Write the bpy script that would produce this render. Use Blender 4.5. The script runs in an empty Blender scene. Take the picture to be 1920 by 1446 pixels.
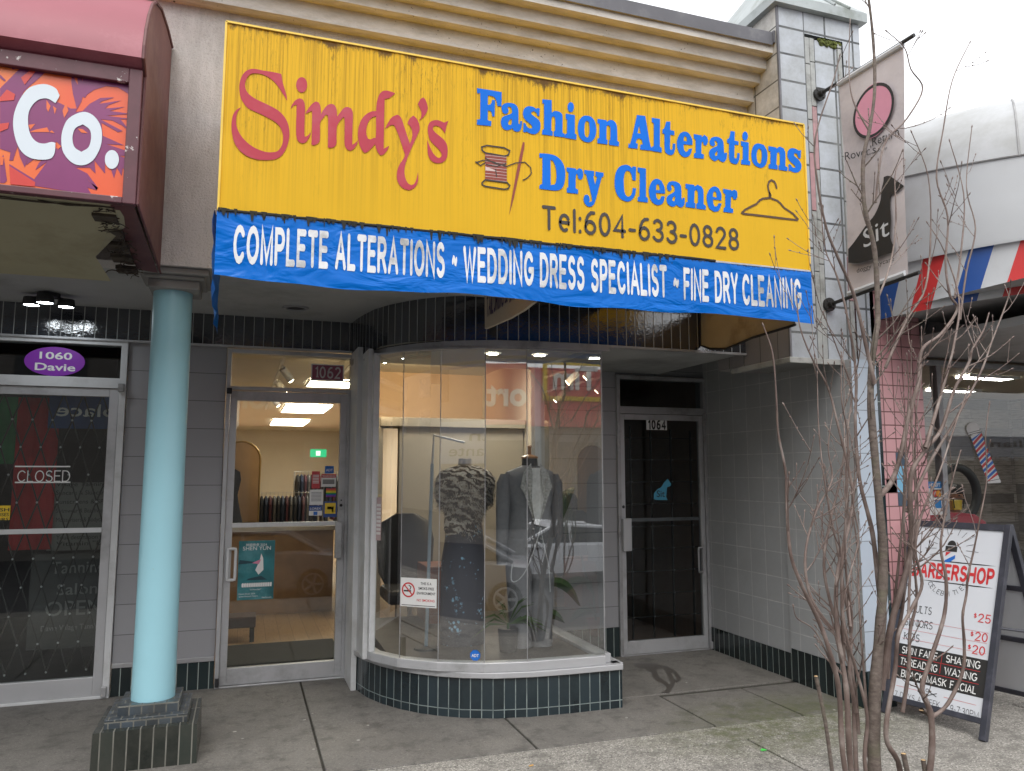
import bpy, bmesh, math, random
from mathutils import Vector, Matrix, noise
R = math.radians
random.seed(7)
S = bpy.context.scene
COL = S.collection
# ------------------------------------------------------------------ camera, sky, sun, exposure
YAW, PIT, FPX, CH = R(19.1), R(6.4), 1444.0, 1.6
cd = bpy.data.cameras.new('camera'); cam = bpy.data.objects.new('camera', cd); COL.objects.link(cam)
cam.location = (0, 0, CH); cam.rotation_euler = (math.pi/2 + PIT, 0, -YAW)
cd.sensor_width = 36.0; cd.lens = 36.0*FPX/1920; cd.clip_start = .02; cd.clip_end = 2000
S.camera = cam
S.cycles.use_denoising = True
S.cycles.max_bounces = 10; S.cycles.transparent_max_bounces = 24; S.cycles.glossy_bounces = 4
S.cycles.caustics_reflective = False; S.cycles.caustics_refractive = False
S.cycles.sample_clamp_indirect = 6.0
S.view_settings.view_transform = 'Standard'; S.view_settings.look = 'None'
S.view_settings.gamma = 1; S.view_settings.use_curve_mapping = False
S.view_settings.exposure = 0.97
SUN_EL, SUN_ROT = R(52), R(200)
W = bpy.data.worlds.new('World'); S.world = W; W.use_nodes = True
wn, wl = W.node_tree.nodes, W.node_tree.links
for n in list(wn): wn.remove(n)
wo = wn.new('ShaderNodeOutputWorld'); wb = wn.new('ShaderNodeBackground')
sk = wn.new('ShaderNodeTexSky'); sk.sky_type = 'NISHITA'; sk.sun_disc = False
sk.sun_elevation = SUN_EL; sk.sun_rotation = SUN_ROT; sk.air_density = 1.0; sk.dust_density = 6.0; sk.ozone_density = 1.0
hs = wn.new('ShaderNodeHueSaturation'); hs.inputs['Saturation'].default_value = .12; hs.inputs['Value'].default_value = 1.0
cl = wn.new('ShaderNodeMix'); cl.data_type = 'RGBA'; cl.inputs[0].default_value = .72     # an even cloud layer over the clear sky
cl.inputs[7].default_value = (6.4, 6.5, 6.7, 1)
wl.new(sk.outputs[0], hs.inputs['Color']); wl.new(hs.outputs[0], cl.inputs[6]); wl.new(cl.outputs[2], wb.inputs['Color'])
wb.inputs['Strength'].default_value = 0.15
wl.new(wb.outputs[0], wo.inputs['Surface'])
sd = bpy.data.lights.new('sun', 'SUN'); sd.energy = .7; sd.angle = R(40); sd.color = (1, .97, .93)
sun = bpy.data.objects.new('sun', sd); COL.objects.link(sun)
# light comes from behind the viewer, high: direction towards the sun
_d = Vector((math.sin(SUN_ROT)*math.cos(SUN_EL), math.cos(SUN_ROT)*math.cos(SUN_EL), math.sin(SUN_EL)))
sun.rotation_euler = _d.to_track_quat('Z', 'Y').to_euler(); sun.location = (0, -6, 12)

# ------------------------------------------------------------------ helpers
_f = Vector((math.sin(YAW)*math.cos(PIT), math.cos(YAW)*math.cos(PIT), math.sin(PIT)))
_r = Vector((math.cos(YAW), -math.sin(YAW), 0)); _u = _r.cross(_f)
_C = Vector((0, 0, CH))
def ray(u, v): return _f + _r*((u-960)/FPX) - _u*((v-723)/FPX)
def aty(u, v, y): d = ray(u, v); return _C + d*(y/d.y)          # point of the photo on a plane y = const
def atx(u, v, x): d = ray(u, v); return _C + d*(x/d.x)
def atz(u, v, z): d = ray(u, v); return _C + d*((z-CH)/d.z)

class Frame:
    """a flat working plane: origin, right, up, outward normal"""
    def __init__(s, o, x, y, n=None):
        s.o = Vector(o); s.x = Vector(x).normalized(); s.y = Vector(y).normalized()
        s.n = Vector(n) if n else s.x.cross(s.y)
        s.n.normalize()
    def p(s, a, b, c=0): return s.o + s.x*a + s.y*b + s.n*c
def front(y, eps=0): return Frame((0, y-eps, 0), (1, 0, 0), (0, 0, 1))   # faces -y

class MB:
    def __init__(s): s.v = []; s.f = []; s.uv = {}; s.k = 0
    def add(s, pts, faces, uvs=None):
        b = len(s.v); s.v += [tuple(p) for p in pts]
        for i, f in enumerate(faces):
            if uvs: s.uv[len(s.f)] = [uvs[j] for j in f]
            s.f.append([b+j for j in f])
        return s
    def quad(s, a, b, c, d, uv=None): return s.add([a, b, c, d], [(0, 1, 2, 3)], uv)
    def box(s, x0, x1, y0, y1, z0, z1):
        p = [(x, y, z) for x in (x0, x1) for y in (y0, y1) for z in (z0, z1)]
        return s.add(p, [(0, 1, 3, 2), (4, 6, 7, 5), (0, 4, 5, 1), (2, 3, 7, 6), (0, 2, 6, 4), (1, 5, 7, 3)])
    def slab(s, F, x0, x1, y0, y1, c0, c1):
        p = [F.p(x, y, c) for x in (x0, x1) for y in (y0, y1) for c in (c0, c1)]
        return s.add(p, [(0, 1, 3, 2), (4, 6, 7, 5), (0, 4, 5, 1), (2, 3, 7, 6), (0, 2, 6, 4), (1, 5, 7, 3)])
    def frame_ring(s, F, x0, x1, y0, y1, w, c0, c1, wb=None, wt=None):
        wb = w if wb is None else wb; wt = w if wt is None else wt
        s.slab(F, x0, x0+w, y0, y1, c0, c1); s.slab(F, x1-w, x1, y0, y1, c0, c1)
        s.slab(F, x0+w, x1-w, y0, y0+wb, c0, c1); s.slab(F, x0+w, x1-w, y1-wt, y1, c0, c1); return s
    def prism(s, pts, axis, a, b):
        """extrude a closed 2-D outline; axis x: pts are (y,z); axis z: (x,y); axis y: (x,z)"""
        def P(q, t): return (t, q[0], q[1]) if axis == 'x' else ((q[0], t, q[1]) if axis == 'y' else (q[0], q[1], t))
        n = len(pts); v = [P(q, a) for q in pts]+[P(q, b) for q in pts]
        s.add(v, [tuple(range(n))[::-1], tuple(range(n, 2*n))]+[(i, (i+1) % n, n+(i+1) % n, n+i) for i in range(n)]); return s
    def tube(s, pts, rad, n=8, cap=True):
        pts = [Vector(p) for p in pts]; rs = rad if isinstance(rad, (list, tuple)) else [rad]*len(pts)
        v = []; prev = None
        for i, p in enumerate(pts):
            t = (pts[min(i+1, len(pts)-1)]-pts[max(i-1, 0)])
            t = t.normalized() if t.length > 1e-9 else Vector((0, 0, 1))
            if prev is None:
                a = t.cross(Vector((0, 1, 0)) if abs(t.y) < .9 else Vector((1, 0, 0))).normalized()
            else:
                a = (prev - t*prev.dot(t)); a = a.normalized() if a.length > 1e-6 else t.orthogonal().normalized()
            prev = a; b = t.cross(a)
            for k in range(n):
                q = 2*math.pi*k/n; v.append(p + (a*math.cos(q)+b*math.sin(q))*rs[i])
        f = []
        for i in range(len(pts)-1):
            for k in range(n):
                f.append((i*n+k, i*n+(k+1) % n, (i+1)*n+(k+1) % n, (i+1)*n+k))
        if cap: f += [tuple(range(n))[::-1], tuple(range((len(pts)-1)*n, len(pts)*n))]
        return s.add(v, f)
    def loft(s, rings, cap=True):
        n = len(rings[0]); v = [p for r in rings for p in r]; f = []
        for i in range(len(rings)-1):
            for k in range(n): f.append((i*n+k, i*n+(k+1) % n, (i+1)*n+(k+1) % n, (i+1)*n+k))
        if cap: f += [tuple(range(n))[::-1], tuple(range((len(rings)-1)*n, len(rings)*n))]
        return s.add(v, f)
    def lathe(s, prof, c, n=32, cap=True):
        return s.loft([[(c[0]+r*math.cos(2*math.pi*k/n), c[1]+r*math.sin(2*math.pi*k/n), c[2]+z) for k in range(n)] for r, z in prof], cap)
    def ball(s, c, r, n=12, m=8, sc=(1, 1, 1)):
        return s.loft([[(c[0]+sc[0]*r*math.sin(math.pi*(j+.02)/(m+.04))*math.cos(2*math.pi*k/n), c[1]+sc[1]*r*math.sin(math.pi*(j+.02)/(m+.04))*math.sin(2*math.pi*k/n), c[2]-sc[2]*r*math.cos(math.pi*(j+.02)/(m+.04))) for k in range(n)] for j in range(m+1)])
    def wall(s, path, z0, z1, u0=0, close=False):
        """upright sheet along a plan path, uv in metres along the path"""
        u = u0; p = list(path)
        for a, b in zip(p[:-1], p[1:]):
            L = math.hypot(b[0]-a[0], b[1]-a[1])
            s.quad((a[0], a[1], z0), (b[0], b[1], z0), (b[0], b[1], z1), (a[0], a[1], z1), [(u, z0), (u+L, z0), (u+L, z1), (u, z1)])
            u += L
        return s
    def poly(s, F, pts, c=0):  # simple convex-ish fan in a frame
        return s.add([F.p(a, b, c) for a, b in pts], [tuple(range(len(pts)))])
    def disc(s, F, cx, cy, r, c=0, n=24, ry=None):
        return s.poly(F, [(cx+r*math.cos(2*math.pi*k/n), cy+(ry or r)*math.sin(2*math.pi*k/n)) for k in range(n)], c)
    def ring(s, F, cx, cy, r0, r1, c=0, n=32):
        v = []
        for k in range(n):
            a = 2*math.pi*k/n
            v += [F.p(cx+r0*math.cos(a), cy+r0*math.sin(a), c), F.p(cx+r1*math.cos(a), cy+r1*math.sin(a), c)]
        return s.add(v, [(2*k, 2*k+1, (2*k+3) % (2*n), (2*k+2) % (2*n)) for k in range(n)])
    def build(s, name, m, parent=None, smooth=False, bevel=0, ang=40):
        me = bpy.data.meshes.new(name); me.from_pydata(s.v, [], s.f)
        ul = me.uv_layers.new(name='UVMap').data
        for p in me.polygons:
            ex = s.uv.get(p.index)
            if ex:
                for li, c in zip(p.loop_indices, ex): ul[li].uv = c
            else:
                n = p.normal; ax, ay, az = abs(n.x), abs(n.y), abs(n.z)
                for li in p.loop_indices:
                    c = me.vertices[me.loops[li].vertex_index].co
                    ul[li].uv = (c.x, c.y) if az >= ax and az >= ay else ((c.x, c.z) if ay >= ax else (c.y, c.z))
        me.materials.append(m)
        if smooth:
            me.shade_smooth(); me.set_sharp_from_angle(angle=R(ang))
        me.update()
        o = bpy.data.objects.new(name, me); COL.objects.link(o)
        if parent is not None: adopt(o, parent)
        if bevel:
            b = o.modifiers.new('bevel', 'BEVEL'); b.width = bevel; b.segments = 2; b.limit_method = 'ANGLE'; b.angle_limit = R(50)
        return o
def adopt(o, parent):
    o.parent = parent
    o.matrix_parent_inverse = Matrix.Translation(-Vector(parent.location)) if parent.parent is None else Matrix.Identity(4)
def tag(o, label=None, cat=None, group=None, kind=None):
    for k, v in (('label', label), ('category', cat), ('group', group), ('kind', kind)):
        if v: o[k] = v
    return o
def thing(name, loc, label, cat, group=None):
    o = bpy.data.objects.new(name, None); o.empty_display_size = .1; COL.objects.link(o); o.location = loc
    return tag(o, label, cat, group)
def lab(o, t): o['label'] = t; return o

# ---- outlines, lettering
def crom(pts, seg=4, corner=48):
    n = len(pts); out = []
    P = [Vector((p[0], p[1])) for p in pts]
    def cor(i):
        a = P[i]-P[i-1]; b = P[(i+1) % n]-P[i]
        if a.length < 1e-9 or b.length < 1e-9: return True
        return a.angle(b) > R(corner)
    C = [cor(i) for i in range(n)]
    for i in range(n):
        p1, p2 = P[i], P[(i+1) % n]
        p0 = p1-(p2-p1) if C[i] else P[i-1]
        p3 = p2+(p2-p1) if C[(i+1) % n] else P[(i+2) % n]
        if C[i] and C[(i+1) % n]: out.append(p1); continue
        for k in range(seg):
            t = k/seg
            out.append(.5*((2*p1)+(p2-p0)*t+(2*p0-5*p1+4*p2-p3)*t*t+(3*p1-p0-3*p2+p3)*t*t*t))
    return [(p.x, p.y) for p in out]
def fill2d(polys):
    cu = bpy.data.curves.new('outline', 'CURVE'); cu.dimensions = '2D'; cu.fill_mode = 'FRONT'
    for pl in polys:
        sp = cu.splines.new('POLY'); sp.points.add(len(pl)-1); sp.use_cyclic_u = True
        for q, p in zip(sp.points, pl): q.co = (p[0], p[1], 0, 1)
    return _curve_mesh(cu)
def _curve_mesh(cu):
    o = bpy.data.objects.new('tmp', cu); COL.objects.link(o)
    dg = bpy.context.evaluated_depsgraph_get(); dg.update()
    me = bpy.data.meshes.new_from_object(o.evaluated_get(dg))
    v = [(q.co.x, q.co.y) for q in me.vertices]; f = [tuple(p.vertices) for p in me.polygons]
    bpy.data.objects.remove(o); bpy.data.curves.remove(cu); bpy.data.meshes.remove(me)
    return v, f
def place2d(mb, vf, F, c):
    v, f = vf; mb.add([F.p(a, b, c) for a, b in v], f); return mb
def outline(mb, F, polys, c, smooth=True):
    return place2d(mb, fill2d([crom(p) if smooth else p for p in polys]), F, c)
_tc = {}
def text(mb, F, body, x0, z0, h, c, x1=None, bold=0.0, align='L', slant=0, flat=None):
    """text in the built-in font; h = cap height; x1 squeezes it to fit; slant rises per unit"""
    key = (body, bold)
    if key not in _tc:
        cu = bpy.data.curves.new('txt', 'FONT'); cu.body = body; cu.offset = bold; cu.fill_mode = 'FRONT'; cu.resolution_u = 3
        v, f = _curve_mesh(cu); _tc[key] = (v, f)
    v, f = _tc[key]
    if not v: return mb
    xa = min(p[0] for p in v); xb = max(p[0] for p in v)
    s = h/.73; sx = (x1-x0)/(xb-xa) if x1 is not None else s
    if x1 is None and align == 'C': x0 -= (xb-xa)*sx/2
    if x1 is None and align == 'R': x0 -= (xb-xa)*sx
    mb.add([F.p(x0+(a-xa)*sx, z0+b*s+slant*(a-xa)*sx, c) for a, b in v], f); return mb

GL = {}
def _gl(ch, w, s): GL[ch] = (w, s)
def _parse(s):
    out = []
    for st in s.split(';'):
        p = []
        for t in st.split():
            if t[0] == 'a':
                cx, cy, rx, ry, a0, a1 = map(float, t[1:].split(','))
                n = max(3, int(abs(a1-a0)/22))
                for k in range(n+1):
                    a = R(a0+(a1-a0)*k/n); q = (cx+rx*math.cos(a), cy+ry*math.sin(a))
                    if not p or math.hypot(p[-1][0]-q[0], p[-1][1]-q[1]) > 1e-4: p.append(q)
            else:
                q = tuple(map(float, t.split(',')))
                if not p or math.hypot(p[-1][0]-q[0], p[-1][1]-q[1]) > 1e-4: p.append(q)
        out.append(p)
    return out
for _c, _w, _s in [
 ('A', .74, '0,0 .37,1 .74,0;.13,.33 .61,.33'), ('B', .62, '0,.5 .36,.5 a.36,.25,.26,.25,90,-90 0,0 0,1 .34,1 a.34,.75,.24,.25,90,-90'),
 ('C', .7, 'a.37,.5,.37,.5,42,318'), ('D', .68, '0,0 0,1 .28,1 a.28,.5,.4,.5,90,-90 0,0'), ('E', .56, '.56,0 0,0 0,1 .55,1;0,.52 .48,.52'),
 ('F', .54, '0,0 0,1 .54,1;0,.5 .46,.5'), ('G', .74, 'a.38,.5,.38,.5,42,340 .74,.45 .44,.45'), ('H', .68, '0,0 0,1;.68,0 .68,1;0,.52 .68,.52'),
 ('I', .02, '.01,0 .01,1'), ('J', .44, '.44,1 .44,.25 a.22,.22,.22,.22,0,-180'), ('K', .64, '0,0 0,1;.62,1 0,.4;.2,.58 .64,0'), ('L', .52, '0,1 0,0 .52,0'),
 ('M', .8, '0,0 0,1 .4,.05 .8,1 .8,0'), ('N', .68, '0,0 0,1 .68,0 .68,1'), ('O', .78, 'a.39,.5,.39,.5,90,450'), ('P', .6, '0,0 0,1 .33,1 a.33,.73,.27,.27,90,-90 0,.46'),
 ('R', .64, '0,0 0,1 .34,1 a.34,.74,.26,.26,90,-90 0,.48;.34,.48 .64,0'), ('S', .6, 'a.3,.76,.27,.24,35,270 a.3,.26,.3,.26,90,-150'),
 ('T', .62, '0,1 .62,1;.31,1 .31,0'), ('U', .66, '0,1 0,.32 a.33,.32,.33,.32,180,360 .66,1'), ('V', .68, '0,1 .34,0 .68,1'), ('W', .98, '0,1 .25,0 .49,.95 .73,0 .98,1'),
 ('X', .66, '0,0 .66,1;0,1 .66,0'), ('Y', .66, '0,1 .33,.45 .66,1;.33,.45 .33,0'), ('~', .5, '0,.42 .1,.52 .2,.5 .32,.4 .42,.38 .5,.48'), ('-', .3, '0,.38 .3,.38'),
 (':', .02, '.01,.02 .01,.05;.01,.62 .01,.65'), ('.', .02, '.01,.02 .01,.05'), ('0', .54, 'a.27,.5,.27,.5,90,450'), ('1', .2, '0,.8 .2,1 .2,0'), ('2', .54, 'a.27,.73,.26,.27,165,-30 0,0 .54,0'),
 ('3', .54, 'a.26,.76,.24,.24,150,-80;.22,.52 .27,.52 a.26,.26,.28,.26,85,-155'), ('4', .6, '.46,0 .46,1 0,.28 .6,.28'), ('5', .54, '.5,1 .1,1 .05,.53 a.26,.3,.28,.3,140,-150'),
 ('6', .54, 'a.27,.28,.27,.28,180,540 a.42,.28,.42,.72,180,80'), ('7', .54, '0,1 .54,1 .2,0'), ('8', .54, 'a.27,.76,.23,.24,-90,270;a.27,.27,.27,.26,90,450'), ('9', .54, 'a.27,.72,.27,.28,0,360 a.12,.72,.42,.72,0,-80'),
 ('e', .5, '.02,.37 .5,.37 a.25,.36,.25,.36,0,300'), ('l', .02, '.01,0 .01,1'), ('$', .5, 'a.25,.7,.22,.18,35,270 a.25,.3,.25,.22,90,-150;.25,-.06 .25,1.02'), (' ', .3, '')]:
    _gl(_c, _w, _s)
def ribbon(mb, F, pts, hw, c, sx=1, sy=1, ox=0, oy=0, rnd=True, cyc=False):
    n = len(pts); P = [Vector(p) for p in pts]
    cyc = n > 3 and (P[0]-P[-1]).length < 1e-3
    if cyc: P = P[:-1]; n -= 1
    L = []; Rr = []
    for i in range(n):
        a = (P[i]-P[i-1]) if (i > 0 or cyc) else None
        b = (P[(i+1) % n]-P[i]) if (i < n-1 or cyc) else None
        d1 = a.normalized() if a is not None else b.normalized(); d2 = b.normalized() if b is not None else d1
        n1 = Vector((-d1.y, d1.x)); n2 = Vector((-d2.y, d2.x)); m = n1+n2
        m = m.normalized() if m.length > 1e-6 else n1
        k = hw/max(.58, m.dot(n1))
        L.append(P[i]+m*k); Rr.append(P[i]-m*k)
    T = lambda q: F.p(ox+q.x*sx, oy+q.y*sy, c)
    v = [T(q) for q in L]+[T(q) for q in Rr]
    f = [(i, n+i, n+(i+1) % n, (i+1) % n) for i in range(n if cyc else n-1)]
    mb.add(v, f)
    if rnd and not cyc:
        for e, o in ((0, 1), (n-1, n-2)):
            d = (P[e]-P[o]).normalized(); nn = Vector((-d.y, d.x)); q = []
            for k in range(7):
                t = math.pi*k/6; q.append(P[e]+nn*hw*math.cos(t)+d*hw*math.sin(t))
            mb.add([T(x) for x in q], [tuple(range(7))[::-1]])
    return mb
def strokes(mb, F, body, x0, z0, h, c, x1=None, th=.09, gap=.26, serif=False, slant=0, align='L'):
    w = 0; lay = []
    for ch in body:
        gw, gs = GL[ch]; lay.append((ch, w)); w += gw+gap
    w -= gap
    sx = (x1-x0)/w if x1 is not None else h
    if x1 is None and align == 'C': x0 -= w*sx/2
    if x1 is None and align == 'R': x0 -= w*sx
    for ch, o in lay:
        if not GL[ch][1]: continue
        for p in _parse(GL[ch][1]):
            mb.k += 1; oo = x0+o*sx
            ribbon(mb, F, p, th, c+(mb.k % 9)*.00006, sx, h, oo, z0+slant*o*sx, rnd=not serif)
            if serif and len(p) > 1 and ch not in '-~:.':
                for e, q in ((p[0], p[1]), (p[-1], p[-2])):
                    if abs(e[0]-q[0]) < .75*abs(e[1]-q[1]) and (e[1] < .03 or e[1] > .97) and ch not in '0689SCGO$':
                        mb.k += 1; y = .035 if e[1] < .5 else .965
                        ribbon(mb, F, [(e[0]-.15, y), (e[0]+.15, y)], .035, c+(mb.k % 9)*.00006+.0006, sx, h, oo, z0+slant*o*sx, rnd=False)
    return mb

# ---- materials
def new_mat(name):
    m = bpy.data.materials.new(name); m.use_nodes = True; nt = m.node_tree
    b = nt.nodes['Principled BSDF']; return m, nt, b
def L(nt, a, b): nt.links.new(a, b)
def N(nt, t, **k):
    n = nt.nodes.new(t)
    for a, v in k.items(): setattr(n, a, v)
    return n
def ramp(nt, pts, src=None, interp='LINEAR'):
    n = N(nt, 'ShaderNodeValToRGB'); cr = n.color_ramp; cr.interpolation = interp
    while len(cr.elements) < len(pts): cr.elements.new(.5)
    for e, (p, c) in zip(cr.elements, pts): e.position = p; e.color = (c[0], c[1], c[2], 1) if isinstance(c, tuple) else (c, c, c, 1)
    if src is not None: L(nt, src, n.inputs[0])
    return n
def mixc(nt, a, b, f, mode='MIX'):
    n = N(nt, 'ShaderNodeMix', data_type='RGBA', blend_type=mode)
    for s, v in ((n.inputs[6], a), (n.inputs[7], b)):
        if hasattr(v, 'default_value') or hasattr(v, 'is_linked'): L(nt, v, s)
        else: s.default_value = (*v, 1)
    if isinstance(f, (int, float)): n.inputs[0].default_value = f
    else: L(nt, f, n.inputs[0])
    return n.outputs[2]
def coords(nt, kind='Object', scale=(1, 1, 1)):
    t = N(nt, 'ShaderNodeTexCoord'); mp = N(nt, 'ShaderNodeMapping'); mp.inputs['Scale'].default_value = scale
    L(nt, t.outputs[kind], mp.inputs[0]); return mp.outputs[0]
def tnoise(nt, vec, scale, detail=4, rough=.6, dist=0):
    n = N(nt, 'ShaderNodeTexNoise'); n.inputs['Scale'].default_value = scale; n.inputs['Detail'].default_value = detail
    n.inputs['Roughness'].default_value = rough; n.inputs['Distortion'].default_value = dist
    if vec is not None: L(nt, vec, n.inputs['Vector'])
    return n.outputs['Fac']
def bump(nt, b, h, strength=.2, dist=.01):
    n = N(nt, 'ShaderNodeBump'); n.inputs['Strength'].default_value = strength; n.inputs['Distance'].default_value = dist
    L(nt, h, n.inputs['Height']); L(nt, n.outputs[0], b.inputs['Normal'])
def matte(name, col, rough=.6, var=.15, vs=6, bs=0, bscale=80, metal=0, spec=.5, dirt=None, dirts=3, bd=.004, dth=(.5, .72)):
    m, nt, b = new_mat(name); vec = coords(nt)
    n = tnoise(nt, vec, vs); r = ramp(nt, [(.25, tuple(max(0, c*(1-var)) for c in col)), (.75, tuple(min(1, c*(1+var)) for c in col))], n)
    out = r.outputs[0]
    if dirt:
        d = ramp(nt, [(dth[0], 0.0), (dth[1], 1.0)], tnoise(nt, vec, dirts, 8, .7)); out = mixc(nt, out, dirt, d.outputs[0])
    L(nt, out, b.inputs['Base Color']); b.inputs['Roughness'].default_value = rough; b.inputs['Metallic'].default_value = metal
    b.inputs['Specular IOR Level'].default_value = spec
    if bs: bump(nt, b, tnoise(nt, vec, bscale, 3), bs, bd)
    return m
def emit(name, col, s):
    m, nt, b = new_mat(name); b.inputs['Base Color'].default_value = (*col, 1); b.inputs['Emission Color'].default_value = (*col, 1); b.inputs['Emission Strength'].default_value = s; return m
def glass(name, tint=(.9, .93, .92), f0=.08, rough=0):
    m, nt, b = new_mat(name); nt.nodes.remove(b)
    o = nt.nodes['Material Output']; t = N(nt, 'ShaderNodeBsdfTransparent'); t.inputs[0].default_value = (*tint, 1)
    g = N(nt, 'ShaderNodeBsdfGlossy'); g.inputs['Roughness'].default_value = rough; g.inputs[0].default_value = (1, 1, 1, 1)
    lw = N(nt, 'ShaderNodeLayerWeight'); lw.inputs[0].default_value = .5; pw = N(nt, 'ShaderNodeMath', operation='POWER'); pw.inputs[1].default_value = 5; L(nt, lw.outputs['Facing'], pw.inputs[0])
    f = N(nt, 'ShaderNodeMath', operation='MULTIPLY_ADD'); f.inputs[1].default_value = 1-f0; f.inputs[2].default_value = f0; L(nt, pw.outputs[0], f.inputs[0]); x = N(nt, 'ShaderNodeMixShader')
    wv = tnoise(nt, coords(nt), 1.1, 1); bp = N(nt, 'ShaderNodeBump'); bp.inputs['Strength'].default_value = .02; bp.inputs['Distance'].default_value = .02
    L(nt, wv, bp.inputs['Height']); L(nt, bp.outputs[0], g.inputs['Normal'])
    L(nt, f.outputs[0], x.inputs[0]); L(nt, t.outputs[0], x.inputs[1]); L(nt, g.outputs[0], x.inputs[2]); L(nt, x.outputs[0], o.inputs[0]); return m
def tiles(name, col, grout, bw, bh, mort=.004, rough=.35, var=.12, off=0.0, bs=.35, dirt=None, rub=0, uo=(0, 0), spec=.5, wav=0):
    m, nt, b = new_mat(name); t = N(nt, 'ShaderNodeTexCoord'); mp = N(nt, 'ShaderNodeMapping'); mp.inputs['Location'].default_value = (uo[0], uo[1], 0)
    L(nt, t.outputs['UV'], mp.inputs[0])
    br = N(nt, 'ShaderNodeTexBrick'); br.offset = off; br.squash = 1; br.inputs['Scale'].default_value = 1
    br.inputs['Brick Width'].default_value = bw; br.inputs['Row Height'].default_value = bh; br.inputs['Mortar Size'].default_value = mort
    br.inputs['Mortar Smooth'].default_value = .1; br.inputs['Bias'].default_value = 0
    br.inputs['Color1'].default_value = (*[c*(1-var) for c in col], 1); br.inputs['Color2'].default_value = (*[c*(1+var) for c in col], 1)
    br.inputs['Mortar'].default_value = (*grout, 1); L(nt, mp.outputs[0], br.inputs['Vector'])
    out = br.outputs['Color']; oc = coords(nt)
    if dirt:
        d = ramp(nt, [(.40, 0.0), (.72, .85)], tnoise(nt, oc, 3.2, 9, .78)); out = mixc(nt, out, dirt, d.outputs[0])
    L(nt, out, b.inputs['Base Color'])
    rr = ramp(nt, [(0, rough), (1, .8)], br.outputs['Fac']); L(nt, rr.outputs[0], b.inputs['Roughness']); b.inputs['Specular IOR Level'].default_value = spec
    inv = N(nt, 'ShaderNodeMath', operation='MULTIPLY_ADD'); inv.inputs[1].default_value = -1; inv.inputs[2].default_value = 1; L(nt, br.outputs['Fac'], inv.inputs[0])
    h = inv.outputs[0]
    if wav:
        a = N(nt, 'ShaderNodeMath', operation='MULTIPLY_ADD'); a.inputs[1].default_value = wav; L(nt, tnoise(nt, oc, 45, 3), a.inputs[0]); L(nt, h, a.inputs[2]); h = a.outputs[0]
    bump(nt, b, h, bs, .004)
    return m

def translucent(m, col, f):
    nt = m.node_tree; o = nt.nodes['Material Output']; b = nt.nodes['Principled BSDF']
    t = N(nt, 'ShaderNodeBsdfTranslucent'); t.inputs[0].default_value = (*col, 1); x = N(nt, 'ShaderNodeMixShader'); x.inputs[0].default_value = f
    L(nt, b.outputs[0], x.inputs[1]); L(nt, t.outputs[0], x.inputs[2]); L(nt, x.outputs[0], o.inputs[0])
# ------------------------------------------------------------------ materials
M = {}
def stucco():
    m, nt, b = new_mat('stucco'); v = coords(nt)
    big = tnoise(nt, v, 1.2, 6, .65); r = ramp(nt, [(.3, (.45, .425, .41)), (.7, (.54, .51, .495))], big)
    st = tnoise(nt, coords(nt, scale=(3, 3, .6)), 1.5, 9, .8); sr = ramp(nt, [(.46, 0.0), (.7, .85)], st)
    out = mixc(nt, r.outputs[0], (.33, .305, .29), sr.outputs[0])
    vo = N(nt, 'ShaderNodeTexVoronoi', feature='DISTANCE_TO_EDGE'); vo.inputs['Scale'].default_value = 26; L(nt, v, vo.inputs['Vector'])
    fine = tnoise(nt, v, 75, 6, .7)
    fr = ramp(nt, [(.30, .6), (.46, 0.0)], fine); out = mixc(nt, out, (.2, .18, .17), fr.outputs[0])
    L(nt, out, b.inputs['Base Color']); b.inputs['Roughness'].default_value = .92
    bump(nt, b, fine, .75, .012); return m
M['stucco'] = stucco()
def cornice_mat():
    m, nt, b = new_mat('cornice_plaster'); v = coords(nt)
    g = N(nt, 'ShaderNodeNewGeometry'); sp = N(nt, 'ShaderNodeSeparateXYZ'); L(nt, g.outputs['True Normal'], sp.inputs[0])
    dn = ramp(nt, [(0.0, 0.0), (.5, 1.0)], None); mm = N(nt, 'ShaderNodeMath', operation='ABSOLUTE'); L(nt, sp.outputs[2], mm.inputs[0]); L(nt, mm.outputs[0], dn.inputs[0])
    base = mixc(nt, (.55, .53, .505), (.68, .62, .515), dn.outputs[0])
    n = ramp(nt, [(.42, 0.0), (.72, .75)], tnoise(nt, coords(nt, scale=(.9, 4, 3)), 3.5, 9, .78)); out = mixc(nt, base, (.27, .24, .195), n.outputs[0])
    s = ramp(nt, [(.68, 0.0), (.72, 1.0)], tnoise(nt, v, 55, 2)); s2 = ramp(nt, [(.52, 0.0), (.6, 1.0)], tnoise(nt, v, 3.3, 3))
    mu = N(nt, 'ShaderNodeMath', operation='MULTIPLY'); L(nt, s.outputs[0], mu.inputs[0]); L(nt, s2.outputs[0], mu.inputs[1])
    out = mixc(nt, out, (.07, .05, .035), mu.outputs[0])
    L(nt, out, b.inputs['Base Color']); b.inputs['Roughness'].default_value = .85
    bump(nt, b, tnoise(nt, v, 60, 4), .3, .005); return m
M['cornice'] = cornice_mat()
M['flash'] = matte('grey_metal_flashing', (.115, .115, .13), .5, .2, 3, dirt=(.2, .2, .2))
M['soffit'] = matte('painted_soffit', (.38, .388, .385), .7, .06, 2, .1, 30, dirt=(.2, .205, .2), dirts=1.1)
M['dtile'] = tiles('dark_navy_glazed_tile', (.020, .024, .032), (.30, .31, .30), .0745, .6, .0032, .09, .4, bs=.8, uo=(0, .1), spec=.5, wav=.5); M['dtile'].node_tree.nodes['Principled BSDF'].inputs['IOR'].default_value = 2.2
M['btile'] = tiles('bay_base_tile', (.014, .023, .029), (.27, .32, .31), .0745, .6, .0032, .17, .5, bs=.6, uo=(0, -.052), spec=.6, wav=.3, dirt=(.024, .038, .043))
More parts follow.
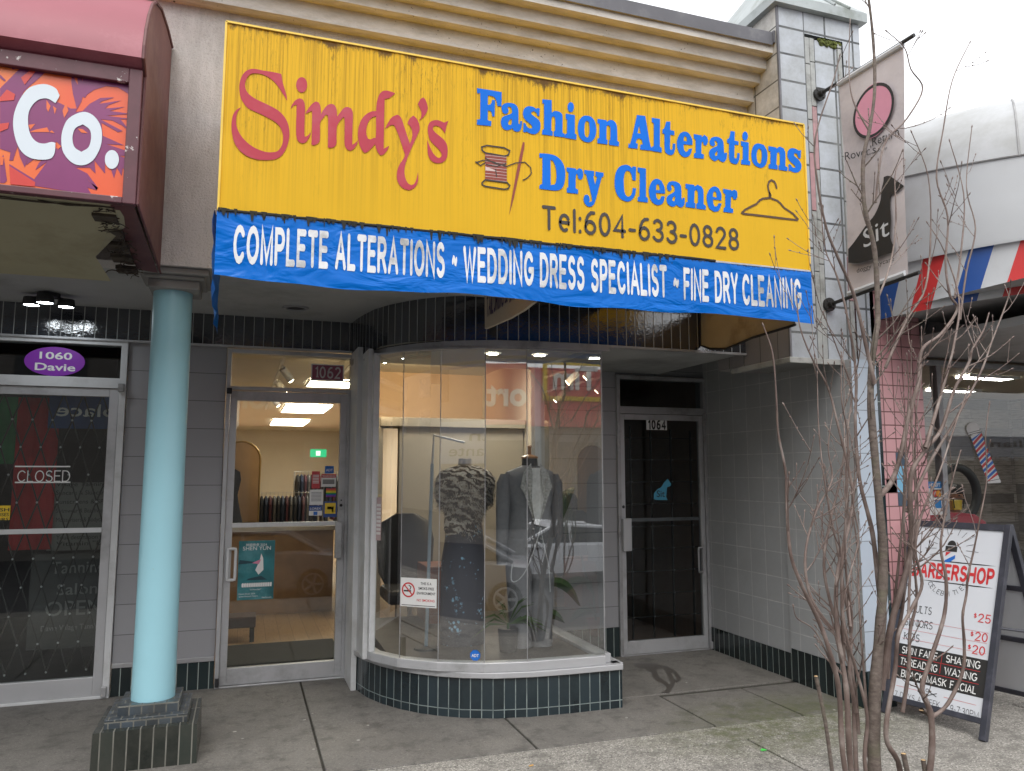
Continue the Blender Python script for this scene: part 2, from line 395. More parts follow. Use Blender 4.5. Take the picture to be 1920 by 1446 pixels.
M['gtile'] = tiles('dark_green_glazed_tile', (.014, .024, .026), (.27, .31, .29), .0745, .6, .0032, .17, .5, bs=.6, uo=(0, .3), spec=.6, wav=.3)
M['ptile'] = tiles('green_plinth_tile', (.020, .025, .021), (.19, .185, .16), .0655, .6, .0036, .25, .5, bs=.6, uo=(.02, .3), spec=.5, wav=.3, dirt=(.05, .05, .042))
M['stile'] = tiles('stepped_slate_tile', (.045, .06, .075), (.16, .16, .14), .063, .063, .004, .3, .5, bs=.6, uo=(.017, .01), off=.5, dirt=(.05, .05, .045))
M['wtile'] = tiles('grey_painted_wall_tile', (.30, .30, .315), (.13, .13, .135), .71, .2145, .0026, .42, .035, bs=.5, uo=(.01, .002), wav=.12)
M['atile'] = tiles('grey_alcove_tile', (.36, .37, .38), (.58, .58, .57), .195, .197, .003, .33, .05, bs=.4, uo=(-.112, -.173), wav=.1, dirt=(.31, .315, .32))
M['atile2'] = tiles('grey_lintel_tile', (.20, .205, .21), (.10, .10, .105), .61, .197, .0028, .45, .04, bs=.5, uo=(.2, .03), wav=.1)
M['ttile'] = tiles('pale_tower_tile', (.42, .45, .49), (.07, .075, .08), .245, .2085, .009, .4, .05, bs=.6, uo=(0, -.0815), dirt=(.24, .25, .24), wav=.15)
M['tside'] = tiles('tower_side_tile', (.52, .505, .475), (.06, .06, .055), .31, .2085, .006, .5, .05, bs=.6, uo=(.12, -.0815), dirt=(.19, .17, .14))
M['tlow'] = tiles('tower_low_side_tile', (.24, .225, .225), (.1, .1, .1), .2, .6, .004, .45, .05, bs=.5, uo=(.05, .2))
M['ltile'] = tiles('tower_underside_tile', (.22, .22, .21), (.36, .36, .35), .15, .15, .003, .5, .06, bs=.4)
M['alu'] = matte('brushed_aluminium', (.47, .475, .49), .42, .06, 4, .08, 120, metal=.35, dirt=(.3, .3, .3), dirts=2.5)
M['alud'] = matte('weathered_aluminium', (.36, .36, .37), .45, .1, 5, .08, 90, metal=.35, dirt=(.18, .18, .17), dirts=4)
M['whitef'] = matte('white_frame_paint', (.58, .59, .6), .4, .05, 5, dirt=(.42, .42, .41), dirts=3)
M['glass'] = glass('window_glass', (.90, .93, .92), f0=.20); M['sglass'] = glass('door_pane_glass', f0=.038)
M['dglass'] = glass('dark_door_glass', (.74, .76, .77), .035)
M['bglass'] = glass('barber_glass', (.95, .97, .97), .045)
M['black'] = matte('black_rubber', (.012, .012, .013), .6, .2)
M['dark'] = matte('dark_void', (.02, .018, .016), .9, .2)
M['white'] = matte('white_vinyl', (.74, .74, .73), .5, .03)
M['blackv'] = matte('black_vinyl', (.018, .017, .016), .55, .1)
M['redv'] = matte('red_vinyl', (.55, .03, .035), .5, .08)
M['bluev'] = matte('blue_vinyl', (.01, .13, .5), .5, .08)

def concrete(name, base, dark, light, fine, spk, rough=.9, moss=None, stain=.75):
    m, nt, b = new_mat(name); v = coords(nt)
    r = ramp(nt, [(.3, tuple(c*.78 for c in base)), (.7, base)], tnoise(nt, v, 1.6, 8, .7))
    vo = N(nt, 'ShaderNodeTexVoronoi'); vo.inputs['Scale'].default_value = fine; L(nt, v, vo.inputs['Vector'])
    sp = N(nt, 'ShaderNodeSeparateColor'); L(nt, vo.outputs['Color'], sp.inputs[0])
    st = ramp(nt, [(0, dark), (.45, base), (.8, base), (1, light)], sp.outputs[0])
    out = mixc(nt, r.outputs[0], st.outputs[0], spk)
    big = ramp(nt, [(.48, 0.0), (.7, stain)], tnoise(nt, v, .9, 9, .75)); out = mixc(nt, out, tuple(c*.55 for c in base), big.outputs[0])
    b2 = ramp(nt, [(.38, .8), (.50, 0.0), (.62, 0.0), (.78, .4)], tnoise(nt, v, 6.5, 8, .72)); out = mixc(nt, out, tuple(c*.5 for c in base), b2.outputs[0])
    b3 = ramp(nt, [(.635, 0.0), (.68, .8)], tnoise(nt, v, 34, 3, .6)); out = mixc(nt, out, tuple(c*.42 for c in base), b3.outputs[0])
    b4 = ramp(nt, [(.715, 0.0), (.74, .6)], tnoise(nt, v, 60, 2, .5)); out = mixc(nt, out, light, b4.outputs[0])
    cr_ = N(nt, 'ShaderNodeTexVoronoi', feature='DISTANCE_TO_EDGE'); cr_.inputs['Scale'].default_value = .85; ds = N(nt, 'ShaderNodeVectorMath', operation='ADD'); nz_ = N(nt, 'ShaderNodeTexNoise'); nz_.inputs['Scale'].default_value = 5; nz_.inputs['Detail'].default_value = 6; L(nt, v, nz_.inputs['Vector']); sc_ = N(nt, 'ShaderNodeVectorMath', operation='SCALE'); sc_.inputs['Scale'].default_value = .35; L(nt, nz_.outputs['Color'], sc_.inputs[0]); L(nt, v, ds.inputs[0]); L(nt, sc_.outputs[0], ds.inputs[1]); L(nt, ds.outputs[0], cr_.inputs['Vector'])
    ck = ramp(nt, [(.0, .6), (.004, 0.0)], cr_.outputs['Distance']); cm = N(nt, 'ShaderNodeMath', operation='MULTIPLY'); L(nt, ck.outputs[0], cm.inputs[0]); L(nt, ramp(nt, [(.52, 0.0), (.56, 1.0)], tnoise(nt, v, 1.3, 2)).outputs[0], cm.inputs[1]); out = mixc(nt, out, tuple(c*.25 for c in base), cm.outputs[0])
    gum = ramp(nt, [(.0, 1.0), (.055, .0)], None); vg = N(nt, 'ShaderNodeTexVoronoi'); vg.inputs['Scale'].default_value = 3.3; L(nt, v, vg.inputs['Vector']); L(nt, vg.outputs['Distance'], gum.inputs[0])
    gm = N(nt, 'ShaderNodeMath', operation='MULTIPLY'); gm.inputs[1].default_value = .75; L(nt, gum.outputs[0], gm.inputs[0]); out = mixc(nt, out, tuple(c*.4 for c in base), gm.outputs[0])
    if moss:
        sx = N(nt, 'ShaderNodeSeparateXYZ'); L(nt, v, sx.inputs[0])
        vm = N(nt, 'ShaderNodeVectorMath', operation='DISTANCE'); mp = N(nt, 'ShaderNodeMapping'); L(nt, v, mp.inputs[0]); mp.inputs['Scale'].default_value = (1/1.15, 1/.62, 1)
        L(nt, mp.outputs[0], vm.inputs[0]); vm.inputs[1].default_value = (moss[0]/1.15, moss[1]/.62, 0)
        fa = ramp(nt, [(.35, .85), (1.0, 0.0)], vm.outputs['Value'])
        pa = ramp(nt, [(.35, 0.0), (.62, 1.0)], tnoise(nt, v, 9, 8, .75)); mu = N(nt, 'ShaderNodeMath', operation='MULTIPLY'); L(nt, fa.outputs[0], mu.inputs[0]); L(nt, pa.outputs[0], mu.inputs[1])
        out = mixc(nt, out, (.085, .095, .035), mu.outputs[0])
    L(nt, out, b.inputs['Base Color']); b.inputs['Roughness'].default_value = rough
    h = N(nt, 'ShaderNodeMath', operation='MULTIPLY_ADD'); h.inputs[1].default_value = .6; L(nt, sp.outputs[1], h.inputs[0]); L(nt, tnoise(nt, v, 90, 5, .7), h.inputs[2])
    bump(nt, b, h.outputs[0], .35, .004); return m
M['conc'] = concrete('smooth_sidewalk_concrete', (.185, .174, .158), (.09, .085, .077), (.33, .31, .285), 170, .4, .68, moss=(3.55, 4.35))
M['aggr'] = concrete('exposed_aggregate_concrete', (.30, .285, .255), (.10, .09, .085), (.60, .57, .52), 135, .85, .85, moss=(3.3, 4.25), stain=.35)
M['joint'] = matte('joint_dirt', (.045, .042, .034), .95, .4, 12)
M['asphalt'] = matte('asphalt', (.055, .055, .058), .9, .2, 30, .3, 150)

# ------------------------------------------------------------------ ground
Y1, Y2 = 4.385, 4.13                       # the two long joints of the pavement
def struct(name, mb, m, **k):
    o = mb.build(name, m, **k); o['kind'] = 'structure'; return o
jw = .015
g = MB()
xs = [-30, -1.62, .47, 1.675, 2.885, 3.56, 4.1, 12]
struct('ground', MB().quad((-400, -400, -1.08), (400, -400, -1.08), (400, 400, -1.08), (-400, 400, -1.08)), M['asphalt'])
e = MB(); e.box(-30, 30, 2.46, 30, -.30, -.012); struct('ground_base', e, M['joint'])
b = MB()
for xa, xb in zip(xs[:-1], xs[1:]):
    if xb <= 2.0: b.box(xa+jw/2, xb-jw/2, Y1+jw/2, 6.6, -.25, 0)
    elif xb < 2.9: b.box(xa+jw/2, xb-jw/2, Y1+jw/2, 5.12, -.25, 0)
    else: b.box(xa+jw/2, xb-jw/2, Y1+jw/2, 5.06, -.25, 0)
b.box(1.675+jw/2, 4.2, 5.13, 6.6, -.25, 0)
struct('sidewalk', b, M['conc'], bevel=.004)
b = MB(); b.box(-30, 12, Y2+jw/2, Y1-jw/2, -.25, -.001)
for xa, xb in ((-30, -1.2), (-1.2, .8), (.8, 2.93), (2.93, 5.1), (5.1, 12)): b.box(xa+jw/2, xb-jw/2, 2.46, Y2-jw/2, -.25, -.002)
struct('pavement', b, M['aggr'], bevel=.004)
b = MB(); b.box(-30, 12, 2.28, 2.455, -.4, -.001); struct('kerb', b, M['conc'], bevel=.012)
b = MB(); b.add([(-30, 2.285, -.14), (30, 2.285, -.14), (30, -4.0, -1.065), (-30, -4.0, -1.065)], [(0, 1, 2, 3)]); struct('road_edge', b, M['asphalt'])
b = MB(); b.quad((-80, -13.2, -1.065), (80, -13.2, -1.065), (80, -4.0, -1.065), (-80, -4.0, -1.065)); struct('road', b, M['asphalt'])

# ------------------------------------------------------------------ the shop building
bld = thing('commercial_building', (1.6, 6.3, 0), 'stucco fronted shop building with curved glass bay, tiled piers and moulded cornice', 'building')
ZS = 2.82                                   # soffit height
b = MB(); b.box(-9, 3.6, 4.8, 5.0, 2.80, 4.44); b.build('stucco_wall', M['stucco'], bld)
b = MB(); b.prism([(4.8, 4.42), (4.788, 4.424), (4.72, 4.424), (4.72, 4.452), (4.715, 4.536), (4.637, 4.536), (4.63, 4.606), (4.557, 4.606), (4.55, 4.69), (4.474, 4.69), (4.47, 4.742), (4.462, 4.75), (4.8, 4.75)], 'x', -9, 3.6)
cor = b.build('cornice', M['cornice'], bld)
b = MB(); b.prism([(4.452, 4.735), (4.445, 4.835), (4.9, 4.835), (4.9, 4.752), (4.46, 4.752)], 'x', -9, 3.585); b.box(3.585, 3.6, 4.44, 4.9, 4.752, 4.85); b.build('flashing', M['flash'], cor, bevel=.004)
b = MB(); b.box(-9, 3.6, 5.0, 6.6, ZS, 2.95); sof = b.build('soffit', M['soffit'], bld)
b = MB(); b.lathe([(.095, 0), (.095, -.012), (.072, -.012), (.066, .01)], (.325, 5.87, ZS), 32, False); b.build('downlight_ring', M['alud'], sof, True)
b = MB(); b.lathe([(.068, 0), (.001, .0)], (.325, 5.87, ZS-.004), 24, False); b.build('downlight_lens', M['black'], sof)
b = MB(); b.lathe([(.05, 0), (.001, .0)], (1.0, 6.1, ZS-.004), 24, False)

# glazed bay
GN = [(.90, 5.56), (1.04, 5.33), (1.262, 5.145), (1.542, 5.01), (1.826, 4.96), (2.385, 4.945)]
BASE = [(.80, 6.3), (.815, 6.15), (.845, 5.95), (.89, 5.74), (.965, 5.55), (1.065, 5.385), (1.16, 5.265), (1.27, 5.165), (1.41, 5.07), (1.61, 4.985), (1.85, 4.94), (2.12, 4.925), (2.505, 4.925)]
def outset(p, d):
    out = []
    for i, q in enumerate(p):
        a = Vector(p[max(i-1, 0)]); c = Vector(p[min(i+1, len(p)-1)]); t = (c-a).normalized(); n = Vector((t.y, -t.x))
        out.append((q[0]+n.x*d, q[1]+n.y*d))
    return out
def strip(mb, path, d0, d1, z0, z1):
    o = outset(path, d1); i = outset(path, d0); n = len(path)
    v = [(x, y, z0) for x, y in o]+[(x, y, z1) for x, y in o]+[(x, y, z0) for x, y in i]+[(x, y, z1) for x, y in i]
    f = []
    for k in range(n-1):
        f += [(k, k+1, n+k+1, n+k), (2*n+k, 3*n+k, 3*n+k+1, 2*n+k+1), (n+k, n+k+1, 3*n+k+1, 3*n+k), (k, 2*n+k, 2*n+k+1, k+1)]
    f += [(0, n, 3*n, 2*n), (n-1, 3*n-1, 4*n-1, 2*n-1)]
    mb.add(v, f); return mb
b = MB(); b.wall(BASE+[(2.505, 6.28)], 0, .262); bay = b.build('bay_window', M['btile'], bld)
lab(bay, 'curved shop bay window on a dark green tiled base')
b = MB()
SILL = [(.835, 5.96)]+[p for p in BASE if p[1] < 5.9]
strip(b, SILL, -.09, .022, .255, .292); b.box(2.44, 2.527, 4.947, 6.25, .255, .292); o = b.build('lower_sill', M['alu'], bay, bevel=.004)
b = MB(); strip(b, [(.86, 5.80)]+GN, -.06, .022, .292, .352); b.box(2.34, 2.45, 4.98, 6.2, .292, .352); b.build('upper_sill', M['alu'], bay, bevel=.004)
def pane(a, c, z0, z1, parent, m, name='glass_pane', t=.006):
    n = Vector((c[1]-a[1], -(c[0]-a[0]), 0)).normalized()*t
    mb = MB(); mb.quad((a[0], a[1], z0), (c[0], c[1], z0), (c[0], c[1], z1), (a[0], a[1], z1)); return mb.build(name, m, parent)
for a, c in zip(GN[:-1], GN[1:]): pane(a, c, .352, 2.455, bay, M['glass'])
pane(GN[-1], (2.385, 6.16), .352, 2.455, bay, M['glass'])
b = MB()
for i, p in enumerate(GN[1:-1]): b.tube([(p[0], p[1]-.001, .352), (p[0], p[1]-.001, 2.455)], .0032, 6)
b.tube([(2.386, 4.944, .352), (2.386, 4.944, 2.455)], .005, 6); b.build('glazing_joint', M['alud'], bay)
for q in ((.835, .88, 5.66, 5.94, .292, 2.5), (.868, .91, 5.555, 5.62, .352, 2.46), (.835, .868, 5.62, 5.66, .292, 2.5), (2.34, 2.40, 6.16, 6.25, .30, 2.5), (.80, .84, 5.94, 6.32, 0, 2.56)): b = MB(); b.box(*q); b.build('bay_post', M['whitef'], bay, bevel=.003)
HEAD = [(.80, 6.30)]+BASE[1:-1]+[(2.44, 4.925)]
b = MB(); strip(b, HEAD, -.11, .012, 2.455, 2.502); strip(b, [(.85, 5.86)]+GN, -.03, .02, 2.44, 2.457); b.build('head_trim', M['alud'], bay, bevel=.003)
b = MB(); pp = outset(BASE, .0)
b.wall([(-.0, 0)], 0, 0); FA = [(-1.9, 6.335), (.80, 6.335)]; b.wall(FA, 2.578, ZS)
b.wall([(.80, 6.335)]+BASE[1:-1]+[(3.6, 4.925)], 2.502, ZS, u0=2.7); b.wall([(3.6, 4.925), (3.6, 5.0)], 2.502, ZS, u0=9)
b.build('tile_fascia', M['dtile'], bld)
b = MB(); b.box(-1.9, .80, 6.30, 6.34, 2.565, 2.580); b.build('fascia_trim', M['alu'], bld); b = MB(); strip(b, [(2.44, 4.925), (3.6, 4.925)], -.04, .012, 2.485, 2.502); b.build('fascia_trim', M['alud'], bld)
b = MB(); b.box(2.45, 3.6, 4.965, 6.25, 2.50, 2.56); b.box(3.6, 4.06, 5.0, 6.3, 2.72, 2.76); b.build('alcove_ceiling', M['soffit'], bld)

# piers and walls
b = MB(); b.wall([(-.845, 6.35), (-.155, 6.35)], .23, 2.578); b.wall([(-.845, 6.42), (-.845, 6.35)], .23, 2.578); b.wall([(-.155, 6.35), (-.155, 6.42)], .23, 2.578); b.build('pier_tiling', M['wtile'], bld)
b = MB(); b.wall([(-.845, 6.36), (-.845, 6.345), (-.155, 6.345), (-.155, 6.36)], 0, .198); b.build('pier_base_tiling', M['gtile'], bld)
b = MB(); b.box(-.845, -.155, 6.335, 6.36, .198, .23); b.build('pier_sill', M['alud'], bld, bevel=.003)
b = MB(); b.wall([(2.505, 6.25), (3.155, 6.25)], .25, 2.502); b.wall([(4.085, 6.25), (4.075, 6.25)], .25, 2.7); b.build('alcove_back_wall', M['wtile'], bld)
b = MB(); b.wall([(3.155, 6.255), (4.09, 6.255)], 2.482, 2.76); b.wall([(2.505, 6.252), (3.155, 6.252)], 2.45, 2.52); b.build('alcove_lintel', M['atile2'], bld)
b = MB(); b.wall([(2.505, 6.242), (3.155, 6.242)], 0, .25); b.build('alcove_back_base', M['gtile'], bld)
b = MB(); b.wall([(4.078, 6.3), (4.078, 5.11)], .2, 2.76); b.wall([(4.058, 5.11), (4.058, 4.338)], .245, 2.40); b.wall([(4.078, 5.11), (4.058, 5.11)], .2, 2.4); b.build('alcove_side_wall', M['atile'], bld)
b = MB(); b.wall([(4.074, 6.25), (4.074, 5.10)], 0, .2); b.wall([(4.052, 5.10), (4.052, 4.338)], 0, .245); b.wall([(4.074, 5.10), (4.052, 5.10)], 0, .245); b.build('alcove_side_base', M['gtile'], bld)
# blue column on a tiled plinth
b = MB(); prof = [(.118, .25), (.116, .5), (.113, 1.6), (.1105, 2.69)]
b.lathe(prof, (-.447, 5.05, 0), 40); colm = b.build('column_shaft', matte('pale_blue_paint', (.30, .555, .635), .38, .04, 2.0, .22, 7, dirt=(.33, .36, .28), dirts=7, dth=(.695, .705)), bld, True)
b = MB(); b.add([(-.716, 4.79, 0), (-.188, 4.79, 0), (-.188, 5.31, 0), (-.716, 5.31, 0), (-.712, 4.79, .21), (-.194, 4.79, .21), (-.194, 5.31, .21), (-.712, 5.31, .21)], [(0, 1, 5, 4), (1, 2, 6, 5), (2, 3, 7, 6), (3, 0, 4, 7), (4, 5, 6, 7)])
b.build('column_plinth', M['ptile'], bld)
b = MB(); b.box(-.668, -.246, 4.845, 5.27, .205, .257); b.box(-.612, -.296, 4.90, 5.22, .25, .308); b.build('plinth_step', M['stile'], bld, bevel=.003)
b = MB(); b.box(-.625, -.235, 4.83, 5.25, 2.76, 2.80); b.box(-.60, -.26, 4.86, 5.22, 2.74, 2.762); b.box(-.575, -.29, 4.9, 5.19, 2.685, 2.742); b.build('column_capital', matte('grey_capital_plaster', (.24, .235, .225), .85, .1, 8, .25, 60), bld, bevel=.008)

# doors
def door_glass(mb, F, x0, x1, z0, z1, c=0): mb.slab(F, x0, x1, z0, z1, c-.003, c+.003)
D2 = front(6.35)
b = MB(); b.frame_ring(D2, -.15, .83, 0, 2.555, .030, -.10, .035, wb=.012, wt=.03); b.slab(D2, -.12, .80, 2.236, 2.262, -.05, .03); b.slab(D2, .775, .80, .012, 2.236, -.08, .028)
b.build('door_frame', M['alu'], bld, bevel=.003)
b = MB(); b.frame_ring(D2, -.118, .775, .015, 2.228, .052, -.03, .018, wb=.12, wt=.075); d1 = b.build('entrance_door', M['alu'], bld, bevel=.003); lab(d1, 'aluminium framed glass door with a small dark poster, number 1062 above')
b = MB(); door_glass(b, D2, -.066, .723, .135, 2.153, -.01); b.build('door_glass', M['sglass'], d1)
b = MB(); door_glass(b, D2, -.118, .798, 2.262, 2.525, -.01); b.build('transom_glass', M['sglass'], bld)
b = MB(); b.slab(D2, -.072, .735, 1.178, 1.212, .02, .05); b.build('push_bar', M['whitef'], d1, bevel=.004)
b = MB(); b.slab(D2, .70, .752, .925, 1.21, .018, .075); b.build('door_pull', M['alu'], d1, bevel=.006)
b = MB(); q = []
for k in range(21):
    t = math.pi*2*k/20; q.append(D2.p(-.062+.028*max(-1, min(1, 1.5*math.cos(t))), .905+.115*max(-1, min(1, 1.35*math.sin(t))), .05))
b.tube(q, .011, 8); b.build('loop_handle', M['whitef'], d1, True)
b = MB(); b.slab(D2, .728, .762, 1.30, 1.40, .018, .026); b.build('lock_plate', M['alud'], d1, bevel=.003)
b = MB(); b.disc(D2, .745, 1.335, .012, .028, 16); b.disc(D2, .745, 1.375, .006, .028, 12); b.build('lock_cylinder', M['black'], d1)
for q in ((-.145, -.108, 2.20, 2.245, .035, .06), (-.145, -.118, .015, .075, .03, .055)): b = MB(); b.slab(D2, *q); b.build('door_hinge', M['black'], d1, bevel=.003)
# second door 1064 in the alcove
D4 = front(6.25)
b = MB(); b.frame_ring(D4, 3.155, 4.085, 0, 2.475, .032, -.10, .03, wb=.01, wt=.035); b.slab(D4, 3.187, 4.053, 2.125, 2.19, -.06, .028); b.build('alcove_door_frame', M['alud'], bld, bevel=.003)
b = MB(); b.frame_ring(D4, 3.19, 4.05, .012, 2.122, .042, -.03, .015, wb=.11, wt=.05); d4 = b.build('alcove_door', M['alu'], bld, bevel=.003); lab(d4, 'dark glass door with a black security grille, number 1064')
b = MB(); door_glass(b, D4, 3.232, 4.008, .12, 2.072, -.012); b.build('door_glass', M['dglass'], d4)
b = MB(); door_glass(b, D4, 3.187, 4.053, 2.19, 2.44, -.02); b.build('alcove_transom_glass', M['dglass'], bld)
b = MB()
for i in range(4): b.slab(D4, 3.33+.21*i-.006, 3.33+.21*i+.006, .12, 2.02-.012*i, -.075, -.055)
for k in range(9): b.slab(D4, 3.232, 4.008, .31+.2*k-.004, .31+.2*k+.004, -.055, -.045)
b.build('security_grille', M['black'], d4)
b = MB()
for i in range(4):
    for k in range(9): b.ball(D4.p(3.33+.21*i, .31+.2*k, -.044), .007, 8, 5)
b.build('grille_stud', M['alud'], d4, True)
b = MB(); b.slab(D4, 3.18, 3.262, .905, 1.19, .015, .07); b.build('door_pull', M['alu'], d4, bevel=.006)
b = MB(); b.slab(D4, 3.232, 4.008, 1.155, 1.185, -.04, -.02); b.build('push_bar', M['alud'], d4, bevel=.003)
b = MB(); q = []
for k in range(21):
    t = math.pi*2*k/20; q.append(D4.p(3.985+.024*max(-1, min(1, 1.5*math.cos(t))), .80+.11*max(-1, min(1, 1.35*math.sin(t))), .03))
b.tube(q, .009, 8); b.build('loop_handle', M['alud'], d4, True)
b = MB(); b.disc(D4, 3.21, 1.29, .014, .0165, 16); b.build('lock_cylinder', M['black'], d4)
for q in ((4.052, 4.085, 2.07, 2.14, .03, .055), (4.05, 4.08, .01, .07, .03, .055)): b = MB(); b.slab(D4, *q); b.build('door_hinge', M['alud'], d4, bevel=.003)
# left shop front 1060
D0 = front(6.35)
b = MB(); b.frame_ring(D0, -2.7, -.85, 0, 2.575, .045, -.1, .03, wb=.02, wt=.04); b.slab(D0, -2.655, -.895, 2.215, 2.29, -.06, .028); b.build('salon_door_frame', M['whitef'], bld, bevel=.003)
b = MB(); b.frame_ring(D0, -2.0, -.897, .02, 2.212, .062, -.03, .016, wb=.13, wt=.06); d0 = b.build('salon_door', M['alu'], bld, bevel=.003); lab(d0, 'glass salon door with a folding security gate behind it, number 1060 above')
b = MB(); door_glass(b, D0, -1.94, -.955, .145, 2.155, -.01); b.build('door_glass', M['sglass'], d0)
b = MB(); door_glass(b, D0, -2.66, -.893, 2.285, 2.535, -.01); b.build('salon_transom_glass', M['dglass'], bld)
b = MB(); b.slab(D0, -1.94, -.955, 1.165, 1.2, .018, .04); b.build('push_bar', M['whitef'], d0, bevel=.004)
for q in ((-.90, -.86, 2.19, 2.25, .03, .06), (-.90, -.865, .015, .085, .03, .06)): b = MB(); b.slab(D0, *q); b.build('door_hinge', M['alud'], d0, bevel=.004)

# rooms behind the glass
M['cream'] = matte('cream_wall_paint', (.52, .46, .37), .8, .04, 2)
M['beige'] = matte('beige_partition', (.22, .20, .165), .8, .04, 2)
M['ceil'] = matte('white_ceiling', (.6, .57, .5), .85, .05, 3)
def wood():
    m, nt, b = new_mat('wood_plank_floor'); t = N(nt, 'ShaderNodeTexCoord'); br = N(nt, 'ShaderNodeTexBrick'); br.offset = .37
    mp = N(nt, 'ShaderNodeMapping'); mp.inputs['Rotation'].default_value = (0, 0, R(90)); L(nt, t.outputs['UV'], mp.inputs[0]); L(nt, mp.outputs[0], br.inputs['Vector'])
    br.inputs['Scale'].default_value = 1; br.inputs['Brick Width'].default_value = .9; br.inputs['Row Height'].default_value = .13; br.inputs['Mortar Size'].default_value = .002
    br.inputs['Color1'].default_value = (.42, .27, .14, 1); br.inputs['Color2'].default_value = (.30, .19, .095, 1); br.inputs['Mortar'].default_value = (.1, .06, .03, 1)
    out = mixc(nt, br.outputs['Color'], (.2, .12, .06), ramp(nt, [(.45, 0.0), (.7, .6)], tnoise(nt, coords(nt, 'UV', (20, 2.5, 1)), 3, 6)).outputs[0])
    L(nt, out, b.inputs['Base Color']); b.inputs['Roughness'].default_value = .35; return m
M['wood'] = wood()
b = MB(); b.quad((-.9, 6.45, .006), (3.1, 6.45, .006), (3.1, 26, .006), (-.9, 26, .006)); b.build('shop_floor', M['wood'], bld)
b = MB(); b.quad((-.9, 6.4, 2.93), (3.1, 6.4, 2.93), (3.1, 26, 2.93), (-.9, 26, 2.93)); b.add([(x, y, 2.51) for x, y in outset(GN, -.012)]+[(2.385, 6.4, 2.51), (.86, 6.4, 2.51)], [tuple(range(8))]); b.build('shop_ceiling', M['ceil'], bld)
b = MB(); b.quad((-.9, 6.4, 0), (-.9, 26, 0), (-.9, 26, 2.93), (-.9, 6.4, 2.93)); b.quad((3.1, 6.4, 0), (3.1, 26, 0), (3.1, 26, 2.93), (3.1, 6.4, 2.93)); b.quad((-.9, 26, 0), (3.1, 26, 0), (3.1, 26, 2.93), (-.9, 26, 2.93))
b.box(2.42, 3.1, 6.3, 6.4, 0, 2.93); b.build('shop_wall', M['cream'], bld)
b = MB(); b.box(1.62, 3.08, 8.5, 8.6, .01, 2.1); b.box(1.40, 3.08, 8.42, 8.9, 2.1, 2.2); b.box(1.36, 1.44, 8.5, 12, .01, 2.1); b.box(1.44, 1.60, 9.7, 9.72, .01, 2.1); pt = b.build('partition_wall', M['beige'], bld, bevel=.004)
b = MB(); b.box(.86, 2.36, 5.25, 6.2, .02, .05)
bmf = MB(); bmf.prism([(1.0, 5.52), (1.28, 5.2), (1.55, 5.08), (1.83, 5.03), (2.33, 5.02), (2.33, 6.9), (1.0, 6.9)], 'z', .02, .335); bmf.build('display_platform', matte('dark_display_board', (.04, .034, .028), .5, .2), bld)
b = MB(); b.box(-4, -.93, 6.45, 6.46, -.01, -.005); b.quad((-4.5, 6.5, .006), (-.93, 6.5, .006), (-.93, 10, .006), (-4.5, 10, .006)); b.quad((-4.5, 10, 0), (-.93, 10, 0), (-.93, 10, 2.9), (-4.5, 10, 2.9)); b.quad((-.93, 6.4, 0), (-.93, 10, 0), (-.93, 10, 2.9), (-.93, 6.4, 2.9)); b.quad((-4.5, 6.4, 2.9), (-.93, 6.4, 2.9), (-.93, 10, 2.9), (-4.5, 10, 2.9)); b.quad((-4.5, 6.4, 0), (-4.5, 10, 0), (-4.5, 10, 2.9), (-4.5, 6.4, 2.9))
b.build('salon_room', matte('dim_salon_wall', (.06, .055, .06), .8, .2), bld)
b = MB(); b.quad((3.13, 6.3, .006), (4.1, 6.3, .006), (4.1, 9, .006), (3.13, 9, .006)); b.quad((3.13, 9, 0), (4.1, 9, 0), (4.1, 9, 2.7), (3.13, 9, 2.7)); b.quad((3.13, 6.3, 0), (3.13, 9, 0), (3.13, 9, 2.7), (3.13, 6.3, 2.7)); b.quad((4.1, 6.3, 0), (4.1, 9, 0), (4.1, 9, 2.7), (4.1, 6.3, 2.7)); b.quad((3.13, 6.3, 2.7), (4.1, 6.3, 2.7), (4.1, 9, 2.7), (3.13, 9, 2.7))
b.build('stair_lobby', matte('brown_lobby_wall', (.30, .215, .17), .8, .15), bld)
b = MB(); b.box(-9, 3.6, 5.0, 26, 2.96, 4.7); b.box(-9, -4.6, 6.35, 26, 0, 2.96); b.build('rear_mass', M['stucco'], bld)
